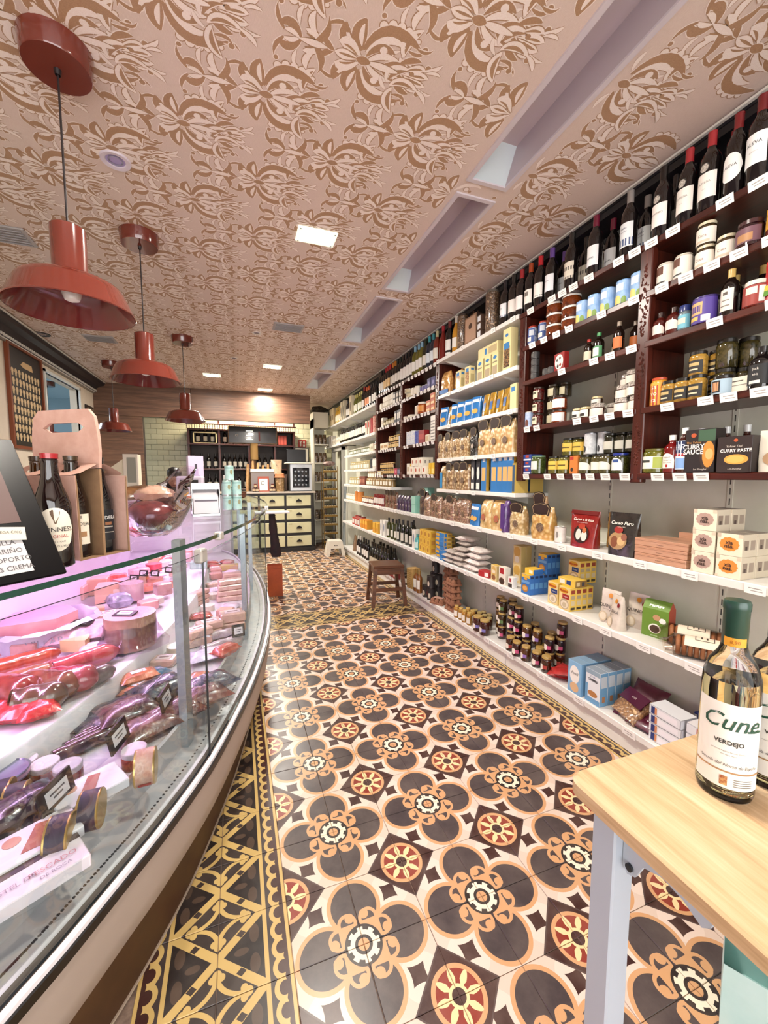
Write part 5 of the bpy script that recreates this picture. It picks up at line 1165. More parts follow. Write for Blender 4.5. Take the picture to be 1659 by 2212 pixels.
jams([(1.32, 1.57, 2, 2), (1.40, 1.58, 2, 2), (1.50, 1.56, 0, 0), (1.50, 1.56, 1, 4), (1.50, 1.565, 2, 4), (1.58, 1.60, 0, 1), (1.58, 1.60, 1, 1), (1.58, 1.60, 2, 4), (1.24, 1.645, 1, 3), (1.42, 1.65, 1, 0), (1.5, 1.65, 2, 0)], 'in the tall left stack of the jam display', 'left stack')
row(jar(.04, .12, '#4a1a12', '#280c08', lid='#b89a5a', lab='#e4ddd4', z0=.18, z1=.52, half=.6, shape='oval', lidh=.12, extra=((.7, 2.0, .2, .8, '#7a74b4'),)), L1, [1.70, 1.605], x=1.475, label='large mulberry jam jar with gold lid left of the jam display', cat='jar', group='large mulberry jam jars')
row(jar(.024, .105, '#b98a3c', '#8a5a1c', lid='#c0a058', lab='#e6dfd2', z0=.15, z1=.6, lidh=.12, neck=.75), L1, [1.83, 1.90, 1.965, 2.03, (1.87, 1.53), (1.94, 1.53)], x=1.475, label='slim yellow sauce bottle with gold lid on the bottom deck', cat='bottle', group='slim yellow sauce bottles')
row(jar(.026, .10, '#4a2412', '#2a120a', lid='#a8945c', lab='#b9a890', z0=.2, z1=.6, lidh=.12, neck=.8), L1, [1.75, 1.82, 1.89, (1.75, 1.62), (1.83, 1.62), 1.68], x=1.57, label='slim brown sauce jar behind the mulberry jams', cat='jar', group='slim brown sauce jars')
M_PULP = mat('#94644a', .85, col2='#855a42', nscale=60, bump=.001, bscale=120)
def eggbox():
    g = G().box(-.075, .075, -.05, .05, .0, .022, 0, .004)
    for i in range(3):
        for j in range(2):
            g.lathe([(.017, .0), (.023, .018), (.024, .03), (.019, .048), (.008, .058), (0, .058)], 8, cx=-.05 + .05 * i, cy=-.025 + .05 * j)
    lb = G().box(-.05, .05, -.03, .03, .0585, .0595)
    return K('egg_carton', g.mesh('egg_carton', [M_PULP]), (K('label', lb.mesh('label', [pap('#a8604c', '#d0b8a4', 50)])),))
eb = eggbox()
row(eb, L1, [(2.20, 1.535, L1 + .060 * k) for k in range(5)], label='brown pulp egg carton in the right-hand stack', cat='carton', group='right stack of egg cartons', jit=.1)
row(eb, L1, [(2.37, 1.60, L1 + .060 * k) for k in range(6)], label='brown pulp egg carton in the tall stack against the wall', cat='carton', group='tall stack of egg cartons', jit=.08)
row(eb, L1, [(2.42, 1.50)], label='single open egg carton at the deck edge beside the black cans', cat='carton', face=.4)
bc = can(.04, .12, '#1e1a1b', '#2b2526', rim='#3a3434', bands=((.35, .75, '#9c2430', .3, -.5, 'oval'), (.15, .6, '#b9ac98', .35, .5, 'oval')))
row(bc, L1, [2.57, 2.68, (2.57, 1.49, L1 + .1205), (2.6, 1.59), (2.70, 1.59), (2.6, 1.59, L1 + .1205), (2.70, 1.59, L1 + .1205), (2.68, 1.60, L1 + .241)], label='black tin with red heart emblem on the bottom deck', cat='can', group='black heart tins', dx=.001)
row(bottle(glass='#7a4a20', cap='#8a6a34', lab='#e0dccf', h=.24, r=.032, name='bottle'), L1, [2.82, 2.9], x=1.48, label='amber juice bottle next to black heart tins', cat='bottle', group='amber juice bottles')
wk = carton(.11, .11, .22, '#c9a66a', col2='#a8824a', name='wicker_box', prints=tuple((.0, 1., z, z + .02, '#8f6a38') for z in (.1, .2, .3, .4, .5, .6, .7, .8, .9)), sidecol='#b9955a')
row(wk, L1, [3.03], x=1.505, label='tall woven straw box on the bottom deck behind the stool', cat='box')
row(jar(.04, .11, '#3a2418', '#20120c', lid='#2a2018', lab='#d9d2c4'), L1, [3.18, 3.28, (3.2, 1.58)], label='dark jar behind the wooden stool on the bottom deck', cat='jar', group='dark jars behind the stool')
row(carton(.12, .10, .12, '#8f2a2c', prints=((.2, .8, .2, .8, '#d8cfc4', 1),), name='gift_tin', sidecol='#7c2226'), L1, [3.46, 3.62], label='red patterned gift carton on the bottom deck', cat='carton', group='red gift cartons')
mg = bottle(glass='#16160e', cap='#2a2418', lab='#c9bfa8', h=.30, r=.047, z0=.02, z1=.10, name='wine_bottle', burg=True)
row(mg, L1, span(3.8, 4.45, 7) + [(q, 1.6) for q in span(3.85, 4.4, 5)], label='stout dark green bottle with cream label on the far bottom deck', cat='bottle', group='stout dark green bottles', x=1.5)
row(bottle(cap='#1c1a1a', lab='#e4e0da', h=.30), L1, [4.62, 4.74, 4.86, (4.7, 1.6)], label='dark wine with white label on the far bottom deck', cat='bottle', group='far bottom wines')
row(bottle(cap='#c9c4bc', lab='#e4e0da', h=.30), L1, [5.02, 5.14], label='dark wine with silver capsule at the end of bottom deck', cat='bottle', group='silver capsule wines')
row(pouch(.14, .09, .26, '#8f6f54', '#7c5f46', name='paper_sack', seed=71), L1, [5.45], x=1.53, label='brown paper sack at the far end of the bottom deck', cat='sack')

# ---------------------------------------------------------------- far mahogany unit and far white shelves
r3 = random.Random(21)
def fill(z, y0, y1, kinds, where, x=1.495, gap=.012, seed=0):
    """kinds: (proto, width, noun, label, cat, count)"""
    y = y0; i = 0
    for (pr, w, lb, cat, n) in kinds:
        ys = []
        for k in range(n):
            if y + w > y1: break
            ys.append(y + w / 2); y += w + gap * r3.uniform(.3, 1)
        if ys: row(pr, z, ys, x=x, label=lb + ' ' + where, cat=cat, group=(lb + ' ' + where) if len(ys) > 1 else None, jit=.12)
def wn(g, c, l, **k): return bottle(glass=g, cap=c, lab=l, **k)
TT = ZT + .005 + .0145
fill(TT, 2.46, 4.12, [
    (wn('#6e2416', '#b9b48c', '#e2ddd0'), .078, 'rosé wine bottle with olive capsule', 'bottle', 1),
    (wn('#1a2434', '#3a8a94', '#dbe4ea'), .078, 'dark wine with turquoise capsule', 'bottle', 2),
    (wn('#2c2c12', '#1d2a18', '#e4e0d6'), .078, 'green wine with dark capsule', 'bottle', 1),
    (wn('#6a6420', '#8ab4cc', '#eceae4'), .078, 'pale green wine with light blue capsule', 'bottle', 3),
    (wn('#141012', '#1a1618', '#ece8e2', z0=.03, z1=.15), .078, 'black wine with tall white label', 'bottle', 4),
    (wn('#12100f', '#20241a', '#e4dfd6'), .078, 'dark wine with moss capsule', 'bottle', 2),
    (wn('#12100f', '#c87a2a', '#d9d2c6'), .078, 'dark wine with orange capsule', 'bottle', 2),
    (wn('#160e0e', '#b02a30', '#d8b47a'), .078, 'dark wine with red capsule and tan label', 'bottle', 3),
    (wn('#120c0c', '#171314', '#dcd6cc'), .078, 'dark wine with black capsule', 'bottle', 2)], 'on the far top shelf', gap=.006)
fill(TT, 2.5, 4.1, [(wn('#140f10', '#2a2024', '#cfcabf'), .1, 'dark wine standing in the back row', 'bottle', 14)], 'on the far top shelf', x=1.60, gap=.02)
whj = jar(.042, .085, '#c9b48c', lid='#e0d6c0', lab='#e4dccb', z0=.1, z1=.8, half=1.4)
F2, F3, F4, F5 = 2.19 + .0145, 1.97 + .0145, 1.682 + .0145, 1.366 + .0145
purp = carton(.07, .05, .10, '#2c2468', prints=((.3, .7, .3, .7, '#7a74b0', 1),), sidecol='#262058', name='chocolate_box')
whb = carton(.075, .06, .12, '#ddd8cc', prints=((.15, .85, .3, .7, '#b9a890'),), sidecol='#cfc9bb', name='white_box')
wtin = can(.055, .05, '#d6c9ae', '#c9b994', bands=((.2, .8, '#8a6a4a', .5, 0, 'oval'),))
fill(F2, 2.5, 3.24, [(purp, .075, 'navy chocolate box', 'box', 2), (can(.028, .06, '#6a6496', rim='#c9c6d0'), .06, 'lilac tin', 'can', 3), (whj, .09, 'cream preserve jar', 'jar', 2), (wtin, .115, 'flat cream tin', 'can', 1)], 'on the far second shelf, right bay')
row(wtin, F2 + .0505, [3.14], label='flat cream tin stacked on another tin, far second shelf', cat='can')
fill(F2, 3.33, 4.08, [(carton(.07, .05, .14, '#3c342e', prints=((.1, .9, .1, .4, '#d6cfc2'), (.1, .9, .55, .85, '#cfc8ba')), name='coffee_pack'), .075, 'black and white coffee pack', 'packet', 3), (carton(.06, .05, .15, '#d9d2c2', prints=((.1, .9, .1, .25, '#a89a84'), (.1, .9, .5, .62, '#b9ad98')), name='white_box'), .064, 'tall cream box', 'box', 5), (whj, .09, 'cream preserve jar', 'jar', 1)], 'on the far second shelf, left bay')
redb = carton(.085, .06, .055, '#b5522c', prints=((.1, .9, .2, .6, '#e0c08a'),), sidecol='#c98a4a', name='sardine_box')
for k in range(3): row(redb, F3 + .0555 * k, [2.52, 2.62 if k < 2 else 2.53], label='orange sardine box in the stack by the post, ' + ['lowest', 'middle', 'top'][k] + ' layer', cat='box', group='sardine boxes layer ' + ['one', 'two', 'three'][k], dx=.001, jit=.02)
fill(F3, 2.72, 3.24, [(jar(.06, .12, '#a8542c', '#7c3414', lid='#d6d0c4', lab='#c9863c'), .125, 'big jar with orange label', 'jar', 1), (carton(.11, .05, .11, '#ded7ca', prints=((.1, .9, .1, .9, '#cfc3b0', 1),), name='white_box'), .115, 'cream box with oval print', 'box', 1), (can(.06, .03, '#e2dccd', '#d0c6b0'), .12, 'round cream tin', 'can', 2)], 'on the far third shelf, right bay')
fill(F3, 3.33, 4.1, [(carton(.06, .05, .14, '#3a3a40', prints=((.1, .9, .3, .8, '#cfc9bd'),), name='coffee_pack'), .065, 'grey coffee pack', 'packet', 3), (jar(.04, .075, '#6a5a34', '#3c3018', lid='#8a7a4c', lab='#cfc6a8'), .085, 'small brown preserve jar', 'jar', 4), (whb, .08, 'white box', 'box', 1)], 'on the far third shelf, left bay')
stripe = carton(.10, .06, .24, '#e4e0d8', prints=tuple((.08, .92, .04 + .12 * k, .09 + .12 * k, '#8a8580') for k in range(7)), sidecol='#dcd7cd', name='nougat_pack')
row(stripe, F4, [2.51], label='tall white pack with grey bars beside the post, far fourth shelf', cat='packet')
fill(F4, 2.60, 3.24, [(carton(.09, .06, .075, '#dccfb8', prints=((.1, .9, .2, .8, '#c9b08a'),), name='tea_carton'), .095, 'cream tea carton', 'carton', 1), (carton(.12, .06, .13, '#8a1f24', prints=((.1, .9, .3, .7, '#a83a34'),), name='red_carton'), .125, 'deep red carton', 'carton', 1), (can(.028, .14, '#3c4486', '#5a64a8', rim='#8a8a98'), .06, 'slim indigo can', 'can', 2), (can(.03, .15, '#e0ddd6', '#b9c0d0'), .064, 'slim white can', 'can', 3)], 'on the far fourth shelf, right bay')
fill(F4, 3.33, 4.1, [(can(.033, .13, '#cfd2da', '#b4bccc'), .07, 'slim silver blue can', 'can', 1), (jar(.03, .075, '#4a2a14', '#2a160a', lid='#c9a45a', lab='#d6b87c'), .064, 'small amber honey jar', 'jar', 5), (carton(.12, .06, .085, '#e0d4bc', prints=((.1, .9, .3, .7, '#b08a5c'),), name='biscuit_box'), .125, 'cream biscuit box', 'box', 2)], 'on the far fourth shelf, left bay')
row(jar(.03, .075, '#4a2a14', '#2a160a', lid='#c9a45a', lab='#d6b87c'), F4 + .0755, span(3.44, 3.70, 4), label='small amber honey jar in the upper layer, far fourth shelf', cat='jar', group='upper amber honey jars', dx=.001)
caja = carton(.085, .12, .085, '#e3dccb', prints=((.25, .6, .3, .75, '#b5583c', 1),), sidecol='#dcd4c2', side=((.2, .35, .3, .7, '#8a847a'), (.6, .75, .3, .7, '#8a847a')), name='tea_carton')
yel = carton(.05, .07, .11, '#dcb32c', prints=((.1, .9, .1, .5, '#e9d27a'),), sidecol='#d6a828', name='yellow_pack')
fill(F5, 2.48, 3.24, [(yel, .055, 'yellow pack', 'packet', 2), (caja, .09, 'cream carton with red dot', 'carton', 4), (yel, .055, 'yellow sleeve', 'packet', 1), (whb, .08, 'white box', 'box', 1)], 'on the far eye-level shelf, right bay')
row(caja, F5 + .0855, [2.72, 2.81, 2.90], label='cream carton with red dot on top of the lower cartons', cat='carton', group='upper cream cartons with red dot')
row(can(.045, .14, '#1c2230', '#2c3444'), F5 + .001, [3.12], x=1.6, label='dark blue canister behind cream cartons, far eye-level shelf', cat='canister')
fill(F5, 3.33, 4.1, [(carton(.1, .05, .07, '#4a4c5c', prints=((.1, .9, .2, .8, '#7a7c90'),), name='tin_box'), .105, 'slate blue tin box', 'box', 1), (carton(.08, .05, .075, '#a8324a', name='pink_box', prints=((.2, .8, .3, .7, '#d0808c'),)), .085, 'crimson box', 'box', 1), (jar(.028, .075, '#3a1c0c', '#1e0e06', lid='#b9904a', lab='#c9a86c'), .06, 'tiny amber jar', 'jar', 7)], 'on the far eye-level shelf, left bay')
row(jar(.028, .075, '#3a1c0c', '#1e0e06', lid='#b9904a', lab='#c9a86c'), F5 + .0755, span(3.62, 4.02, 7), label='tiny amber jar in the second layer, far eye-level shelf', cat='jar', group='second layer of tiny amber jars', dx=.001)
# white far shelves
W1, W2, W3, W4, W5 = [q + .018 for q in (2.315, 1.935, 1.69, 1.452, 1.215)]
fill(W1, 4.22, 7.4, [(wn('#141012', '#241c1c', '#e6e2da'), .078, 'dark wine with white label', 'bottle', 3), (wn('#120d0d', '#c0582a', '#d98a5a'), .078, 'dark wine with orange label', 'bottle', 2), (wn('#131012', '#8a2a24', '#d6d0c6', h=.33, r=.045), .095, 'large dark magnum', 'bottle', 1), (wn('#55591c', '#b9ae62', '#dcd9c4'), .078, 'pale green cava bottle', 'bottle', 4), (carton(.12, .12, .31, '#cfc4a8', prints=((.2, .8, .2, .7, '#4a3a2c', 1),), name='wine_carton'), .125, 'tall cream wine carton', 'carton', 1), (wn('#0f0d10', '#17151a', '#cfcac0'), .078, 'black spirit bottle', 'bottle', 3), (carton(.12, .12, .31, '#c9bfa4', prints=((.2, .8, .15, .75, '#2c2420', 1),), name='wine_carton'), .125, 'tall tan wine carton', 'carton', 2), (wn('#b58a2c', '#d0ac4c', '#e0d6b8'), .09, 'golden liqueur bottle', 'bottle', 4), (carton(.12, .12, .31, '#cbb98f', name='wine_carton', prints=((.2, .8, .3, .6, '#8a7348'),)), .125, 'tall plain tan carton', 'carton', 2)], 'on the far white top shelf', gap=.05)
fill(W2, 4.22, 7.4, [(can(.045, .22, '#b03a34', '#d6b4a0', rim='#8a2a26'), .1, 'tall red patterned tin', 'can', 1), (can(.04, .21, '#9c1f22', rim='#7c1a1c'), .09, 'tall plain red tin', 'can', 1), (carton(.08, .08, .19, '#d9c8b4', prints=((.1, .9, .5, .9, '#b0302c'),), name='biscuit_tin'), .09, 'cream and red biscuit carton', 'carton', 2), (wn('#17140f', '#1a1712', '#e0dccf', h=.22, r=.032), .07, 'small dark vinegar bottle', 'bottle', 10), (wn('#2a2412', '#1f1a12', '#d8d2bd', h=.23, r=.03), .07, 'slim oil bottle', 'bottle', 6), (whb, .09, 'white box', 'box', 5), (carton(.08, .1, .2, '#d6d0c4', name='white_box', prints=((.2, .8, .2, .8, '#b9b0a0'),)), .09, 'tall off-white box', 'box', 5)], 'on the far white second shelf', gap=.04)
gjar = jar(.035, .085, '#8f9070', '#5c6044', lid='#cfcabb', lab='#e2dfd2', z0=.18, z1=.6, half=.75)
fill(W3, 4.22, 5.75, [(jar(.03, .12, '#7a3c24', lid='#2a2420', lab='#e4dccb'), .066, 'tall preserve jar', 'jar', 1), (carton(.08, .08, .1, '#d9cfb8', prints=((.2, .8, .2, .7, '#6a6a44', 1),), name='tea_carton'), .09, 'cream carton with green dot', 'carton', 2), (gjar, .075, 'pale green vegetable jar', 'jar', 14)], 'on the far white third shelf', gap=.012)
big = jar(.045, .12, '#c3b58c', '#9a8c5e', lid='#b9a878', lab='#e4e0d2', z0=.15, z1=.58, half=.7)
fill(W4, 4.22, 5.75, [(jar(.035, .16, '#d8d4c8', lid='#3a3830', lab='#e8e4da'), .075, 'tall white tonic jar', 'jar', 2), (can(.04, .14, '#2c2c2e', '#4a4a4c'), .085, 'dark canister', 'can', 1), (big, .095, 'big jar of white asparagus', 'jar', 10)], 'on the far white fourth shelf', gap=.012)
bean = jar(.045, .1, '#a88a5c', '#7c6038', lid='#c9b48c', lab='#e9e2d2', z0=.18, z1=.66, half=.75)
fill(W5, 3.62, 5.8, [(bean, .095, 'squat jar of beans', 'jar', 10), (carton(.12, .09, .13, '#7c4436', prints=((.2, .8, .3, .7, '#a8705a'),), name='brown_box'), .13, 'red-brown box', 'box', 2), (big, .095, 'large pale jar', 'jar', 6)], 'on the far white fifth shelf', gap=.012)
row(bean, W5 + .1005, span(4.0, 4.5, 6), label='squat jar of beans stacked in the upper layer, far fifth shelf', cat='jar', group='upper layer of bean jars', dx=.001)
# counter-height shelf, far part
mint = carton(.10, .08, .09, '#8fc4b4', prints=((.05, .95, .1, .9, '#9ccabb'),), sidecol='#84b8a8', name='mint_box')
row(mint, L3, [(2.95, 1.50), (2.95, 1.50, L3 + .0905), (2.84, 1.60), (2.84, 1.6, L3 + .0905), (2.86, 1.6, L3 + .181)], label='mint green box stacked left of the pasta bags', cat='box', group='mint green boxes', dx=.001, jit=.02)
pur = bag(.075, .06, .17, '#4a2058', '#2a1034', 40, header=None, seal='#c9b8cc', seed=81, name='coffee_bag', lump=.002)
row(pur, L3, span(3.06, 3.40, 5), label='purple coffee bag left of the mint boxes', cat='bag', group='purple coffee bags')
row(bag(.11, .07, .20, '#9a6a4c', '#5a3422', 55, seed=82, c3='#d0a884'), L3, [3.52, 3.65, 3.78], label='bag of reddish nibbles left of the purple coffee bags', cat='bag', group='reddish nibble bags')
row(bag(.15, .07, .22, '#8a7a74', '#3a3230', 40, seed=83, header=None, seal='#d9d2cc', name='gift_bag'), L3 + .001, [3.16], x=1.64, label='round-topped gift bag standing behind purple coffee bags', cat='bag')
row(jar(.04, .15, '#8a1c18', '#5a0e0c', lid='#7a2420', lab='#d8cfc6'), L3, [3.95, 4.05, 4.15, 4.25], label='tall jar of red peppers on the far counter-height shelf', cat='jar', group='tall red pepper jars')
row(jar(.04, .10, '#7a3a20', '#4a1e10', lid='#a8804a', lab='#e2dcd0'), L3, span(4.37, 4.8, 5), label='brown preserve jar on the far counter-height shelf', cat='jar', group='far brown jars at counter height')
row(can(.035, .16, '#d08a44', '#c0702c'), L3, span(4.95, 5.2, 3), label='tall orange tin on the far counter-height shelf', cat='can', group='tall orange tins')
row(jar(.04, .10, '#cfc4a0', lid='#d6d0c2', lab='#ece8de'), L3, span(5.35, 5.75, 4), label='white jar at the very end of the counter-height shelf', cat='jar', group='white jars at the shelf end')

# ---------------------------------------------------------------- curved refrigerated counter
FP = [(-.98, -.75), (-.80, -.42), (-.70, -.25), (-.645, -.163), (-.57, -.03), (-.50, .10), (-.40, .33), (-.30, .66), (-.235, .93), (-.172, 1.28), (-.125, 1.70), (-.108, 2.15), (-.118, 2.6), (-.155, 3.05), (-.23, 3.5), (-.36, 3.85)]
def smooth_curve(P, n=6):
    out = []
    for i in range(len(P) - 1):
        p0, p1, p2, p3 = P[max(0, i - 1)], P[i], P[i + 1], P[min(len(P) - 1, i + 2)]
        for k in range(n):
            t = k / n
            out.append(tuple(.5 * (2 * b + (c - a) * t + (2 * a - 5 * b + 4 * c - d) * t * t + (3 * b - a - 3 * c + d) * t ** 3) for a, b, c, d in zip(p0, p1, p2, p3)))
    return out + [P[-1]]
FC = smooth_curve(FP)
FN = []
for i in range(len(FC)):
    a, b = FC[max(0, i - 1)], FC[min(len(FC) - 1, i + 1)]; dx, dy = b[0] - a[0], b[1] - a[1]; l = math.hypot(dx, dy); FN.append((-dy / l, dx / l))
def ofs(i, d): return (FC[i][0] + FN[i][0] * d, FC[i][1] + FN[i][1] * d)
def idx(y): return min(range(len(FC)), key=lambda i: abs(FC[i][1] - y))
def ribbon(prof, i0=0, i1=None, mi=0, closed=False, sm=True, g=None, mis=None):
    g = g or G(); i1 = len(FC) - 1 if i1 is None else i1; n = len(prof); o = len(g.v)
    for i in range(i0, i1 + 1):
        for (d, z) in prof: g.v.append(ofs(i, d) + (z,))
    m_ = n if closed else n - 1
    for k in range(i1 - i0):
        for j in range(m_):
            a = o + k * n + j; b = o + k * n + (j + 1) % n
            g.f.append([a, a + n, b + n, b]); g.mi.append(mis[j] if mis else mi); g.sm.append(sm)
    if closed:
        g.f.append([o + j for j in range(n)]); g.mi.append(mi); g.sm.append(False)
        e = o + (i1 - i0) * n; g.f.append([e + j for j in range(n - 1, -1, -1)]); g.mi.append(mi); g.sm.append(False)
    return g
CT = empty('display_counter', label='long curved glass-fronted delicatessen counter with brown plinth', cat='counter')
M_STEEL = mat('#cfcbce', .3, .25, col2='#c2bec2', nscale=6, stretch=(1, 1, 1)); M_ALU = mat('#a9b2b8', .3, .7)
M_WHT = mat('#e4dfe2', .4); M_PLIN = mat('#432a1a', .5, col2='#4f331f', nscale=8)
M_GLASS = thin_glass('counter_glass', '#f4f8f8', .16); M_GEDGE = mat('#123c31', .15, coat=.5)
put('plinth', ribbon([(.10, 0), (.10, .255), (.13, .255), (.13, 0)], closed=True).mesh('plinth', [M_PLIN]), parent=CT)
put('plinth_bead', ribbon([(.096, .001), (.096, .008), (.10, .008), (.10, .001)], closed=True).mesh('plinth_bead', [mat('#b9a894', .5)]), parent=CT)
j0 = idx(.33)
for (a, b) in ((0, j0), (j0, len(FC) - 1)):
    put('front_panel', ribbon([(.10, .256), (.045, .256), (.012, .285), (.004, .33), (.0, .43), (.10, .43)], a, b, closed=True).mesh('front_panel', [mat('#a3948a', .45)]), parent=CT)  # off-white panel; its base colour is darkened to hold the shadow there
put('black_bumper', ribbon([(-.006, .431), (-.006, .452), (.006, .452), (.006, .431)], closed=True).mesh('black_bumper', [mat('#100d0e', .3)]), parent=CT)
put('glass_channel', ribbon([(.0, .452), (.0, .462), (.012, .464), (.016, .456), (.030, .456), (.034, .466), (.045, .466), (.045, .452)], closed=True, mis=[0, 0, 1, 1, 1, 0, 0, 0]).mesh('glass_channel', [M_WHT, mat('#7d6f68', .4)]), parent=CT)
vent = put('air_vent_strip', ribbon([(.045, .45), (.045, .463), (.125, .463), (.125, .45)], closed=True).mesh('air_vent_strip', [M_STEEL]), parent=CT)
hg = G()
for i in range(0, len(FC) - 1):
    for k in range(3):
        t = k / 3; x = FC[i][0] * (1 - t) + FC[i + 1][0] * t + FN[i][0] * .068; y = FC[i][1] * (1 - t) + FC[i + 1][1] * t + FN[i][1] * .068
        hg.lathe([(.0035, .4631), (.0035, .4636), (0, .4636)], 8, cx=x, cy=y)
put('air_hole', hg.mesh('air_hole', [mat('#26242a', .6)]), parent=vent, kind='stuff')
put('tray_front', ribbon([(.125, .45), (.125, .545), (.131, .552), (.137, .545), (.137, .45)], closed=True, mis=[1, 0, 0, 1, 1]).mesh('tray_front', [mat('#e2dfe3', .25, .2), mat('#b4b0b2', .3, .1)]), parent=CT)
put('front_deck', ribbon([(.137, .45), (.137, .53), (.44, .53), (.44, .45)], closed=True).mesh('front_deck', [mat('#cdc8cc', .35)]), parent=CT)
put('step_ledge', ribbon([(.44, .45), (.44, .612), (.446, .62), (.50, .62), (.50, .45)], closed=True).mesh('step_ledge', [mat('#e2dce2', .35)]), parent=CT)
put('rear_deck', ribbon([(.50, .45), (.50, .61), (1.05, .64), (1.05, .45)], closed=True).mesh('rear_deck', [mat('#d6d0d6', .4)]), parent=CT)
put('rear_panel', ribbon([(1.05, 0), (1.05, 1.0), (1.07, 1.0), (1.07, 0)], closed=True).mesh('rear_panel', [mat('#d9d2da', .4)]), parent=CT)
put('rear_top_shelf', ribbon([(.60, 1.135), (.60, 1.157), (1.10, 1.157), (1.10, 1.135)], closed=True).mesh('rear_top_shelf', [mat('#cfc9d0', .3, .2)]), parent=CT)
e = len(FC) - 1
eg = G(); q = [ofs(e, d) for d in (.0, 1.07)]
ux, uy = FN[e][1], -FN[e][0]
for (z0, z1) in ((0.0, 1.156),):
    P = [(q[0][0], q[0][1]), (q[1][0], q[1][1])]
    dxy = (P[1][0] - P[0][0], P[1][1] - P[0][1]); l = math.hypot(*dxy); nx, ny = -dxy[1] / l * .03, dxy[0] / l * .03
    s_ = 1 if ny > 0 else -1
    eg.prism([(P[0][0], P[0][1]), (P[1][0], P[1][1]), (P[1][0] + s_ * nx, P[1][1] + s_ * ny), (P[0][0] + s_ * nx, P[0][1] + s_ * ny)], 'z', z0, z1)
put('end_panel', eg.mesh('end_panel', [M_WHT]), parent=CT)
joints = [0, j0, idx(1.9), e]
for a, b in zip(joints[:-1], joints[1:]):
    put('front_glass', ribbon([(.020, .458), (.020, 1.12), (.026, 1.12), (.026, .458)], a, b, closed=True, mis=[0, 1, 0, 1]).mesh('front_glass', [M_GLASS, mat('#2b2f31', .2)]), parent=CT)
for j in joints[1:3]:
    x, y = ofs(j, .018)
    put('glass_joint', G().box(-.003, .003, -.003, .003, .458, 1.115).mesh('glass_joint', [mat('#15171a', .4)]), (x, y, 0), parent=CT)
    cl = put('glass_clip', G().box(-.014, .014, -.022, .022, -.022, .022, 0, .005).mesh('glass_clip', [mat('#b9b4ae', .35, .3)]), (x - .006, y + .012, 1.112), atan2(FN[j][1], FN[j][0]), CT)
tg = ribbon([(.0, 1.158), (.0, 1.170), (.62, 1.170), (.62, 1.158)], closed=True, mis=[1, 0, 1, 0], mi=1)
put('top_glass', tg.mesh('top_glass', [M_GLASS, M_GEDGE]), parent=CT)
for y, dd in ((.40, .115), (1.28, .115), (2.3, .115), (3.3, .115)):
    i = idx(y); x, yy = ofs(i, dd)
    put('upright', G().box(-.02, .02, -.013, .013, .463, 1.157).mesh('upright', [M_ALU]), (x, yy, 0), atan2(FN[i][1], FN[i][0]) + pi / 2, CT)
for y in (.42, 1.6):
    x, yy = ofs(idx(y), .006); put('top_clip', G().box(-.012, .012, -.016, .016, 1.147, 1.173, 0, .003).mesh('top_clip', [mat('#c9c4be', .3, .4)]), (x, yy, 0), atan2(FN[idx(y)][1], FN[idx(y)][0]), CT)
# pink display tubes under the glass top
def tube_lamp(i0, i1, d, z, power):
    (x0, y0), (x1, y1) = ofs(i0, d), ofs(i1, d)
    L = math.hypot(x1 - x0, y1 - y0); a = atan2(y1 - y0, x1 - x0)
    put('lamp_housing', G().box(-L / 2, L / 2, -.03, .03, .012, .03, 0, .004).mesh('lamp_housing', [M_WHT]), ((x0 + x1) / 2, (y0 + y1) / 2, z), a, CT)
    put('lamp_tube', G().tube([(-L / 2, 0, 0), (L / 2, 0, 0)], .009, 8).mesh('lamp_tube', [mat('#ffc4f4', emit=3.)]), ((x0 + x1) / 2, (y0 + y1) / 2, z), a, CT)
    area('counter_tube_light', ((x0 + x1) / 2, (y0 + y1) / 2, z - .012), L, power, (1.0, .54, .97), (0, 0, a), .05)
for (ya, yb) in ((-.55, .2), (.3, 1.2), (1.3, 2.3), (2.4, 3.4)): tube_lamp(idx(ya), idx(yb), .64, 1.10, 5.0)

# ---------------------------------------------------------------- goods inside the counter
def film_meat(c, c2, ns=30, bump=.003): return mat(c, .18, coat=.9, col2=c2, nscale=ns, bump=bump, bscale=45)
def speck(c, c2, sc, th=.5):
    key = ('speck', c, c2, sc, th)
    if key in MATS: return MATS[key]
    g = NT('speck_' + c.lstrip('#')); v = g.coord('Object'); vo = g.node('ShaderNodeTexVoronoi'); g.l.new(v, vo.inputs['Vector']); vo.inputs['Scale'].default_value = sc
    n = g.noise(v, sc * .7, 3)
    g.l.new(g.ramp(X(g, vo.outputs['Distance']) * .6 + n * .5, [(th - .08, c2), (th, c)]), g.b.inputs['Base Color'])
    g.b.inputs['Roughness'].default_value = .2; g.b.inputs['Coat Weight'].default_value = .8; g.b.inputs['Coat Roughness'].default_value = .15
    MATS[key] = g.mat; return g.mat
@cached
def salami(L, r, c, c2, cut, cut2, name='salami', seed=0, ts=140):
    g = G(); r2 = random.Random(seed)
    pts = [(-L / 2 + L * k / 9, r2.uniform(-.003, .003), r + r2.uniform(-.002, .002)) for k in range(10)]
    rr = [r * .98] + [r * r2.uniform(.95, 1.03) for _ in range(7)] + [r * .8, r * .3]
    g.tube(pts, rr, 14)
    n = 14; face = G(); a = 0
    face.add([(-L / 2 - .0012, r * .95 * cos(2 * pi * k / n), r + r * .95 * sin(2 * pi * k / n)) for k in range(n)], [tuple(range(n))])
    return K(name, g.mesh(name, [film_meat(c, c2, 25)]), (K('cut_face', face.mesh('cut_face', [speck(cut, cut2, ts)])),))
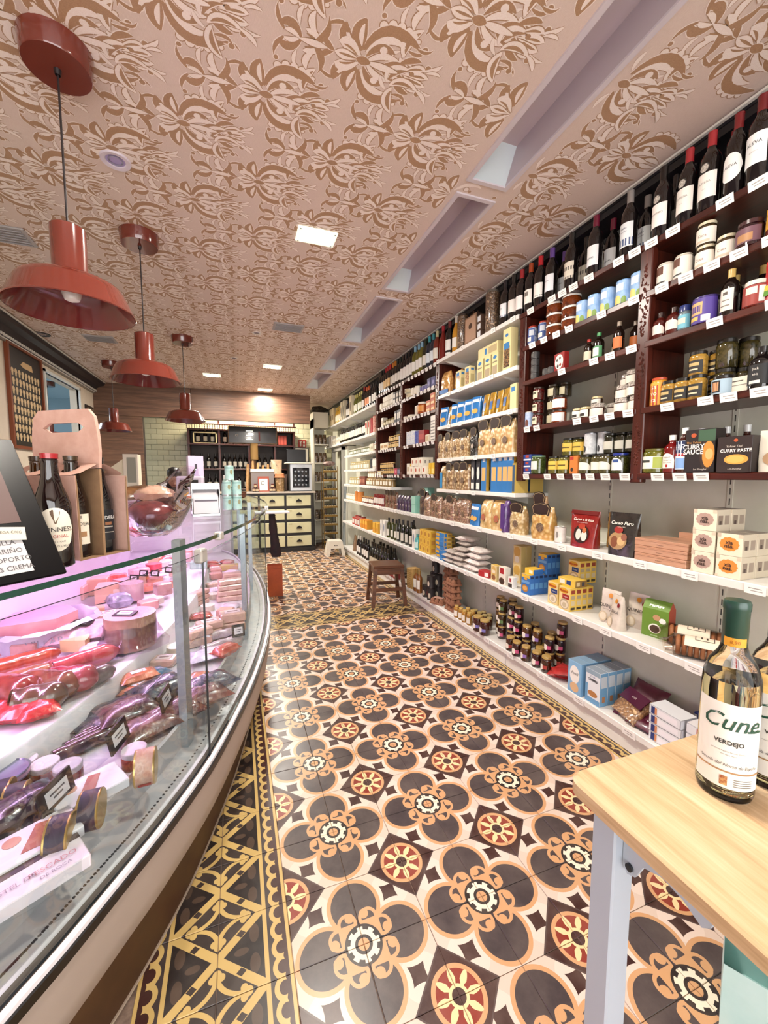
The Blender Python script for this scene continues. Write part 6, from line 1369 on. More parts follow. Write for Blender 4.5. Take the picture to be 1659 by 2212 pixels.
@cached
def vac(w, d, h, c, c2, seed=1, name='vacuum_pack', lab=None, ns=22):
    pr = sack(w, d, h, c, c2, seed, name)
    me = pr[1].copy(); me.materials.clear(); me.materials.append(mat(c, .25, coat=.4, col2=c2, nscale=ns, bump=.005, bscale=40))
    ks = ()
    if lab: ks = (K('label', G().box(-w * .2, w * .2, -d * .16, d * .16, h * 1.01, h * 1.03).mesh('label', [pap(lab)])),)
    return K(name, me, ks)
@cached
def wedge(r, ang, h, c, rind, name='cheese_wedge'):
    n = 6; pts = [(0, 0)] + [(r * cos(ang * (k / n - .5)), r * sin(ang * (k / n - .5))) for k in range(n + 1)]
    g = G(); g.prism(pts, 'z', 0, h); 
    for i in range(3, 3 + n): g.mi[i] = 1
    return K(name, g.mesh(name, [mat(c, .35, coat=.5, col2=None), mat(rind, .5, coat=.3)]))
@cached
def block(w, d, h, c, c2=None, name='cheese_block', lab=None, wrap=True):
    g = G().box(-w / 2, w / 2, -d / 2, d / 2, 0, h, 0, .006)
    ks = ()
    if lab: ks = (K('label', G().box(-w * .3, w * .3, -d * .3, d * .3, h + .0003, h + .0015).mesh('label', [pap(lab)]), (K('print_line', G().box(-w * .2, w * .2, -d * .06, d * .06, h + .0016, h + .002).mesh('print_line', [pap('#7a5a50')])),)),)
    return K(name, g.mesh(name, [mat(c, .25, coat=.6, col2=c2, nscale=18)]), ks)
def cased(pr, loc, rz, label, cat, group=None, rot=None, scale=None): return inst(pr, loc, rz, label, cat, group, rot, scale)
tang = -1.05     # direction of the counter front near the camera
# price frames on the glass divider
dv = ribbon([(.262, .531), (.262, .63), (.266, .63), (.266, .531)], 6, idx(1.0), closed=True)
put('glass_divider', dv.mesh('glass_divider', [M_GLASS]), label='low glass divider strip standing on the front deck of the counter', cat='divider')
def price(loc, rz, label, w=.10, h=.065, flat=False):
    g = G().box(-w / 2, w / 2, -.003, .003, -h / 2, h / 2)
    f = G().box(-w * .33, w * .33, -.0042, -.003, -h * .27, h * .27); t = G().box(-w * .22, w * .22, -.0048, -.0042, h * .06, h * .12).box(-w * .14, w * .14, -.0048, -.0042, -h * .1, -h * .04)
    pr = K('price_sign', g.mesh('price_sign', [mat('#17110f', .4)]), (K('price_card', f.mesh('price_card', [pap('#d9d4d6')]), (K('print_line', t.mesh('print_line', [pap('#5a5456')])),)),))
    return inst(pr, loc, rz, label, 'sign', 'price signs in the counter', rot=(radians(-90 + 8), 0, rz) if flat else (radians(-12), 0, rz))
def dsurf(y, d): i = idx(y); return ofs(i, d), atan2(FN[i][1], FN[i][0])
for (px_loc, y, lb) in (((-0.739, 0.097, 0.600), .1, 'black framed price sign nearest the camera inside the counter'), ((-0.658, 0.297, 0.600), .35, 'black framed price sign in the middle of the glass divider'), ((-0.559, 0.472, 0.600), .55, 'black framed price sign before the aluminium upright')):
    i = idx(y); a = atan2(FN[i][1], FN[i][0]); price((px_loc[0], px_loc[1], .605), a - pi / 2 + .12, lb)
# front row: tins, jars and boxes
ch = can(.043, .045, '#2b2233', '#3c3048', rim='#b9985a', bands=((.15, .85, '#b08a6a', .5, 0, None), (.3, .7, '#3a2c3c', .9, 2.4, None)), txt='CHATKA', tsize=.016, tcol='#d9c49a', name='crab_tin')
for q, lb in (((-0.673, -0.011, 0.575), 'black and gold crab tin on its rim, nearer the camera'), ((-0.634, 0.050, 0.575), 'black and gold crab tin on its rim, farther one')):
    inst(ch, (q[0], q[1], .574), 0, lb, 'tin', 'black and gold crab tins', rot=(radians(90), radians(0), tang - .5))
inst(can(.046, .05, '#c9a89a', '#b98474', rim='#c9a86a', bands=((.2, .8, '#b5483c', .5, .6, None),), txt='CHATKA', tsize=.016, tcol='#4a3a58', name='crab_tin'), (-0.539, 0.167, 0.577), 0, 'pale red crab tin on its rim', 'tin', rot=(radians(90), 0, tang - .45))
pas = carton(.17, .11, .028, '#e2d6e0', name='pate_box', prints=(), bev=.002)
o = inst(pas, (-0.721, -0.082, 0.545), tang + 1.62, 'white and dark fish pâté box nearest the camera', 'box')
put('dark_stripe', G().box(-.085, .085, .012, .052, .0283, .029).mesh('dark_stripe', [pap('#3a2c30')]), parent=o)
put('emblem', G().lathe([(.011, .0291), (.011, .0296), (0, .0296)], 12, cx=-.055, cy=.034).mesh('emblem', [pap('#c98a84')]), parent=o)
for (s_, sz, x, y, c_) in (('PASTEL DE', .016, -.035, -.022, '#9a8a98'), ('PESCADO', .018, .03, -.022, '#c98a90'), ('DE ROCA', .012, .03, -.042, '#9a8a98')):
    me = text(s_, sz, pap(c_)); ob = put('lettering', me, (x, y, .0296), 0, o, rot=(radians(-90), 0, 0))
wbx = carton(.15, .10, .024, '#e2dde4', name='fish_box', bev=.002)
for k, q in enumerate(((-0.700, 0.172, 0.550), (-0.684, 0.131, 0.575), (-0.761, 0.034, 0.550), (-0.744, -0.003, 0.575))):
    o = inst(wbx, (q[0], q[1], .5315 + .0245 * (k % 2)), tang + 1.62, ['lower', 'upper'][k % 2] + ' white box with carrot picture, ' + ('farther' if k < 2 else 'nearer') + ' pair', 'box', 'white boxes with carrot picture')
    put('picture', G().prism([(-.03, -.03), (.0, -.035), (.035, .03), (.01, .04)], 'z', .0243, .025).mesh('picture', [pap('#a8604a')]), parent=o)
    put('picture', G().lathe([(.016, .0243), (.016, .025), (0, .025)], 12, cx=-.035, cy=.02).mesh('picture', [pap('#c08a74')]), parent=o)
pj2 = jar(.034, .05, '#a8402c', '#7a2014', lid='#c4bcc0', lab=None, lidh=.3, neck=.98)
for q in ((-0.888, 0.306, 0.575), (-0.827, 0.274, 0.575), (-0.764, 0.242, 0.575), (-0.610, 0.257, 0.575)): inst(pj2, (q[0], q[1], .5305), 0, 'small red preserve jar with embossed silver lid in the counter', 'jar', 'silver lid jars in the counter')
bj = can(.04, .045, '#16121a', '#221c26', rim='#b59a5c', bands=((.2, .8, '#c9c2d0', .6, .4, None),), name='pate_tin')
for k, q in enumerate(((-0.858, 0.179, 0.570), (-0.816, 0.153, 0.570))): inst(bj, q, 0, 'black rimmed tin lying on its side beside the silver lid jars', 'tin', 'black tins on their sides', rot=(radians(90), 0, tang - .4))
inst(can(.05, .02, '#b9b0d0', '#c98aa0', rim='#8a86a0', name='cheese_tin'), (-0.898, 0.245, 0.575), .3, 'flat lilac tin with pink print by the silver lid jars', 'tin')
dk = vac(.15, .10, .05, '#1c1420', '#3a2a38', seed=91)
for k, q in enumerate(((-0.816, 0.068, 0.560), (-0.812, 0.100, 0.560))): inst(dk, (q[0], q[1], .531 + .03 * k), tang + 1.5 + .3 * k, ['lower', 'upper'][k] + ' black vacuum pack close to the near end of the counter', 'packet')
# dark dry sausages and vacuum packs on the front deck
ds = salami(.17, .021, '#34202c', '#5a3c44', '#4a2c34', '#8a6468', seed=3)
for k, q in enumerate(((-0.760, 0.382, 0.550), (-0.744, 0.416, 0.560), (-0.729, 0.445, 0.570), (-0.719, 0.470, 0.580))):
    inst(ds, (q[0], q[1], .5305 + .001 * k), tang + 1.62 + .05 * k, ['first', 'second', 'third', 'fourth'][k] + ' dark dry sausage counted from the silver lid jars', 'sausage', 'dark dry sausages')
for k, (q, w, c, c2, a, lb) in enumerate([((-0.710, 0.551, 0.560), .2, '#20182a', '#3c2c40', .3, 'dark blue-black vacuum pack behind the dry sausages'), ((-0.678, 0.499, 0.620), .17, '#6a4448', '#3a2228', .2, 'crinkled maroon vacuum pack on the dark one'),
        ((-0.629, 0.650, 0.580), .2, '#1e1a1c', '#3a3230', .5, 'black vacuum pack under the price sign by the upright'), ((-0.602, 0.632, 0.620), .18, '#22252c', '#444a55', .4, 'slate vacuum pack of black pudding in front of the upright'),
        ((-0.602, 0.408, 0.560), .19, '#7a5048', '#4c2c28', .3, 'brown crinkled pack of cured meat before the upright'), ((-0.543, 0.467, 0.570), .2, '#74403c', '#46211f', .2, 'dark red pack of cured meat beside the upright'),
        ((-0.433, 0.637, 0.570), .19, '#2c2f3c', '#555a68', .3, 'slate blue vacuum pack right of the upright'), ((-0.447, 0.546, 0.560), .17, '#4a2c2c', '#7a5048', .2, 'maroon crinkled pack right of the upright'),
        ((-0.741, 0.478, 0.580), .12, '#15121a', '#4a4450', .9, 'small black pack with white dots near the ledge')]):
    inst(vac(w, .13, .05, c, c2, seed=100 + k), (q[0], q[1], .5305 + .02 * (k in (1, 3))), tang + 1.3 + a, lb, 'packet')
for k, (q, c, c2, lab, lb) in enumerate([((-0.758, 0.771, 0.600), '#2a5070', '#4a7a98', None, 'blue smoked salmon pack at the left'), ((-0.693, 0.737, 0.620), '#b05a40', '#d08464', '#d9d4e0', 'orange smoked salmon pack with white ticket'), ((-0.662, 0.799, 0.610), '#2c4c6a', '#557c98', None, 'blue smoked salmon pack next to the orange one'), ((-0.685, 0.700, 0.580), '#b8644a', '#d48c6c', '#d9d4e0', 'orange salmon pack with white ticket nearer the ledge'), ((-0.481, 0.685, 0.580), '#b06048', '#d08a6c', None, 'orange salmon pack right of the upright'), ((-0.755, 0.856, 0.620), '#b4584a', '#e08a74', None, 'curled coral salmon piece behind the blue packs')]):
    inst(vac(.13, .08, .04, c, c2, seed=120 + k, lab=lab, ns=16), (q[0], q[1], .5308 + .03 * (k == 1)), tang + 1.2 + .3 * k, lb, 'packet', 'smoked salmon packs')
# rear deck: cured sausages near the camera
RD = .622
for k, (q, L, r, c, c2, cut, cut2, a, lb) in enumerate([
        ((-1.090, 0.841, 0.660), .22, .036, '#8a3420', '#b0543a', '#c86a5a', '#e0a090', 0.1, 'half chorizo with orange-red skin, back left'),
        ((-0.869, 0.773, 0.660), .22, .038, '#a83a40', '#c05a5c', '#d0606a', '#e8a4a4', 0.15, 'pink cut salami beside the mortadella'),
        ((-1.004, 0.715, 0.660), .30, .034, '#b05058', '#c87078', '#c86068', '#e0a0a0', .05, 'long pink wrapped salami across the middle'),
        ((-1.038, 0.668, 0.655), .26, .036, '#7a4a30', '#a06a48', '#9c3a2a', '#d08a70', .12, 'mottled brown salami in front of the pink one'),
        ((-0.904, 0.576, 0.660), .16, .046, '#8c4a34', '#6a3424', '#b04a34', '#dc9a7c', -.9, 'thick chorizo with speckled cut face turned outwards'),
        ((-0.856, 0.598, 0.660), .15, .044, '#8a2434', '#a83c48', '#9c2438', '#c85a68', -.7, 'beef salami with wine-red cut face'),
        ((-1.005, 0.557, 0.660), .15, .052, '#8c3a30', '#6a2420', '#a02c28', '#d88a74', -.9, 'big red chorizo with marbled cut face at the near end'),
        ((-0.911, 0.498, 0.650), .14, .042, '#4a2c22', '#6a4434', '#8a5a44', '#c09a80', -.4, 'dark brown cured sausage in clear film'),
        ((-0.804, 0.628, 0.650), .13, .03, '#5a4a48', '#8a7a78', '#a8a0a8', '#d8d0d8', .2, 'short grey sausage with foil end')]):
    inst(salami(L, r, c, c2, cut, cut2, seed=k + 5, ts=90), (q[0], q[1], RD), tang + 1.55 + a, lb, 'sausage', 'cured sausages on the rear deck')
for k, q in enumerate(((-0.955, 0.464, 0.640), (-1.015, 0.534, 0.640), (-0.907, 0.467, 0.640))): inst(vac(.13, .1, .05, '#9c1c20', '#c84044', seed=140 + k), (q[0], q[1], RD), tang + 1 + k, ['bright red vacuum pack at the ledge', 'red vacuum pack at the near end of the ledge', 'red vacuum pack under the brown sausage'][k], 'packet')
# mortadella, ham, wrapped meats
def disc_block(r, h, side, side2, top, top2, name, ts=120):
    g = G().lathe([(0, 0), (r, 0), (r, h), (0, h)], 30, mis=[0, 0, 1])
    return K(name, g.mesh(name, [mat(side, .3, coat=.5, col2=side2, nscale=14), speck(top, top2, ts, .42)]))
mq = (-0.731, 0.875, 0.620)
inst(disc_block(.098, .14, '#b9907c', '#a07664', '#e6b4bc', '#cc8a92', 'mortadella'), (mq[0] - .03, mq[1] + .09, .628), 0, 'big round mortadella with pink speckled top', 'meat')
price((mq[0] - .045, mq[1] + .075, .773), -.35, 'black framed price sign lying on the mortadella', .085, .05, True)
wrp = G(); r2 = random.Random(4)
for i in range(5):
    for k in range(24):
        a = 2 * pi * k / 24; rr = (.102 + .05 * (1 - i / 4) ** 2) + r2.uniform(-.008, .008) * (1 if i < 3 else .3)
        wrp.v.append((rr * cos(a), rr * sin(a), .004 + .024 * i + r2.uniform(-.004, .004)))
for i in range(4):
    for k in range(24):
        a = i * 24 + k; b = i * 24 + (k + 1) % 24; wrp.f.append([a, b, b + 24, a + 24]); wrp.mi.append(0); wrp.sm.append(True)
put('plastic_wrap', wrp.mesh('plastic_wrap', [thin_glass('wrap_film', '#efe6f2', .8)]), (mq[0] - .03, mq[1] + .09, .63), label='clear plastic wrap pulled down around the mortadella', cat='wrap')
hq = (-1.144, 1.115, 0.660)
hb = G().prism([(-.13, -.09), (.06, -.11), (.14, -.02), (.11, .1), (-.1, .11)], 'z', 0, .12); hb.mi[1] = 1
inst(K('cooked_ham', hb.mesh('cooked_ham', [mat('#c89490', .35, coat=.4, col2='#b87e7c', nscale=10), mat('#e0a8bc', .35, coat=.3, col2='#d698ae', nscale=8)])), (hq[0], hq[1], .636), .35, 'cut pink cooked ham block in an open white wrapper', 'meat')
bgm = G(); r2 = random.Random(8)
for i in range(5):
    for k in range(28):
        a = 2 * pi * k / 28; rr = (.155, .175, .19, .20, .215)[i] + r2.uniform(-.012, .012)
        bgm.v.append((rr * cos(a) * 1.05, rr * sin(a) * .95, (.003, .05, .085, .10, .085)[i] + r2.uniform(-.01, .01) * (i > 0)))
for i in range(4):
    for k in range(28):
        a = i * 28 + k; b = i * 28 + (k + 1) % 28; bgm.f.append([a, b, b + 28, a + 28]); bgm.mi.append(0); bgm.sm.append(True)
o = put('ham_wrapper', bgm.mesh('ham_wrapper', [mat('#d8cfe0', .3, coat=.5, col2='#bdb2cc', nscale=8)]), (hq[0], hq[1], .636), .35, label='white printed plastic bag folded down around the cooked ham', cat='bag')
put('lettering', text('VILLAR', .04, pap('#8a8290')), (.02, -.178, .045), 0, o, rot=(radians(-15), 0, 0))
vq = (-0.966, 1.060, 0.650)
inst(vac(.24, .17, .09, '#b98a94', '#d8b4c0', seed=151, ns=40), (vq[0], vq[1], .625), .2, 'film-wrapped marbled head cheese beside the cooked ham', 'meat')
price((vq[0], vq[1] - .01, .722), -.35, 'black framed price sign lying on the head cheese', .085, .05, True)
# cheeses further back
CH = [((-1.076, 1.620, 0.660), 'w', .16, 1.0, .09, '#d8a890', '#b98a74', 1.2, 'large peach-coloured cheese wedge behind the head cheese'), ((-0.993, 1.648, 0.670), 'w', .13, .8, .07, '#e4c0b0', '#c9a090', .3, 'pale cheese wedge leaning on the peach one'), ((-1.241, 1.781, 0.680), 'b', .16, .1, .08, '#d0a898', None, 0, 'tan cheese block at the back left'),
    ((-1.252, 1.845, 0.720), 'b', .15, .12, .09, '#b0a0c8', '#d4c8e0', .2, 'cheese wrapped in lilac paper'), ((-1.128, 1.879, 0.700), 'b', .11, .11, .10, '#c89a80', None, .1, 'orange-brown cheese cube beside the lilac paper'), ((-0.936, 1.525, 0.660), 'v', .12, .1, .08, '#6c6878', '#b4acc4', .4, 'grey foil-wrapped bundle behind the head cheese'),
    ((-0.906, 1.672, 0.660), 'd', .062, .10, 0, '#c8a4a8', '#b48c90', 0, 'round fresh cheese in a fluted mould'), ((-0.751, 1.718, 0.660), 'b', .085, .08, .075, '#c49a92', '#a87c76', .5, 'small rind cheese block with rounded back'), ((-0.863, 1.870, 0.660), 'd', .05, .03, 0, '#b8584a', '#d0846c', 0, 'flat orange cheese tub, left one'), ((-0.851, 2.065, 0.660), 'd', .05, .03, 0, '#b85a48', '#d0846c', 0, 'flat orange cheese tub, right one'),
    ((-0.971, 1.832, 0.680), 'w', .13, .7, .07, '#d8a0a0', '#b87c78', 2.0, 'pinkish cheese wedge behind the fresh cheese'), ((-0.729, 1.893, 0.660), 'd', .045, .03, 0, '#b4624c', '#d08c6c', 0, 'orange cheese tub by the upright'),
    ((-1.234, 2.376, 0.700), 'b', .13, .09, .06, '#5a78b8', '#7a94cc', .3, 'blue wrapped packet at the back of the counter'), ((-1.092, 2.174, 0.700), 'b', .10, .08, .05, '#c04c40', '#d88070', .2, 'red wrapped packet next to the blue one'), ((-0.999, 2.339, 0.700), 'b', .12, .08, .05, '#e0bcb8', '#d0a0a0', .6, 'pink packet at the back of the counter'),
    ((-0.918, 2.428, 0.700), 'd', .055, .06, 0, '#a83040', '#c8505c', 0, 'red jelly tub standing at the back')]
for (q, t, a, b, c_, col, col2, rz, lb) in CH:
    pr = {'w': lambda: wedge(a, b, c_, col, col2), 'b': lambda: block(a, b, c_, col, col2), 'v': lambda: vac(a, b, c_, col, col2, seed=161), 'd': lambda: disc_block(a, b, col, col2, col, col2, 'soft_cheese')}[t]()
    inst(pr, (q[0], q[1], .6425), rz, lb, 'cheese' if t in 'wbd' else 'packet')
k = 0
LBN = ['label up', 'label tilted']
for (q, w, d_, h, rz, n, lb) in [((-0.468, 1.217, 0.640), .12, .08, .04, .3, 2, 'pale cheese pack with round stamp near the front glass, left'), ((-0.356, 1.270, 0.640), .13, .09, .05, .1, 2, 'pale cheese pack with round stamp near the front glass, right'), ((-0.515, 1.126, 0.640), .12, .08, .04, .5, 2, 'pale cheese pack by the aluminium upright'),
        ((-0.376, 1.844, 0.640), .16, .07, .035, .05, 4, 'stacked pale cheese bar near the far end'), ((-0.570, 1.794, 0.640), .16, .06, .03, .9, 3, 'slanted pale cheese bar in the middle'), ((-0.367, 2.394, 0.640), .14, .08, .03, 0, 2, 'flat pink ham pack near the far end'), ((-0.390, 2.798, 0.640), .15, .08, .05, 0, 1, 'yellow printed carton at the far end of the counter')]:
    for j in range(n):
        c0 = '#d8b4a4' if 'yellow' not in lb else '#cdb75a'
        inst(block(w, d_, h, c0, '#c9a294', lab='#e0cfc8' if 'stamp' in lb or 'upright' in lb else None), (q[0] + .004 * j, q[1] + .006 * j, (.6305 if q[0] < -.6 else .5305) + (h + .0008) * j), rz + .06 * j, lb + (['', ', second layer', ', third layer', ', top layer'][j]), 'cheese' if 'carton' not in lb else 'carton', 'pale cheese packs')
for k_, q in enumerate(((-0.422, 1.159, 0.600), (-0.397, 1.033, 0.600))): inst(salami(.2, .022, '#9c8c90', '#c9bcc0', '#b89aa0', '#d8c4c8', seed=30 + k_), (q[0], q[1], .5305), tang + 1.5, ['upper', 'lower'][k_] + ' white-moulded sausage by the front glass', 'sausage')
inst(vac(.12, .08, .04, '#8ab0c4', '#d8d4e0', seed=171), (-0.519, 1.129, 0.545), .4, 'pack with turquoise label beside the upright', 'packet')
inst(vac(.12, .07, .05, '#a84038', '#d07868', seed=172), (-0.379, 0.910, 0.545), .8, 'glossy red chorizo ring pack near the front glass', 'packet')
inst(vac(.18, .12, .03, '#c4bccc', '#e0d8e8', seed=173), (-0.454, 0.923, 0.540), .3, 'clear empty-looking film pack near the front glass', 'packet')
inst(block(.12, .07, .06, '#8aa89a', '#b4ccc0', name='plastic_tub'), (-0.598, 2.332, 0.660), .0, 'clear green plastic tub at the back of the counter', 'tub')
inst(jar(.035, .09, '#c8a4a4', lid='#c88a80', lab=None), (-0.701, 2.661, 0.660), 0, 'jar with pink lid at the back of the counter', 'jar')
for k_, q in enumerate(((-0.835, 1.986, 0.740), (-0.763, 2.064, 0.740), (-0.935, 1.887, 0.740), (-0.907, 2.013, 0.740))): price((q[0], q[1], .72), -.5, ['black ticket above the orange tubs', 'black ticket beside the upright', 'black ticket behind fresh cheese', 'black ticket before the red jelly tub'][k_], .06, .04)
price((-0.323, 1.056, 0.600), .2, 'black framed price sign leaning near the far front glass', .06, .06)

# fill the remaining trays with small packs and cheeses
r4 = random.Random(77); used = [(o.location.x, o.location.y) for o in COL.objects if o.get('category') and -1.6 < o.location.x < 0 and .5 < o.location.z < .75]
SM = [(block(.10, .07, .035, '#d9b8a6', '#caa392', lab='#e2d4cc'), 'pale labelled cheese pack', 'cheese'), (vac(.12, .08, .035, '#8c3a34', '#b8665a', seed=301), 'red sliced-meat pack', 'packet'), (wedge(.10, .8, .05, '#e0bd8e', '#b98d5a'), 'small golden cheese wedge', 'cheese'), (block(.09, .07, .05, '#d8a29a', '#c48c86'), 'pink cold-cut block', 'meat'), (vac(.11, .08, .03, '#c9b4c4', '#e4d6e0', seed=302), 'clear film pack', 'packet'), (disc_block(.04, .032, '#e6d8c8', '#d4c2b0', '#eee2d4', '#e0d0be', 'soft_cheese'), 'small round white cheese', 'cheese')]
for (d0, d1, y0, y1, zb, wh) in ((.20, .40, .85, 3.1, .531, 'on the front deck'), (.58, .97, .75, 3.1, .640, 'on the rear deck'), (.60, .95, -.2, .6, .640, 'on the near rear deck')):
    y = y0
    while y < y1:
        d = d0 + .05
        while d < d1:
            x_, y_ = ofs(idx(y), d); x_ += r4.uniform(-.012, .012); y_ += r4.uniform(-.012, .012)
            if all(math.hypot(x_ - a, y_ - b) > .105 for a, b in used):
                pr, lb, ct = r4.choice(SM); inst(pr, (x_, y_, zb), r4.uniform(-.5, .5), lb + ' ' + wh, ct, lb + ' ' + wh); used.append((x_, y_))
            d += .13
        y += .15

# ---------------------------------------------------------------- on top of the counter
GT = 1.171
def bl_(nm, glass, cap, lab, h, r, z0, z1, half, txt=(), extra=(), shape=None): return bottle(glass=glass, cap=cap, lab=lab, h=h, r=r, z0=z0, z1=z1, half=half, shape=shape, txt=txt or None, extra=extra, name='beer_bottle', capfrac=.955, name_cap='crown_cap')
gn = bl_('g', '#170b0b', '#9c2028', '#e4dccb', .235, .0325, .035, .125, 1.05, (('GUINNESS', .0135, .0, '#241a16', 0.), ('ORIGINAL', .0095, -.014, '#b0402c', 0.), ('EXTRA STOUT', .005, -.025, '#3a2c24', 0.), ('DARK AND LIVELY', .0055, -.034, '#2c221c', 0.)), shape='oval')
def harp(o):
    g = G(); r = .0333
    P = [(-.008, .118), (-.004, .121), (.009, .117), (.0085, .112), (.002, .092), (-.001, .092), (-.003, .1), (-.0075, .112)]
    g.add([(r * sin(x / r), -r * cos(x / r), z) for x, z in P], [tuple(range(len(P)))]); put('harp_emblem', g.mesh('harp_emblem', [pap('#5a3c1c')]), parent=o)
o = inst(gn, (-.672, -.003, GT), .42, 'stout bottle with red cap and oval cream label before the carrier', 'bottle'); harp(o)
inst(gn, (-.79, .045, GT), .4, 'stout bottle with red cap behind the black sign', 'bottle')
inst(bl_('d', '#1a0f0c', '#17110f', None, .25, .032, .03, .1, 1.), (-.835, .11, GT), .4, 'dark bottle with black cap behind the stout bottles', 'bottle')
M_CARD = mat('#c9a294', .7, col2='#bd9484', nscale=30); M_CARDI = mat('#8f6f50', .8, col2='#85664a', nscale=40)
cr_a = radians(-33); CX, CY = -.690, .150
car = empty('bottle_carrier', (CX, CY, GT), label='pinkish cardboard four-bottle beer carrier with handle slot', cat='carrier'); car.rotation_euler = (0, 0, cr_a)
hp_ = G(); o_ = [(-.095, .205), (.095, .205), (.10, .26), (.092, .325), (.075, .345), (-.075, .345), (-.092, .325), (-.10, .26)]
# handle panel with slot, built as a ring of quads
slot = [(-.05, .292), (.05, .292), (.062, .303), (.05, .314), (-.05, .314), (-.062, .303)]
def ringpanel(outer, inner, y0, y1, mi=0):
    import bisect
    g = G(); N = 24
    def samp(poly):
        cx = sum(q[0] for q in poly) / len(poly); cz = .303; out = []
        for k in range(N):
            a = 2 * pi * k / N; d = (cos(a), sin(a)); best = None
            for i in range(len(poly)):
                (x1, z1), (x2, z2) = poly[i], poly[(i + 1) % len(poly)]
                ex, ez = x2 - x1, z2 - z1; den = d[0] * ez - d[1] * ex
                if abs(den) < 1e-9: continue
                t = ((x1) * ez - (z1 - cz) * ex) / den; u = ((x1) * d[1] - (z1 - cz) * d[0]) / den
                if t > 0 and -1e-6 <= u <= 1 + 1e-6: best = t if best is None else max(best, t)
            out.append((d[0] * best, cz + d[1] * best))
        return out
    A, B = samp(outer), samp(inner)
    for y in (y0, y1):
        for P in (A, B): g.v += [(x, y, z) for x, z in P]
    for k in range(N):
        n = (k + 1) % N
        g.f += [[k, n, N + n, N + k], [2 * N + k, 3 * N + k, 3 * N + n, 2 * N + n], [k, 2 * N + k, 2 * N + n, n], [N + k, N + n, 3 * N + n, 3 * N + k]]; g.mi += [mi] * 4; g.sm += [False] * 4
    return g
put('handle_panel', ringpanel(o_, slot, -.004, .004).mesh('handle_panel', [M_CARD]), parent=car)
put('centre_board', G().box(-.095, .095, -.003, .003, .002, .206).mesh('centre_board', [M_CARDI]), parent=car)
for s_ in (-1, 1):
    put('side_wall', G().box(-.10, .10, s_ * .066 - .0012, s_ * .066 + .0012, .001, .19).mesh('side_wall', [M_CARD]), parent=car)
    ro = G(); y0, y1 = s_ * .066, s_ * .004
    for xx in (-.05, .05):   # shoulder with round neck holes
        N = 16; cy = s_ * .034; hw = .05
        def zz(y): return .19 + (.066 - abs(y)) / .062 * .03
        inn = [(xx + .0175 * cos(2 * pi * k / N), cy + .0175 * sin(2 * pi * k / N)) for k in range(N)]; out = []
        for k in range(N):
            a = 2 * pi * k / N; c_, q_ = cos(a), sin(a); t = min(hw / abs(c_) if abs(c_) > 1e-6 else 9, .031 / abs(q_) if abs(q_) > 1e-6 else 9); out.append((xx + c_ * t, cy + q_ * t))
        o0 = len(ro.v); ro.v += [(x, y, zz(y)) for x, y in out + inn]
        for k in range(N): ro.f.append([o0 + k, o0 + (k + 1) % N, o0 + N + (k + 1) % N, o0 + N + k]); ro.mi.append(0); ro.sm.append(False)
    put('shoulder', ro.mesh('shoulder', [M_CARD]), parent=car)
for x in (-.10, .10):
    for s_ in (-1, 1):
        pts = [(.066 * s_, .0), (.061 * s_, .0), (.062 * s_, .10), (.063 * s_, .16), (.065 * s_, .19), (.066 * s_, .19)]
        put('end_flap', G().prism(pts, 'x', x - .001, x + .001).mesh('end_flap', [M_CARDI]), parent=car)
put('base', G().box(-.10, .10, -.066, .066, .0005, .002).mesh('base', [M_CARDI]), parent=car)
bw_ = bl_('w', '#1c0f0a', '#3a2a16', '#ded4c2', .232, .0298, .03, .10, 1.0, (('BAILANDERA', .0115, .012, '#2a2420', 0.), ('TRIGO', .007, -.026, '#4a4038', 0.)), ((-.7, .7, .25, .42, '#9a7450'), (-.4, .4, .86, .95, '#8a8074')))
bk_ = bl_('k', '#0f0d10', '#17120f', '#15151c', .232, .0298, .03, .105, 1.0, (('BAILANDERA', .0115, .018, '#d8d6d2', 0.),), ((-.8, .8, .42, .46, '#9a948c'), (-.5, .9, .25, .28, '#8a847c'), (.2, .7, .5, .6, '#8a5a3c')))
ab_ = bl_('a', '#3c2008', '#3a2410', None, .232, .0298, .03, .1, 1.)
for (lx, ly, pr, lb) in ((.05, -.033, bw_, 'beer bottle with cream label in the carrier'), (.05, .033, bk_, 'beer bottle with black label in the carrier'), (-.05, -.033, ab_, 'amber capless-looking beer bottle poking out of the carrier'), (-.05, .033, ab_, 'amber beer bottle at the hidden side of the carrier')):
    inst(pr, (CX + lx * cos(cr_a) - ly * sin(cr_a), CY + lx * sin(cr_a) + ly * cos(cr_a), GT + .0025), cr_a + .95, lb, 'bottle')
# leaning black menu sign
a0 = atan2(.077, .066)
sg_ = G().box(-.26, 0, -.008, .0, 0, .29, 0, .002)
sgn = put('menu_sign', sg_.mesh('menu_sign', [mat('#0b090b', .3, spec=.15)]), (-.622, -.108, GT + .003), rot=(radians(-29), 0, a0), label='black leaning menu sign with white list at the near counter end', cat='sign')
put('brown_panel', G().box(-.25, -.04, -.0086, -.008, .112, .28).mesh('brown_panel', [pap('#4a2a26')]), parent=sgn)
put('white_list', G().box(-.25, -.05, -.0086, -.008, .016, .086).mesh('white_list', [pap('#b9b5b7')]), parent=sgn)
for (s_, z, x) in (('SARDINILLA', .074, -.095), ('TINTA ALBARIÑO', .058, -.105), ('TERNERA FOIE OPORTO', .042, -.115), ('VERDURAS CREMA', .026, -.10)): put('lettering', text(s_, .0125, pap('#4a4648'), z=z, x=x, y=-.0092), parent=sgn)
put('lettering', text('www.arribi.es', .014, pap('#d8d0cc'), z=.142, x=-.115, y=-.0092), parent=sgn)
pn = put('paper_note', G().box(-.03, .03, -.0005, .0005, 0, .024).mesh('paper_note', [pap('#cfc8b8')]), (-.075, -.0125, .078), parent=sgn, rot=(radians(8), .12, 0))
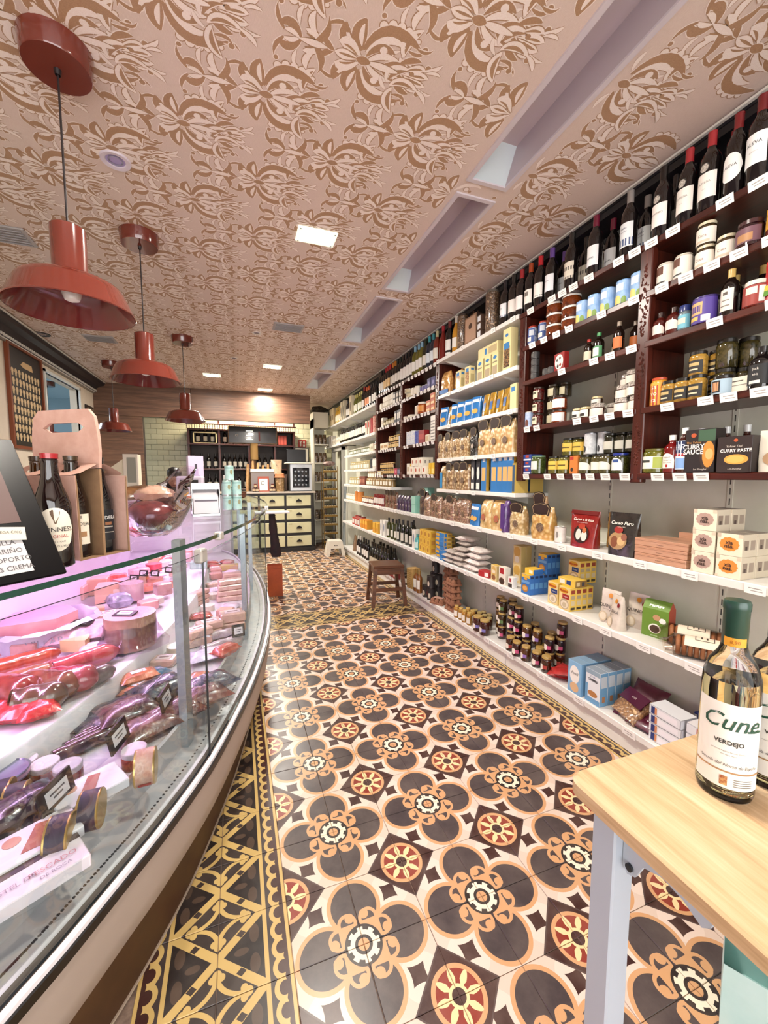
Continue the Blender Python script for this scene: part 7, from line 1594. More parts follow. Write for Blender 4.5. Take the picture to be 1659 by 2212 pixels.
put('lettering', text('GALLEGA €/KG', .007, pap('#5a544c'), z=.014, y=-.0012), parent=pn)
# bowl with ham
M_BOWL = thin_glass('bowl_glass', '#f0ecf2', .7); M_HAM = film_meat('#5a1f22', '#8a4a46', 18)
bq = (-.575, .46, GT)
inst(K('glass_bowl', G().lathe([(0, .003), (.055, .003), (.085, .03), (.115, .085), (.125, .115), (.128, .115), (.118, .084), (.088, .026), (.056, 0), (0, 0)], 28).mesh('glass_bowl', [M_BOWL])), bq, 0, 'clear bowl on the glass counter top holding ham', 'bowl')
def blob(sx, sy, sz, seed, m_, name, n=14, mm=9, j=.08):
    r2 = random.Random(seed); g = G()
    for i in range(mm + 1):
        th = pi * i / mm
        for k in range(n):
            a = 2 * pi * k / n; f = 1 + r2.uniform(-j, j) * (0 < i < mm)
            g.v.append((sx * sin(th) * cos(a) * f, sy * sin(th) * sin(a) * f, sz - sz * cos(th) * (1 + r2.uniform(-j, j) * .5)))
    for i in range(mm):
        for k in range(n): a = i * n + k; b = i * n + (k + 1) % n; g.f.append([a, b, b + n, a + n]); g.mi.append(0); g.sm.append(True)
    return K(name, g.mesh(name, [m_]))
inst(blob(.085, .075, .05, 3, M_HAM, 'cured_ham'), (bq[0], bq[1], GT + .012), .4, 'dark red cured ham piece wrapped in film in the bowl', 'meat')
inst(blob(.055, .042, .032, 4, film_meat('#c4a08c', '#a87e6c', 22), 'cured_ham', j=.16), (bq[0] + .01, bq[1] + .03, GT + .095), .2, 'pale fat-covered ham end on top of the dark ham', 'meat')
bgq = G(); r2 = random.Random(9)
for i in range(8):
    t = i / 7
    for k in range(12):
        a = 2 * pi * k / 12; rr = (.09 * (1 - t) + .028 * t) * r2.uniform(.8, 1.2)
        bgq.v.append((t * .10 + rr * cos(a), t * .14 + rr * sin(a) * .8, .06 + t * .16 + r2.uniform(-.01, .01)))
for i in range(7):
    for k in range(12): a = i * 12 + k; b = i * 12 + (k + 1) % 12; bgq.f.append([a, b, b + 12, a + 12]); bgq.mi.append(0); bgq.sm.append(True)
put('plastic_bag', bgq.mesh('plastic_bag', [thin_glass('bag_film', '#f1ecf4', 1.5)]), bq, label='clear plastic bag gathered up over the ham in the bowl', cat='bag')
def ham_leg():
    g = G().tube([(0, 0, .07), (.1, .02, .075), (.2, .05, .075), (.29, .09, .06), (.36, .13, .05), (.42, .17, .05)], [.03, .075, .085, .06, .032, .018], 14)
    return K('whole_ham', g.mesh('whole_ham', [film_meat('#4a3020', '#7a5434', 14)]))
inst(ham_leg(), (-.95, 1.28, 1.158), .25, 'whole cured ham leg lying behind the bowl', 'meat')
inst(vac(.22, .16, .10, '#c0b4c8', '#8a6a74', seed=181), (-.74, 1.02, 1.158), .4, 'lilac-lit plastic-wrapped meat behind the bowl', 'meat')
inst(vac(.18, .12, .08, '#7a3a34', '#a86a58', seed=182), (-.62, 1.6, GT), .9, 'bagged chorizo heap behind the ham bag', 'meat')
inst(vac(.25, .14, .09, '#cfc6d6', '#a89cb4', seed=183), (-.85, 1.75, 1.158), .2, 'crumpled white plastic bag at the back of the counter top', 'bag')
sc_ = G().box(-.12, .12, -.1, .1, 0, .07, 0, .01).box(-.09, .09, -.02, .02, .07, .19, 0, .01)
o = inst(K('weighing_scale', sc_.mesh('weighing_scale', [mat('#c9c0d0', .4)])), (-.60, 1.98, 1.172), -.3, 'pale weighing scale behind the napkin dispenser', 'scale')
put('display', G().box(-.06, .06, -.0215, -.02, .12, .165).mesh('display', [mat('#1c1d1e', .2)]), parent=o)
# napkin dispenser
M_CHR = mat('#c6c4c6', .12, .95)
nd = empty('napkin_dispenser', (-.455, 1.12, GT), label='chrome napkin dispenser with white napkins on the counter', cat='dispenser'); nd.rotation_euler = (0, 0, .15)
for (nm, b) in (('side_plate', (-.062, -.058, -.05, .05, 0, .155)), ('side_plate', (.058, .062, -.05, .05, 0, .155)), ('top_plate', (-.062, .062, -.05, .05, .153, .157)), ('base_plate', (-.062, .062, -.05, .05, 0, .012)), ('back_plate', (-.062, .062, .046, .05, 0, .155))):
    put(nm, G().box(*b, 0, .001).mesh(nm, [M_CHR]), parent=nd)
put('napkins', G().prism([(-.045, .013), (.04, .013), (.04, .11), (.01, .125), (-.03, .10), (-.045, .085)], 'x', -.055, .055).mesh('napkins', [mat('#e6e0e6', .7)]), parent=nd)
put('printed_strip', G().box(-.05, .05, -.0462, -.045, .07, .078).mesh('printed_strip', [pap('#6a6470')]), parent=nd)
tb = can(.0245, .083, '#a9d0cc', '#b9dcd6', rim='#cfe0dc', bands=((.4, .72, '#9a9a78', .35, .7, 'oval'), (.8, .86, '#6a9a98', 1.4, 0, None)), lidcol='#c4dcd8', name='card_tube')
tq = (-.335, 1.42)
for k, (dx, dy, z, lb) in enumerate(((-.026, 0, 0, 'lower left mint green card tube'), (.026, .008, 0, 'lower right mint green card tube'), (-.026, 0, 1, 'upper left mint green card tube'), (.026, .008, 1, 'upper right mint green card tube'), (-.012, .004, 2, 'topmost single mint green card tube'))):
    inst(tb, (tq[0] + dx, tq[1] + dy, GT + .0835 * z), -.2, lb + ' in the stack', 'tube', 'mint green card tubes')
bxw = carton(.105, .085, .34, '#d6c6e0', name='gin_box', sidecol='#c9c0c6', prints=((.28, .72, .1, .58, '#b9a4cc'), (.36, .64, .58, .72, '#b9a4cc'), (.42, .58, .72, .82, '#3a3440'), (.3, .7, .3, .42, '#7a7448', 1)))
o = inst(bxw, (-.60, 2.36, 1.172), .25, 'lilac gin gift box with bottle picture behind the napkin dispenser', 'box')
lf = G(); lf.add([(.0534, -.025, .2), (.0534, 0, .185), (.0534, .03, .205), (.0534, 0, .225)], [(0, 1, 2, 3)]); put('leaf_print', lf.mesh('leaf_print', [pap('#4a5c34')]), parent=o)
bk = G().lathe([(0, .0), (.05, 0), (.065, .02), (.07, .055), (.06, .055), (.055, .02), (0, .012)], 20)
for k in range(4): bk.lathe([(.062 + .003 * k, .008 + .013 * k), (.068 + .002 * k, .013 + .013 * k), (.063 + .003 * k, .018 + .013 * k)], 20)
inst(K('wicker_basket', bk.mesh('wicker_basket', [mat('#5a3422', .7, col2='#7a4c34', nscale=90)])), (-.30, 2.75, GT), 0, 'small round brown wicker basket on the counter', 'basket')
inst(blob(.045, .04, .022, 5, mat('#1c1414', .5), 'dark_sweets'), (-.30, 2.75, GT + .013), 0, 'dark sweets heaped in the wicker basket', 'sweets')
inst(bottle(glass='#9cc8c0', cap='#d8d6d0', lab=None, h=.2, r=.03, burg=True, name='bottle'), (-.42, 3.3, GT), 0, 'mint-coloured bottle near the far end of the counter', 'bottle')

# ---------------------------------------------------------------- end of the counter: tray, coat, paper bag
ty = 3.93
tr_ = empty('folding_tray', (.10, ty, .93), label='white fold-out tray at the far end of the counter', cat='tray')
put('tray_board', G().box(-.22, .17, -.12, .12, 0, .018, 0, .004).mesh('tray_board', [M_WHT]), parent=tr_)
put('tray_arm', G().tube([(-.2, 0, 0), (-.28, 0, -.16)], .01, 8).mesh('tray_arm', [M_ALU]), parent=tr_)
cg_ = G(); r2 = random.Random(6)
for i in range(9):
    t = i / 8
    for k in range(12):
        a = 2 * pi * k / 12; w = .028 + .03 * t ** .6; cg_.v.append((w * cos(a) * (1 + r2.uniform(-.35, .35)) + .05 * t, .03 * sin(a) * (1 + r2.uniform(-.2, .2)), -t * .52))
for i in range(8):
    for k in range(12): a = i * 12 + k; b = i * 12 + (k + 1) % 12; cg_.f.append([a, a + 12, b + 12, b]); cg_.mi.append(0); cg_.sm.append(True)
inst(K('hanging_coat', cg_.mesh('hanging_coat', [mat('#2a1416', .8, col2='#141014', nscale=12)])), (.07, 3.92, .928), 0, 'dark jacket hanging from the tray at the counter end', 'jacket')
pg_ = G(); w, d_, h = .165, .09, .36
pg_.prism([(-w / 2, -d_ / 2), (w / 2, -d_ / 2), (w / 2, d_ / 2), (-w / 2, d_ / 2)], 'z', 0, h); pg_.f.pop(1); pg_.mi.pop(1); pg_.sm.pop(1)
o = inst(K('paper_bag', pg_.mesh('paper_bag', [mat('#a3481c', .6, col2='#94401a', nscale=10)])), (.075, 3.70, .001), -.1, 'orange-brown paper carrier bag on the floor by the counter', 'bag')
put('fold_line', G().box(-w / 2 - .0006, w / 2 + .0006, -d_ / 2 - .0006, d_ / 2 + .0006, h * .88, h * .89).mesh('fold_line', [pap('#7a3412')]), parent=o)

# ---------------------------------------------------------------- pendant lamps
M_RED = mat('#6c2a1f', .16, coat=.8); M_REDI = mat('#641716', .18, coat=.6); M_CORD = mat('#1c1012', .5)
def lamp(x, y, label, zc=ZC):
    L = empty('pendant_lamp', (x, y, 0), label=label, cat='lamp', group='red pendant lamps')
    put('ceiling_rose', G().lathe([(0, zc - .068), (.095, zc - .068), (.098, zc - .062), (.104, zc - .0005), (0, zc - .0005)], 32).mesh('ceiling_rose', [M_RED]), parent=L)
    put('cord_grip', G().lathe([(.008, zc - .085), (.011, zc - .068)], 12).mesh('cord_grip', [M_CORD]), parent=L)
    put('cord', G().tube([(0, 0, zc - .06), (0, 0, 2.21)], .0035, 8).mesh('cord', [M_CORD]), parent=L)
    put('neck', G().lathe([(0, 2.213), (.048, 2.213), (.052, 2.209), (.052, 2.055), (.057, 2.045)], 28).mesh('neck', [M_RED]), parent=L)
    sh = put('shade', G().lathe([(.05, 2.048), (.085, 2.044), (.128, 2.034), (.15, 2.022), (.160, 2.005), (.188, 1.943), (.192, 1.937), (.190, 1.934)], 44).mesh('shade', [M_RED]), parent=L)
    put('shade_lining', G().lathe([(.189, 1.9345), (.185, 1.941), (.156, 2.003), (.146, 2.018), (.12, 2.03), (.0, 2.04)], 44).mesh('shade_lining', [M_REDI]), parent=sh)
    put('bulb', G().lathe([(0, 1.965), (.022, 1.973), (.03, 1.993), (.024, 2.015), (.015, 2.038)], 16).mesh('bulb', [mat('#e8e2da', .2)]), parent=L)
lamp(-.832, .735, 'red pendant lamp nearest the camera, largest in view')
lamp(-.806, 1.84, 'red pendant lamp lit pinkish, second along the counter')
lamp(-.787, 3.72, 'red pendant lamp in front of the tiled wall, third along the counter')
lamp(-1.735, 5.03, 'small far red pendant lamp in front of the wood panelling')
lamp(-2.95, 6.6, 'red pendant lamp inside the side room behind the opening')

# ---------------------------------------------------------------- ceiling fittings
M_WFR = mat('#cfc6cc', .35); M_TRI = mat('#bdb0b6', .3, .1); M_TRE = mat('#cfdce2', .25, .2)
for k, (y0, y1) in enumerate(TR):
    t = empty('trough_light', (0, 0, 0), label=['recessed ceiling trough light nearest the camera', 'second recessed ceiling trough light', 'third recessed ceiling trough light', 'fourth recessed ceiling trough light', 'farthest recessed ceiling trough light'][k], cat='ceiling light', group='recessed trough lights')
    f = G(); b = .022; x0, x1 = TX0, TX1
    for bx4 in ((x0 - b, x0, y0 - b, y1 + b), (x1, x1 + b, y0 - b, y1 + b), (x0, x1, y0 - b, y0), (x0, x1, y1, y1 + b)): f.box(bx4[0], bx4[1], bx4[2], bx4[3], ZC - .008, ZC)
    put('frame', f.mesh('frame', [M_WFR]), parent=t)
    g = G(); zu = ZC + .11
    g.add([(x0, y0, ZC), (x0, y1, ZC), (x0 + .05, y1 - .10, zu), (x0 + .05, y0 + .10, zu), (x1, y0, ZC), (x1, y1, ZC), (x1 - .012, y1 - .10, zu), (x1 - .012, y0 + .10, zu)], [(0, 1, 2, 3), (4, 7, 6, 5), (3, 2, 6, 7)])
    put('reflector', g.mesh('reflector', [M_TRI]), parent=t)
    e_ = G(); e2_ = G(); e_.add([(x0, y1, ZC), (x1, y1, ZC), (x1 - .012, y1 - .10, zu), (x0 + .05, y1 - .10, zu)], [(0, 1, 2, 3)]); e2_.add([(x0, y0, ZC), (x1, y0, ZC), (x1 - .012, y0 + .10, zu), (x0 + .05, y0 + .10, zu)], [(3, 2, 1, 0)])
    put('end_reflector', e_.mesh('end_reflector', [M_TRE]), parent=t); put('end_reflector', e2_.mesh('end_reflector', [M_TRE]), parent=t)
LN = ['square glass ceiling light nearest the camera', 'square ceiling light in the middle of the aisle ceiling', 'square ceiling light just before the wood soffit', 'square ceiling light above the far counter', 'square ceiling light above the viewer', 'square ceiling light behind the wood soffit']
M_LGL = mat('#e9ecd8', .2, emit=.7); M_LEM = mat('#fff2d2', .3, emit=14.)
for (x, y), n in zip(LEDS, LN):
    o = put('square_ceiling_light', G().box(-.115, .115, -.075, .075, -.012, 0, 0, .003).mesh('square_ceiling_light', [M_LGL]), (x, y, ZC), label=n, cat='ceiling light', group='square ceiling lights')
    put('diffuser', G().box(-.085, .085, -.05, .05, -.0135, -.0122).mesh('diffuser', [M_LEM]), parent=o)
    for sx in (-.1, .1):
        for sy in (-.062, .062): put('screw', G().lathe([(.005, -.0122), (.005, -.014), (0, -.0145)], 8, cx=sx, cy=sy).mesh('screw', [M_ALU]), parent=o)
for (x, y, r, ring, core, lb) in ((-.78, 1.23, .062, '#d6ccd8', '#b4a6d8', 'white recessed spotlight between the first two pendant lamps'), (-.078, 3.33, .045, '#d8d0c8', '#b9a898', 'small recessed spotlight right of the ceiling vent'), (-.294, 4.32, .045, '#d8d0c8', '#b9a898', 'small recessed spotlight above the far counter'), (-2.10, 4.10, .075, '#241e1e', '#b09a8a', 'dark-rimmed round ceiling speaker by the left cornice')):
    o = put('recessed_spot', G().lathe([(0, -.002), (r * .62, -.002), (r * .66, -.006), (r * .95, -.008), (r, 0)], 28, mis=[1, 0, 0, 0]).mesh('recessed_spot', [mat(ring, .35), mat(core, .2, .3)]), (x, y, ZC), label=lb, cat='ceiling light' if 'spot' in lb else 'speaker')
    put('inner_ring', G().lathe([(r * .40, -.004), (r * .44, -.007), (r * .48, -.004)], 24).mesh('inner_ring', [mat('#8a8494', .3)]), parent=o)
for (x, y, lb) in ((.199, 3.07, 'grey ceiling vent in the aisle'), (-1.59, 4.05, 'grey ceiling vent near the left wall'), (-1.56, 2.1, 'grey ceiling vent at the left edge')):
    o = put('ceiling_vent', G().box(-.14, .14, -.10, .10, -.01, 0, 0, .003).mesh('ceiling_vent', [mat('#a9a4a4', .4)]), (x, y, ZC), label=lb, cat='vent')
    for k in range(6): put('slat', G().box(-.12, .12, -.006, .006, -.016, -.0102).mesh('slat', [mat('#8f8a8a', .4)]), (0, -.075 + .03 * k, 0), parent=o, rot=(.4, 0, 0))

# ---------------------------------------------------------------- stools
M_STOOL = wood('stool_wood', '#3c2012', '#553019', '#6a3e22', 'x', 1.5, .35)
ST = empty('wooden_stool', (1.18, 3.03, 0), label='brown wooden stool with square seat in the aisle', cat='stool'); ST.rotation_euler = (0, 0, -.12)
put('seat', G().box(-.165, .165, -.15, .15, .405, .432, 0, .006).mesh('seat', [M_STOOL]), parent=ST)
for sx in (-1, 1):
    for sy in (-1, 1):
        g = G(); a, b = (.14 * sx, .125 * sy), (.175 * sx, .155 * sy); w = .018
        g.add([(b[0] - w, b[1] - w, 0), (b[0] + w, b[1] - w, 0), (b[0] + w, b[1] + w, 0), (b[0] - w, b[1] + w, 0), (a[0] - w, a[1] - w, .405), (a[0] + w, a[1] - w, .405), (a[0] + w, a[1] + w, .405), (a[0] - w, a[1] + w, .405)], [(3, 2, 1, 0), (4, 5, 6, 7), (0, 1, 5, 4), (1, 2, 6, 5), (2, 3, 7, 6), (3, 0, 4, 7)])
        put('leg', g.mesh('leg', [M_STOOL]), parent=ST)
for (nm, b) in (('rail', (-.13, .13, -.137, -.118, .335, .405)), ('rail', (-.13, .13, .118, .137, .335, .405)), ('rail', (-.152, -.132, -.115, .115, .335, .405)), ('rail', (.132, .152, -.115, .115, .335, .405)), ('stretcher', (-.155, .155, -.148, -.13, .16, .195)), ('stretcher', (-.155, .155, .13, .148, .16, .195)), ('stretcher', (-.168, -.15, -.135, .135, .11, .145)), ('stretcher', (.15, .168, -.135, .135, .11, .145))):
    put(nm, G().box(*b, 0, .002).mesh(nm, [M_STOOL]), parent=ST)
WS = empty('step_stool', (1.26, 5.84, 0), label='small white plastic step stool at the end of the aisle', cat='stool')
M_PL = mat('#e6e1d2', .4)
put('top', G().box(-.11, .11, -.09, .09, .245, .27, 0, .008).mesh('top', [M_PL]), parent=WS)
for s_ in (-1, 1): put('side', G().prism([(-.17, 0), (-.11, 0), (-.085, .13), (.085, .13), (.11, 0), (.17, 0), (.115, .25), (-.115, .25)], 'y', s_ * .10 - .006, s_ * .10 + .006).mesh('side', [M_PL]), parent=WS, scale=(1, 1, 1))
for s_ in (-1, 1): put('end', G().prism([(-.10, 0), (-.06, 0), (-.05, .12), (.05, .12), (.06, 0), (.10, 0), (.095, .25), (-.095, .25)], 'x', s_ * .115 - .005, s_ * .115 + .005).mesh('end', [M_PL]), parent=WS)
for sx in (-.018, .018): put('grip_hole', G().lathe([(.009, 0), (.009, .002), (0, .002)], 12).mesh('grip_hole', [mat('#3a3630')]), (sx, -.1065, .185), parent=WS, rot=(radians(90), 0, 0))

# ---------------------------------------------------------------- wine table in the foreground
M_OAK = wood('oak_top', '#ab8963', '#cbaa83', '#dcc2a0', 'y', 1.3, .38); M_BLU = mat('#b3bcc8', .4)
TB = empty('wine_table', (0, 0, 0), label='light oak table with pale blue legs in the foreground', cat='table')
x0, x1, y0, y1 = .208, 1.05, -1.75, -.517
cor = [(x0, y0), (x1, y0), (x1, y1)] + [(x0 + .028 - .028 * sin(a * pi / 12), y1 - .028 + .028 * cos(a * pi / 12)) for a in range(7)]
tp = G(); n = len(cor); b = .004
lay = [(0, .822, b), (0, .826, 0), (0, .846, 0), (0, .85, b)]
cx_, cy_ = (x0 + x1) / 2, (y0 + y1) / 2
for (_, z, ins) in lay: tp.v += [(x + (ins if x < cx_ else -ins), y + (ins if y < cy_ else -ins), z) for x, y in cor]
for k in range(3):
    for j in range(n): a = k * n + j; c_ = k * n + (j + 1) % n; tp.f.append([a, c_, c_ + n, a + n]); tp.mi.append(0); tp.sm.append(False)
tp.f += [list(range(n - 1, -1, -1)), [3 * n + j for j in range(n)]]; tp.mi += [0, 0]; tp.sm += [False, False]
put('table_top', tp.mesh('table_top', [M_OAK]), parent=TB)
for (x, y) in ((.255, -.575), (.99, -.575), (.255, -1.68), (.99, -1.68)):
    put('leg', G().box(x - .022, x + .022, y - .022, y + .022, 0, .822, 0, .003).mesh('leg', [M_BLU]), parent=TB)
br_ = [(-.598, .822), (-.598, .745), (-.607, .735), (-.620, .742), (-.632, .77), (-.66, .782), (-.69, .778), (-.715, .765), (-.725, .775), (-.735, .822)]
bo_ = put('bracket', G().prism(br_, 'x', .250, .256).mesh('bracket', [M_BLU]), parent=TB)
put('bolt', G().lathe([(.006, 0), (.006, .004), (0, .005)], 10).mesh('bolt', [mat('#3a3c40', .4, .5)]), (.249, -.612, .752), parent=bo_, rot=(0, radians(-90), 0))
put('apron', G().box(.245, .265, -1.66, -.735, .79, .822).box(.277, .97, -.585, -.565, .77, .822).mesh('apron', [M_BLU]), parent=TB)
M_WINE = mat('#fbf0bc', .02, trans=1., ior=1.33); M_CLR = mat('#ffffff', .01, trans=1., ior=1.3)
def cune(loc, rz, label):
    r, h = .038, .315
    pf = [(0, .006), (.012, .004), (.030, 0), (.036, .002), (r, .010), (r, .176), (.0365, .196), (.030, .216), (.020, .232), (.0155, .246), (.0148, .262), (.0148, h - .004), (0, h - .004)]
    o = put('white_wine_bottle', G().lathe(pf, 40).mesh('white_wine_bottle', [M_CLR]), loc, rz, label=label, cat='bottle', group='white wines on the table')
    put('wine', G().lathe([(0, .012), (.028, .008), (.0345, .014), (.0348, .172), (.0335, .190), (0, .190)], 36).mesh('wine', [M_WINE]), parent=o)
    put('capsule', G().lathe([(.0155, h - .072), (.0165, h - .07), (.0168, h - .016), (.0178, h - .013), (.0178, h - .004), (.016, h), (0, h)], 28).mesh('capsule', [mat('#0f3b30', .35, coat=.3)]), parent=o)
    l = put('label', G().patch(r + .0006, .024, .160, 1.25, 20).mesh('label', [pap('#e6e3dc')]), parent=o)
    for (s_, sz, z, c_, it, bd) in (('Cune', .036, .130, '#1f4a3a', .35, .0002), ('VERDEJO', .0095, .098, '#3a3a38', 0, .0002), ('Vinícola del Norte de España', .0068, .062, '#4a4844', .3, 0), ('selección especial de uvas verdejo', .0032, .084, '#8a867e', 0, 0), ('vino de la tierra', .0032, .079, '#8a867e', 0, 0)):
        put('lettering', text(s_, sz, pap(c_), cyl=r + .0014, z=z, italic=it, bold=bd), parent=l)
    fl_ = G().patch(r + .0014, .119, .122, .30, 8, off=.85); put('lettering_flourish', fl_.mesh('lettering_flourish', [pap('#1f4a3a')]), parent=l)
    put('gold_band', G().patch(r + .0012, .050, .0525, 1.25, 20).mesh('gold_band', [pap('#a8835a')]), parent=l)
    put('crest', G().patch(r + .0014, .029, .044, .12, 4, off=-.1).mesh('crest', [pap('#8f3a24', '#d0a86a', 200)]), parent=l)
    for k in range(4): put('small_print', G().patch(r + .0013, .030 + .0034 * k, .0312 + .0034 * k, .33, 6, off=.55).mesh('small_print', [pap('#7a766e')]), parent=l)
    g = G().patch(.0166, .2435, .2575, .95, 12); put('price_sticker', g.mesh('price_sticker', [pap('#d99a2c')]), parent=o)
    put('lettering', text('8,90', .008, pap('#a8641c'), cyl=.0174, z=.2505), parent=o)
cune((.425, -.632, .8505), -1.0, 'nearest green-capped white wine bottle on the oak table')
cune((.520, -.645, .8505), -.9, 'second green-capped white wine bottle, cut by the right edge')
mb_ = G(); mb_.prism([(-.09, -.05), (.09, -.05), (.09, .05), (-.09, .05)], 'z', 0, .17); mb_.f.pop(1); mb_.mi.pop(1); mb_.sm.pop(1)
inst(K('gift_bag', mb_.mesh('gift_bag', [mat('#bfe2df', .4, col2='#c9e8e6', nscale=10)])), (.88, -.47, .001), .5, 'pale turquoise bag standing on the floor under the oak table', 'bag')

# ---------------------------------------------------------------- rear of the shop: drawer cabinet and what stands on it
CB = empty('drawer_cabinet', (0, 6.45, 0), label='black cabinet with cream drawers at the end of the aisle', cat='cabinet')
M_BLK = mat('#17120f', .4); M_CREAM = mat('#cfcba6', .45, col2='#c6c19a', nscale=6)
put('carcass', G().box(-.62, 1.02, .02, .50, 0, 1.06).box(-.64, 1.04, -.012, .02, 0, .07).mesh('carcass', [M_BLK]), parent=CB)
put('worktop', G().box(-.65, 1.05, -.03, .52, 1.06, 1.09, 0, .004).mesh('worktop', [mat('#b9aca0', .35)]), parent=CB)
xs = [(-.58, -.46), (-.43, .035), (.07, .49), (.53, .965)]
for (a, b) in xs[1:]:
    for (z0, z1) in ((.83, 1.02), (.585, .775), (.34, .53), (.095, .285)):
        d = put('drawer', G().box(a, b, -.004, .03, z0, z1, 0, .004).mesh('drawer', [M_CREAM]), parent=CB)
        cx = (a + b) / 2; cz = (z0 + z1) / 2 + .005
        put('cup_handle', G().prism([(cx - .052, cz - .022), (cx + .052, cz - .022), (cx + .042, cz + .004), (cx + .012, cz + .018), (cx, cz + .032), (cx - .012, cz + .018), (cx - .042, cz + .004)], 'y', -.026, -.004).mesh('cup_handle', [mat('#15100e', .35, .4)]), parent=d)
        put('label_holder', G().box(a + .03, a + .09, -.007, -.004, z1 - .045, z1 - .02).mesh('label_holder', [mat('#b8b28a', .4)]), parent=d)
def bxp(nm, dims, m_, parent, bev=.003): return put(nm, G().box(*dims, 0, bev).mesh(nm, [m_]), parent=parent)
FR = empty('mini_fridge', (.80, 6.62, 1.0905), label='small silver wine fridge with glass door on the cabinet', cat='fridge')
bxp('body', (-.21, .20, -.1, .2, 0, .50), mat('#23211f', .4), FR); bxp('door_frame', (-.19, .20, -.125, -.101, .01, .49), mat('#b9bcc0', .3, .5), FR)
gd = bxp('door_glass', (-.15, .15, -.128, -.126, .07, .43), mat('#14161a', .05, coat=.6), FR)
for k in range(4):
    for j in range(4): put('bottle_end', G().lathe([(.016, 0), (.016, .002), (.008, .003), (0, .003)], 10).mesh('bottle_end', [mat('#8a8e94', .3, .3)]), (-.10 + .065 * k, -.1285, .12 + .08 * j), parent=gd, rot=(radians(90), 0, 0))
put('lettering', text('LA SOMMELIERE', .022, pap('#55585c')), (0, -.1255, .46), parent=FR)
bxp('top_tray', (-.26, .23, -.15, .2, .501, .525), mat('#c9c2b4', .4), FR)
MO = empty('monitor', (.76, 6.80, 1.616), label='dark computer monitor on top of the small fridge', cat='monitor')
bxp('screen', (-.17, .18, -.01, .01, .02, .25), mat('#1b1a1c', .25), MO); bxp('foot', (-.06, .06, -.06, .06, 0, .02), mat('#1b1a1c', .4), MO)
DP = empty('bread_dispenser', (.13, 6.68, 1.0905), label='grey-brown white-topped bin standing on the drawer cabinet', cat='bin')
bxp('body', (-.19, .20, -.12, .15, 0, .34), mat('#7d7472', .5), DP); bxp('lid', (-.2, .21, -.13, .16, .341, .40), mat('#d9d2c8', .4), DP, .012)
o = put('framed_card', G().box(-.095, .095, -.006, .006, 0, .27).mesh('framed_card', [mat('#8f3a22', .4)]), (.145, 6.52, 1.092), rot=(radians(-8), 0, 0), label='red framed card with big letter C on the cabinet', cat='sign')
put('card', G().box(-.07, .07, -.0075, -.006, .02, .23).mesh('card', [pap('#e2ddd4')]), parent=o); put('lettering', text('C', .09, pap('#3a3634')), (-.02, -.0085, .15), parent=o)
hj = jar(.03, .07, '#3a1a10', '#200c08', lid='#6a2a20', lab='#b9a284')
for x, z in ((-.02, 0), (.035, 0), (.005, .0705), (.27, 0), (.32, 0), (.295, .0705)): inst(hj, (x, 6.50, 1.0905 + z), 0, 'small dark preserve jar beside the red framed card', 'jar', 'small jars beside the red framed card')
o = inst(K('breadstick_jar', G().lathe([(0, 0), (.075, 0), (.08, .01), (.08, .27), (.07, .29), (0, .29)], 18).mesh('breadstick_jar', [film('#c9a878', '#8a6a44', 40)])), (.43, 6.56, 1.0905), 0, 'big jar of breadsticks with orange cloth cover', 'jar')
put('cloth_cover', G().lathe([(.1, .25), (.086, .275), (.08, .32), (.03, .335), (0, .335)], 14).mesh('cloth_cover', [mat('#b9744c', .8)]), parent=o)
inst(pouch(.19, .10, .27, '#c4a98a', '#b39878', txts=(('A', .05, .5, .6, '#3a302a'),), name='paper_bag', seed=201), (.40, 6.80, 1.4), 0, 'kraft paper bag standing behind the breadstick jar', 'bag')
bs = put('storage_crate', G().box(.36, .58, 6.72, 6.93, 1.0905, 1.398, 0, .005).mesh('storage_crate', [mat('#4a3426', .6)]), label='dark wooden crate behind the breadstick jar', cat='crate')
for k, (x, h) in enumerate(((-.12, .50), (-.03, .56), (.06, .52), (.15, .48), (.24, .5))):
    inst(K('baguette', G().tube([(0, 0, .0), (.01, 0, h * .5), (.015, 0, h)], [.028, .034, .018], 10).mesh('baguette', [mat('#b98a58', .7, col2='#cfa878', nscale=30)])), (x, 6.9, 1.0905), 0, 'baguette standing upright behind the white-topped bin', 'bread', 'baguettes behind the bin')
inst(K('bread_basket', G().lathe([(0, 0), (.1, 0), (.13, .3), (.12, .3), (.09, .02), (0, .02)], 18).mesh('bread_basket', [mat('#b58f5c', .7, col2='#8a6a3c', nscale=80)])), (.03, 7.2, 1.0905), 0, 'tall wicker bread basket behind the cabinet', 'basket')
put('plinth_block', G().box(-.6, .9, 7.05, 7.38, 0, 1.0895).mesh('plinth_block', [M_BLK]), label='dark low counter block behind the drawer cabinet', cat='counter')
inst(K('paper_roll', G().lathe([(0, 0), (.07, 0), (.07, .30), (.02, .30), (.02, .28), (0, .28)], 18).mesh('paper_roll', [mat('#b9935a', .7)])), (.03, 7.2, 1.68), 0, 'tall tan paper roll standing high at the back bar', 'roll')
put('roll_stand', G().lathe([(0, 1.40), (.09, 1.40), (.03, 1.41), (.03, 1.67), (.09, 1.675), (.09, 1.679), (0, 1.679)], 16).mesh('roll_stand', [mat('#6a4c30', .6)]), (.03, 7.2, 0), label='wooden stand carrying the tan paper roll', cat='stand')
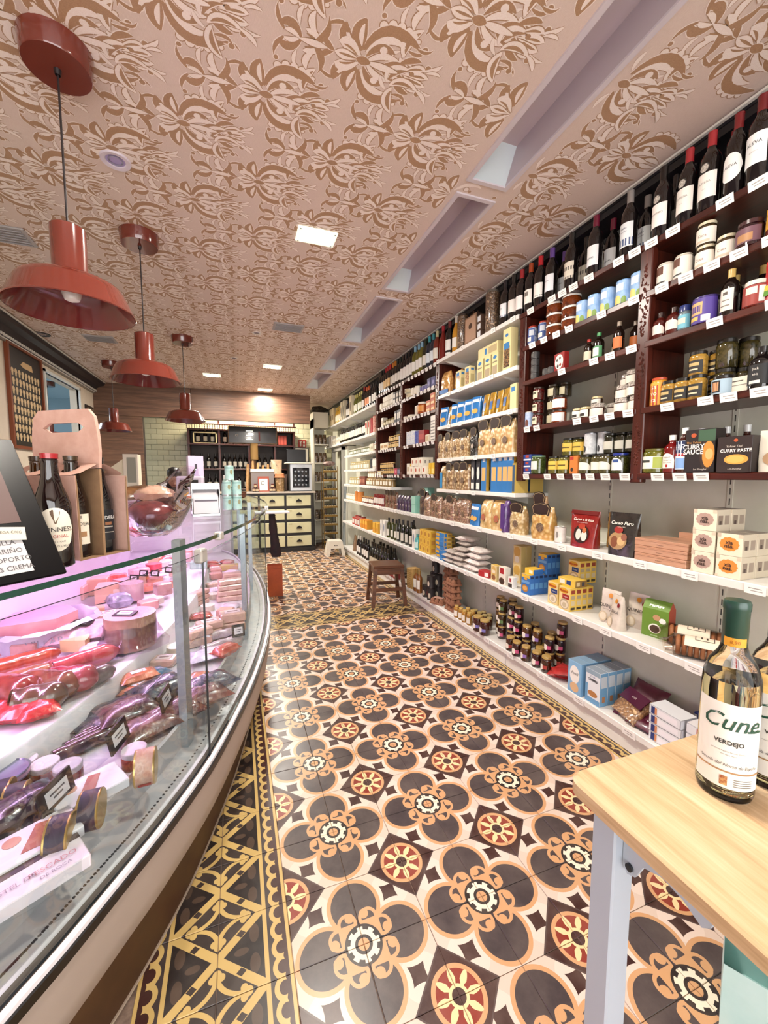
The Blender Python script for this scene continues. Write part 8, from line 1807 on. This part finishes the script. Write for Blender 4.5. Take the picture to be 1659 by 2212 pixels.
# ---------------------------------------------------------------- back bar
BA = empty('back_bar_shelf', (0, 7.6, 0), label='carved mahogany back-bar shelving full of bottles', cat='shelf')
for x in (-1.14, -.60, -.05, .45, .83): bxp('post', (x - .02, x + .02, -.02, .25, .0, 2.28), M_MAHOZ, BA)
for z in (1.10, 1.50, 1.98, 2.26): bxp('shelf_board', (-1.16, .86, -.03, .25, z - .015, z + .015), M_MAHO, BA)
bxp('back_board', (-1.15, .85, .25, .27, 0, 2.28), mat('#2c1d18', .5), BA); bxp('cornice_rail', (-1.18, .88, -.05, -.02, 2.35, 2.37), M_MAHO, BA)
for k in range(46): put('spindle', G().lathe([(.008, 2.275), (.004, 2.29), (.009, 2.31), (.004, 2.33), (.008, 2.35)], 8).mesh('spindle', [M_MAHOZ]) if k == 0 else bpy.data.meshes['spindle'], (-1.16 + .0447 * k, -.035, 0), parent=BA)
for x in (-1.14, -.60, .45, .83): put('finial', G().lathe([(.02, 2.37), (.012, 2.39), (.02, 2.41), (.01, 2.44), (.004, 2.48), (0, 2.49)], 10).mesh('finial', [M_MAHOZ]), (x, -.035, 0), parent=BA)
def wine2(c, l): return bottle(glass='#15110f', cap=c, lab=l, h=.29)
for (z, x0, x1, n, w) in ((1.9955, -.98, -.72, 3, 'upper shelf of the back bar, in the lit box'), (1.9955, -.5, -.15, 3, 'upper shelf of the back bar, second bay'), (1.5155, -1.05, -.68, 4, 'middle shelf of the back bar, left bay'), (1.5155, -.52, -.12, 5, 'middle shelf of the back bar, second bay'), (1.5155, .02, .38, 4, 'middle shelf of the back bar, third bay'), (1.1155, -1.05, -.68, 4, 'lower shelf of the back bar, left bay'), (1.1155, -.52, -.12, 4, 'lower shelf of the back bar, second bay')):
    for x in span(x0, x1, n): inst(wine2('#2a2420', '#e2dccb') if z < 1.9 else wine2('#8a7a5a', '#e9e4d2'), (x, 7.70, z), 0, 'wine bottle on the ' + w, 'bottle', 'wine bottles on the ' + w)
for k in range(3): inst(carton(.055, .12, .2, '#a8342c', prints=((.1, .9, .1, .9, '#c0584a'),), name='red_box'), (.545 + .058 * k, 7.68, 1.9955), 0, 'upright red box on the upper shelf of the back bar', 'box', 'red boxes on the back bar')
put('lit_frame', G().box(-1.06, -1.04, 7.585, 7.60, 1.998, 2.21).box(-.66, -.64, 7.585, 7.60, 1.998, 2.21).box(-1.06, -.64, 7.585, 7.60, 2.19, 2.21).box(-1.06, -.64, 7.585, 7.60, 1.998, 2.012).mesh('lit_frame', [mat('#d9c89a', .4)]), label='pale frame in front of the lit wines on the back bar', cat='frame')
TV = empty('hanging_screen', (.02, 7.30, 2.0), label='dark hanging menu screen with thin wooden frame over the back bar', cat='screen')
bxp('panel', (-.44, .44, -.01, .02, 0, .30), mat('#2c2a2a', .15, coat=.4), TV); f = G()
for b in ((-.45, .45, -.016, .024, .30, .312), (-.45, .45, -.016, .024, -.012, 0), (-.45, -.438, -.016, .024, 0, .3), (.438, .45, -.016, .024, 0, .3)): f.box(*b)
put('frame', f.mesh('frame', [mat('#8a6a48', .5)]), parent=TV)
for k in range(3): put('screen_text_bar', G().box(-.13, .0, -.0112, -.0101, .22 - .08 * k, .235 - .08 * k, 0).mesh('screen_text_bar', [mat('#efe6cc', emit=1.5)]), parent=TV)
put('picture_bottle', G().box(.10, .13, -.0112, -.0101, .04, .22).mesh('picture_bottle', [pap('#8a4a44')]), parent=TV)
ring = G(); ring.lathe([(.022, 0), (.022, .001), (.015, .001), (.015, 0)], 16); put('logo_ring', ring.mesh('logo_ring', [pap('#cfc6b4')]), (-.30, -.0105, .14), parent=TV, rot=(radians(90), 0, 0))
put('screen_cable', G().tube([(-.3, 7.31, 2.31), (-.3, 7.31, ZC)], .004, 6).tube([(.34, 7.31, 2.31), (.34, 7.31, ZC)], .004, 6).mesh('screen_cable', [mat('#2a2420')]), label='two thin cables hanging the menu screen from the ceiling', cat='cable')
area('back_bar_light', (-.15, 7.45, 2.72), 1.4, 30, (1.0, .87, .62), (radians(20), 0, 0), .1)
fs = put('fire_sign', G().box(-.085, .085, -.006, 0, -.085, .085).mesh('fire_sign', [pap('#b02a1c')]), (1.045, 7.885, 2.055), label='red fire extinguisher sign on the tiled wall', cat='sign')
put('pictogram', G().box(-.05, -.02, -.0072, -.006, -.05, .04).box(-.055, -.01, -.0072, -.006, .045, .06).box(.015, .06, -.0072, -.006, -.055, -.01).box(.02, .055, -.0072, -.006, .01, .055).mesh('pictogram', [pap('#efe6da')]), parent=fs)
wf = empty('picture_frame', (.94, 7.3, 1.66), label='dark framed panel leaning behind the monitor', cat='frame')
bxp('panel', (-.12, .13, 0, .01, 0, .26), mat('#cfc9bb', .5), wf); bxp('frame', (-.14, .15, .0101, .02, -.02, .28), mat('#1c1714', .4), wf)
put('black_stand', G().box(.8, 1.1, 7.27, 7.36, 1.0, 1.638).mesh('frame_support', [M_BLK]), label='black stand below the framed panel', cat='stand')
put('low_cupboard', G().box(.91, 1.12, 7.05, 7.38, 0, .999).mesh('frame_support_base', [M_BLK]), label='black base cupboard below the framed panel stand', cat='cupboard')
# ---------------------------------------------------------------- far right: white shelf unit and wire rack
WU = empty('white_corner_shelf', (0, 0, 0), label='tall white corner shelf unit beside the wire rack', cat='shelf')
M_W2 = mat('#d9d4c2', .5)
bxp('side', (1.12, 1.14, 6.95, 7.3, 0, 2.48), M_W2, WU); bxp('back', (1.14, 1.40, 7.28, 7.3, 0, 2.48), M_W2, WU); bxp('top_box', (1.12, 1.42, 6.95, 7.3, 2.30, 2.60), M_W2, WU)
for z in (.12, .5, .88, 1.25, 1.62, 1.98): bxp('shelf_board', (1.14, 1.42, 6.95, 7.28, z - .012, z + .012), M_W2, WU)
for z, n in ((1.992, 3), (1.632, 3), (1.262, 3), (.892, 3), (.512, 3)):
    for k in range(n): inst(bag(.075, .06, .19, '#8a6a44', '#4a3420', 50, seed=210, header=None, seal='#c9b48c', name='snack_bag', lump=.006), (1.19 + .082 * k, 7.05, z), 0, 'brown dried-goods bag on the white corner shelf', 'bag', 'dried-goods bags on the corner shelf')
inst(blob(.16, .09, .07, 12, mat('#241d14', .8, col2='#4a3e28', nscale=30), 'dried_wreath', j=.25), (1.27, 7.1, 2.601), 0, 'dark dried wreath on top of the corner shelf', 'wreath')
RK = empty('wire_rack', (1.335, 6.55, 0), label='tall gold wire rack of tiny jars at the end of the aisle', cat='rack'); M_GW = mat('#8a6c34', .35, .6)
for sx in (-.13, .13):
    for sy in (-.1, .1): put('upright_wire', G().tube([(sx, sy, 0), (sx, sy, 1.55)], .006, 6).mesh('upright_wire', [M_GW]), parent=RK)
for k in range(9):
    z = .12 + .165 * k
    put('tray', G().box(-.13, .13, -.1, .1, z - .004, z).box(-.135, .135, -.105, -.1, z - .004, z + .03).mesh('tray', [M_GW]), parent=RK)
tj = jar(.02, .065, '#2a1a10', '#150c08', lid='#1c1612', lab='#c9b48c', z0=.15, z1=.6, name='spice_jar')
for k in range(9):
    for j in range(5): inst(tj, (1.24 + .0475 * j, 6.49, .1205 + .165 * k), 0, 'tiny dark spice jar in the gold wire rack', 'jar', 'spice jars in the wire rack')
inst(sack(.2, .14, .09, '#6a4a44', '#a08a84', seed=220, name='crumpled_bag'), (1.335, 6.55, 1.555), .4, 'crumpled bag on top of the wire rack', 'bag')
put('door_1', G().box(1.50, 1.56, 6.20, 6.26, 0, 1.90).box(1.50, 1.56, 6.98, 7.04, 0, 1.90).box(1.50, 1.56, 6.20, 7.04, 1.84, 1.90).mesh('door', [mat('#a5a39c', .5)]), kind='structure')
put('wall_alcove', G().box(1.56, 1.72, 6.05, 6.2, 0, 1.9).mesh('wall', [M_WALLR]), kind='structure')
AL = put('white_ladder', None, (1.47, 6.02, 0), label='white folding ladder leaning beside the far shelf end', cat='ladder')
for sy in (-.02, .07): put('rail', G().tube([(-.01, sy, 0), (.05, sy, 1.2)], .012, 6).mesh('rail', [M_ALU]), parent=AL)
for k in range(4): put('rung', G().tube([(.0 + .013 * k, -.02, .2 + .26 * k), (.0 + .013 * k, .07, .2 + .26 * k)], .01, 6).mesh('rung', [M_ALU]), parent=AL)
# ---------------------------------------------------------------- left wall and till
CHK = empty('mushroom_poster', (-2.298, 0, 0), label='framed black poster with rows of pale mushrooms on the left wall', cat='poster')
y0, y1, z0, z1 = 3.85, 4.52, 1.66, 2.60
bxp('sheet', (.0, .015, y0, y1, z0, z1), mat('#17130f', .4), CHK, 0)
f = G().box(0, .03, y0 - .03, y0, z0 - .03, z1 + .03).box(0, .03, y1, y1 + .03, z0 - .03, z1 + .03).box(0, .03, y0, y1, z1, z1 + .03).box(0, .03, y0, y1, z0 - .03, z0)
put('frame', f.mesh('frame', [mat('#7c3c1c', .4)]), parent=CHK)
put('title_ribbon', G().prism([(4.08, 2.46), (4.14, 2.50), (4.32, 2.50), (4.34, 2.44), (4.14, 2.44)], 'x', .0151, .017).mesh('title_ribbon', [pap('#c9a878')]), parent=CHK)
mp = [(-.018, 0), (-.012, -.035), (.012, -.035), (.018, 0), (.028, .005), (.02, .03), (0, .04), (-.02, .03), (-.028, .005)]
mm_ = G().prism(mp, 'x', .0151, .0165).mesh('mushroom_print', [pap('#d8c29a', '#b99a6c', 30)])
for r in range(8):
    for k in range(9): put('mushroom_print', mm_, (0, y0 + .06 + .068 * k + .01 * (r % 2), 2.36 - .088 * r), parent=CHK)
sf = empty('small_picture', (-2.298, 6.1, 2.2), label='small dark framed picture near the wood panelling', cat='picture'); bxp('frame', (0, .02, -.16, .16, -.15, .18), mat('#241a16', .4), sf, 0); bxp('image', (.0201, .022, -.13, .13, -.12, .15), mat('#8a7a62', .5, col2='#5a4a38'), sf, 0)
PO = empty('till_terminal', (-1.52, 4.5, 0), label='cream till terminal with slanted side and grey screen', cat='till')
put('body', G().prism([(-.17, 1.02), (.12, 1.02), (.12, 1.62), (.05, 1.62), (-.17, 1.45)], 'y', 0, .2).mesh('body', [mat('#d9cdb8', .5)]), parent=PO)
bxp('screen_frame', (-.02, .13, -.03, -.001, 1.24, 1.62), mat('#d9cfc4', .4), PO); bxp('screen', (.02, .11, -.033, -.031, 1.29, 1.58), mat('#8a8880', .2), PO)
BC = empty('rear_counter', (0, 0, 0), label='grey work counter along the left behind the display counter', cat='counter')
bxp('body', (-2.29, -1.55, 4.35, 6.3, 0, .98), mat('#b9a8a4', .5), BC); bxp('worktop', (-2.29, -1.40, 4.3, 6.32, .981, 1.019), mat('#c9c4c0', .3, .4), BC)
inst(carton(.2, .16, .12, '#d0a8b4', name='paper_stack', prints=((.1, .9, .2, .8, '#c898a8'),)), (-1.78, 4.55, 1.02), .2, 'pink paper stack beside the till', 'paper')
# ---------------------------------------------------------------- person bending behind the counter
def person(loc, rz):
    J = {'pelvis': (0, 0, .92), 'waist': (0, -.04, 1.04), 'chest': (0, -.14, 1.20), 'neck': (0, -.22, 1.27), 'headb': (0, -.26, 1.30), 'sl': (.15, -.17, 1.22), 'sr': (-.15, -.17, 1.22), 'el': (.21, -.26, 1.02), 'er': (-.21, -.26, 1.02), 'wl': (.15, -.42, .98), 'wr': (-.15, -.42, .98), 'hl': (.13, -.50, .97), 'hr': (-.13, -.50, .97),
         'hipl': (.09, 0, .88), 'hipr': (-.09, 0, .88), 'kl': (.1, -.03, .47), 'kr': (-.1, -.03, .47), 'al': (.1, .02, .07), 'ar': (-.1, .02, .07), 'tl': (.1, -.14, .03), 'tr': (-.1, -.14, .03)}
    E_ = [('pelvis', 'waist'), ('waist', 'chest'), ('chest', 'neck'), ('neck', 'headb'), ('chest', 'sl'), ('chest', 'sr'), ('sl', 'el'), ('sr', 'er'), ('el', 'wl'), ('er', 'wr'), ('wl', 'hl'), ('wr', 'hr'), ('pelvis', 'hipl'), ('pelvis', 'hipr'), ('hipl', 'kl'), ('hipr', 'kr'), ('kl', 'al'), ('kr', 'ar'), ('al', 'tl'), ('ar', 'tr')]
    R_ = dict(pelvis=.15, waist=.13, chest=.14, neck=.055, headb=.055, sl=.07, sr=.07, el=.047, er=.047, wl=.032, wr=.032, hl=.03, hr=.03, hipl=.095, hipr=.095, kl=.062, kr=.062, al=.045, ar=.045, tl=.04, tr=.04)
    nm = list(J); me = bpy.data.meshes.new('person'); me.from_pydata([J[n] for n in nm], [(nm.index(a), nm.index(b)) for a, b in E_], []); me.materials.append(mat('#2a2426', .8))
    o = put('person', me, loc, rz, label='person with black hair bending down behind the counter', cat='person')
    sk_ = o.modifiers.new('skin', 'SKIN'); o.modifiers.new('sub', 'SUBSURF').render_levels = 2
    for i, n in enumerate(nm): me.skin_vertices[0].data[i].radius = (R_[n], R_[n]); me.skin_vertices[0].data[i].use_root = n == 'pelvis'
    sm_ = mat('#b98a72', .5)
    hd = blob(.075, .095, .115, 1, sm_, 'head', 18, 12, .0); h_ = put('head', hd[1], (0, -.30, 1.235), parent=o, rot=(.5, 0, 0))
    put('nose', G().tube([(0, -.085, .125), (0, -.112, .10), (0, -.09, .095)], [.008, .014, .008], 8).mesh('nose', [sm_]), parent=h_)
    for s_ in (-1, 1): put('eye', G().lathe([(0, -.008), (.008, 0), (0, .008)], 8, cx=s_ * .03, cy=-.085, z=.125).mesh('eye', [mat('#241a16', .2)]), parent=h_); put('ear', G().tube([(s_ * .074, .0, .09), (s_ * .083, .01, .11), (s_ * .074, .01, .13)], [.006, .012, .008], 6).mesh('ear', [sm_]), parent=h_)
    put('mouth', G().box(-.022, .022, -.088, -.08, .06, .066).mesh('mouth', [mat('#8a4a44', .5)]), parent=h_)
    hr = blob(.083, .098, .075, 2, mat('#120d0d', .4), 'hair', 18, 10, .02); put('hair', hr[1], (0, .02, .10), parent=o.children[0] if False else h_)
person((-1.10, 4.95, 0), .2)

# ---------------------------------------------------------------- tell look-alikes apart by layer, row and order seen from the viewer
ORD = ['first', 'second', 'third', 'fourth', 'fifth', 'sixth', 'seventh', 'eighth', 'ninth', 'tenth', 'eleventh', 'twelfth', 'thirteenth', 'fourteenth', 'fifteenth']
def clus(vals, gap):
    s = sorted(set(vals)); c = []; 
    for v in s:
        if c and v - c[-1][-1] < gap: c[-1].append(v)
        else: c.append([v])
    return {v: i for i, k in enumerate(c) for v in k}, len(c)
bylab = {}
for o in list(COL.objects):
    if o.get('label') and o.get('category') and not o.parent: bylab.setdefault(o['label'], []).append(o)
cw, sw = cos(radians(19.869)), sin(radians(19.869))
def cview(o): dx, dy = o.location.x + .311, o.location.y + 1.032; return (dx * cw - dy * sw) / (dx * sw + dy * cw), dx * sw + dy * cw
for lb, L in bylab.items():
    if len(L) < 2: continue
    if 'group' not in L[0]:
        for o in L: o['group'] = lb
    right = L[0].location.x > 1.4
    zi, nz = clus([round(o.location.z, 3) for o in L], .02)
    di, nd = clus([round(o.location.x, 3) if right else round(cview(o)[1], 3) for o in L], .038 if right else .12)
    cells_ = {}
    for o in L:
        k = (zi[round(o.location.z, 3)], di[round(o.location.x, 3) if right else round(cview(o)[1], 3)]); cells_.setdefault(k, []).append(o)
    for (a, b), M in cells_.items():
        M.sort(key=lambda o: cview(o)[0])
        for i, o in enumerate(M):
            t = []
            if len(M) > 1: t.append('leftmost' if i == 0 else 'rightmost' if i == len(M) - 1 else (ORD[i] + ' from left') if i < 15 else 'further right')
            if nz > 1: t.append('bottom layer' if a == 0 else 'top layer' if a == nz - 1 else ORD[a] + ' layer')
            if nd > 1: t.append('front row' if b == 0 else 'back row' if b == nd - 1 else ORD[b] + ' row')
            s = lb + ', ' + ', '.join(t) if t else lb
            if len(s.split()) > 16:
                w = lb.split(); n = 16 - sum(len(q.split()) for q in t); w = w[:n]
                while w and w[-1].strip(',').lower() in ('the', 'a', 'an', 'of', 'with', 'on', 'in', 'and', 'by', 'at', 'to', 'behind', 'beside', 'left', 'right', 'far', 'white', 'black', 'cream', 'next', 'its', 'top', 'very', 'between', 'back', 'among', 'under', 'from', 'front'): w.pop()
                s = ' '.join(w).rstrip(',') + ', ' + ', '.join(t)
            o['label'] = s
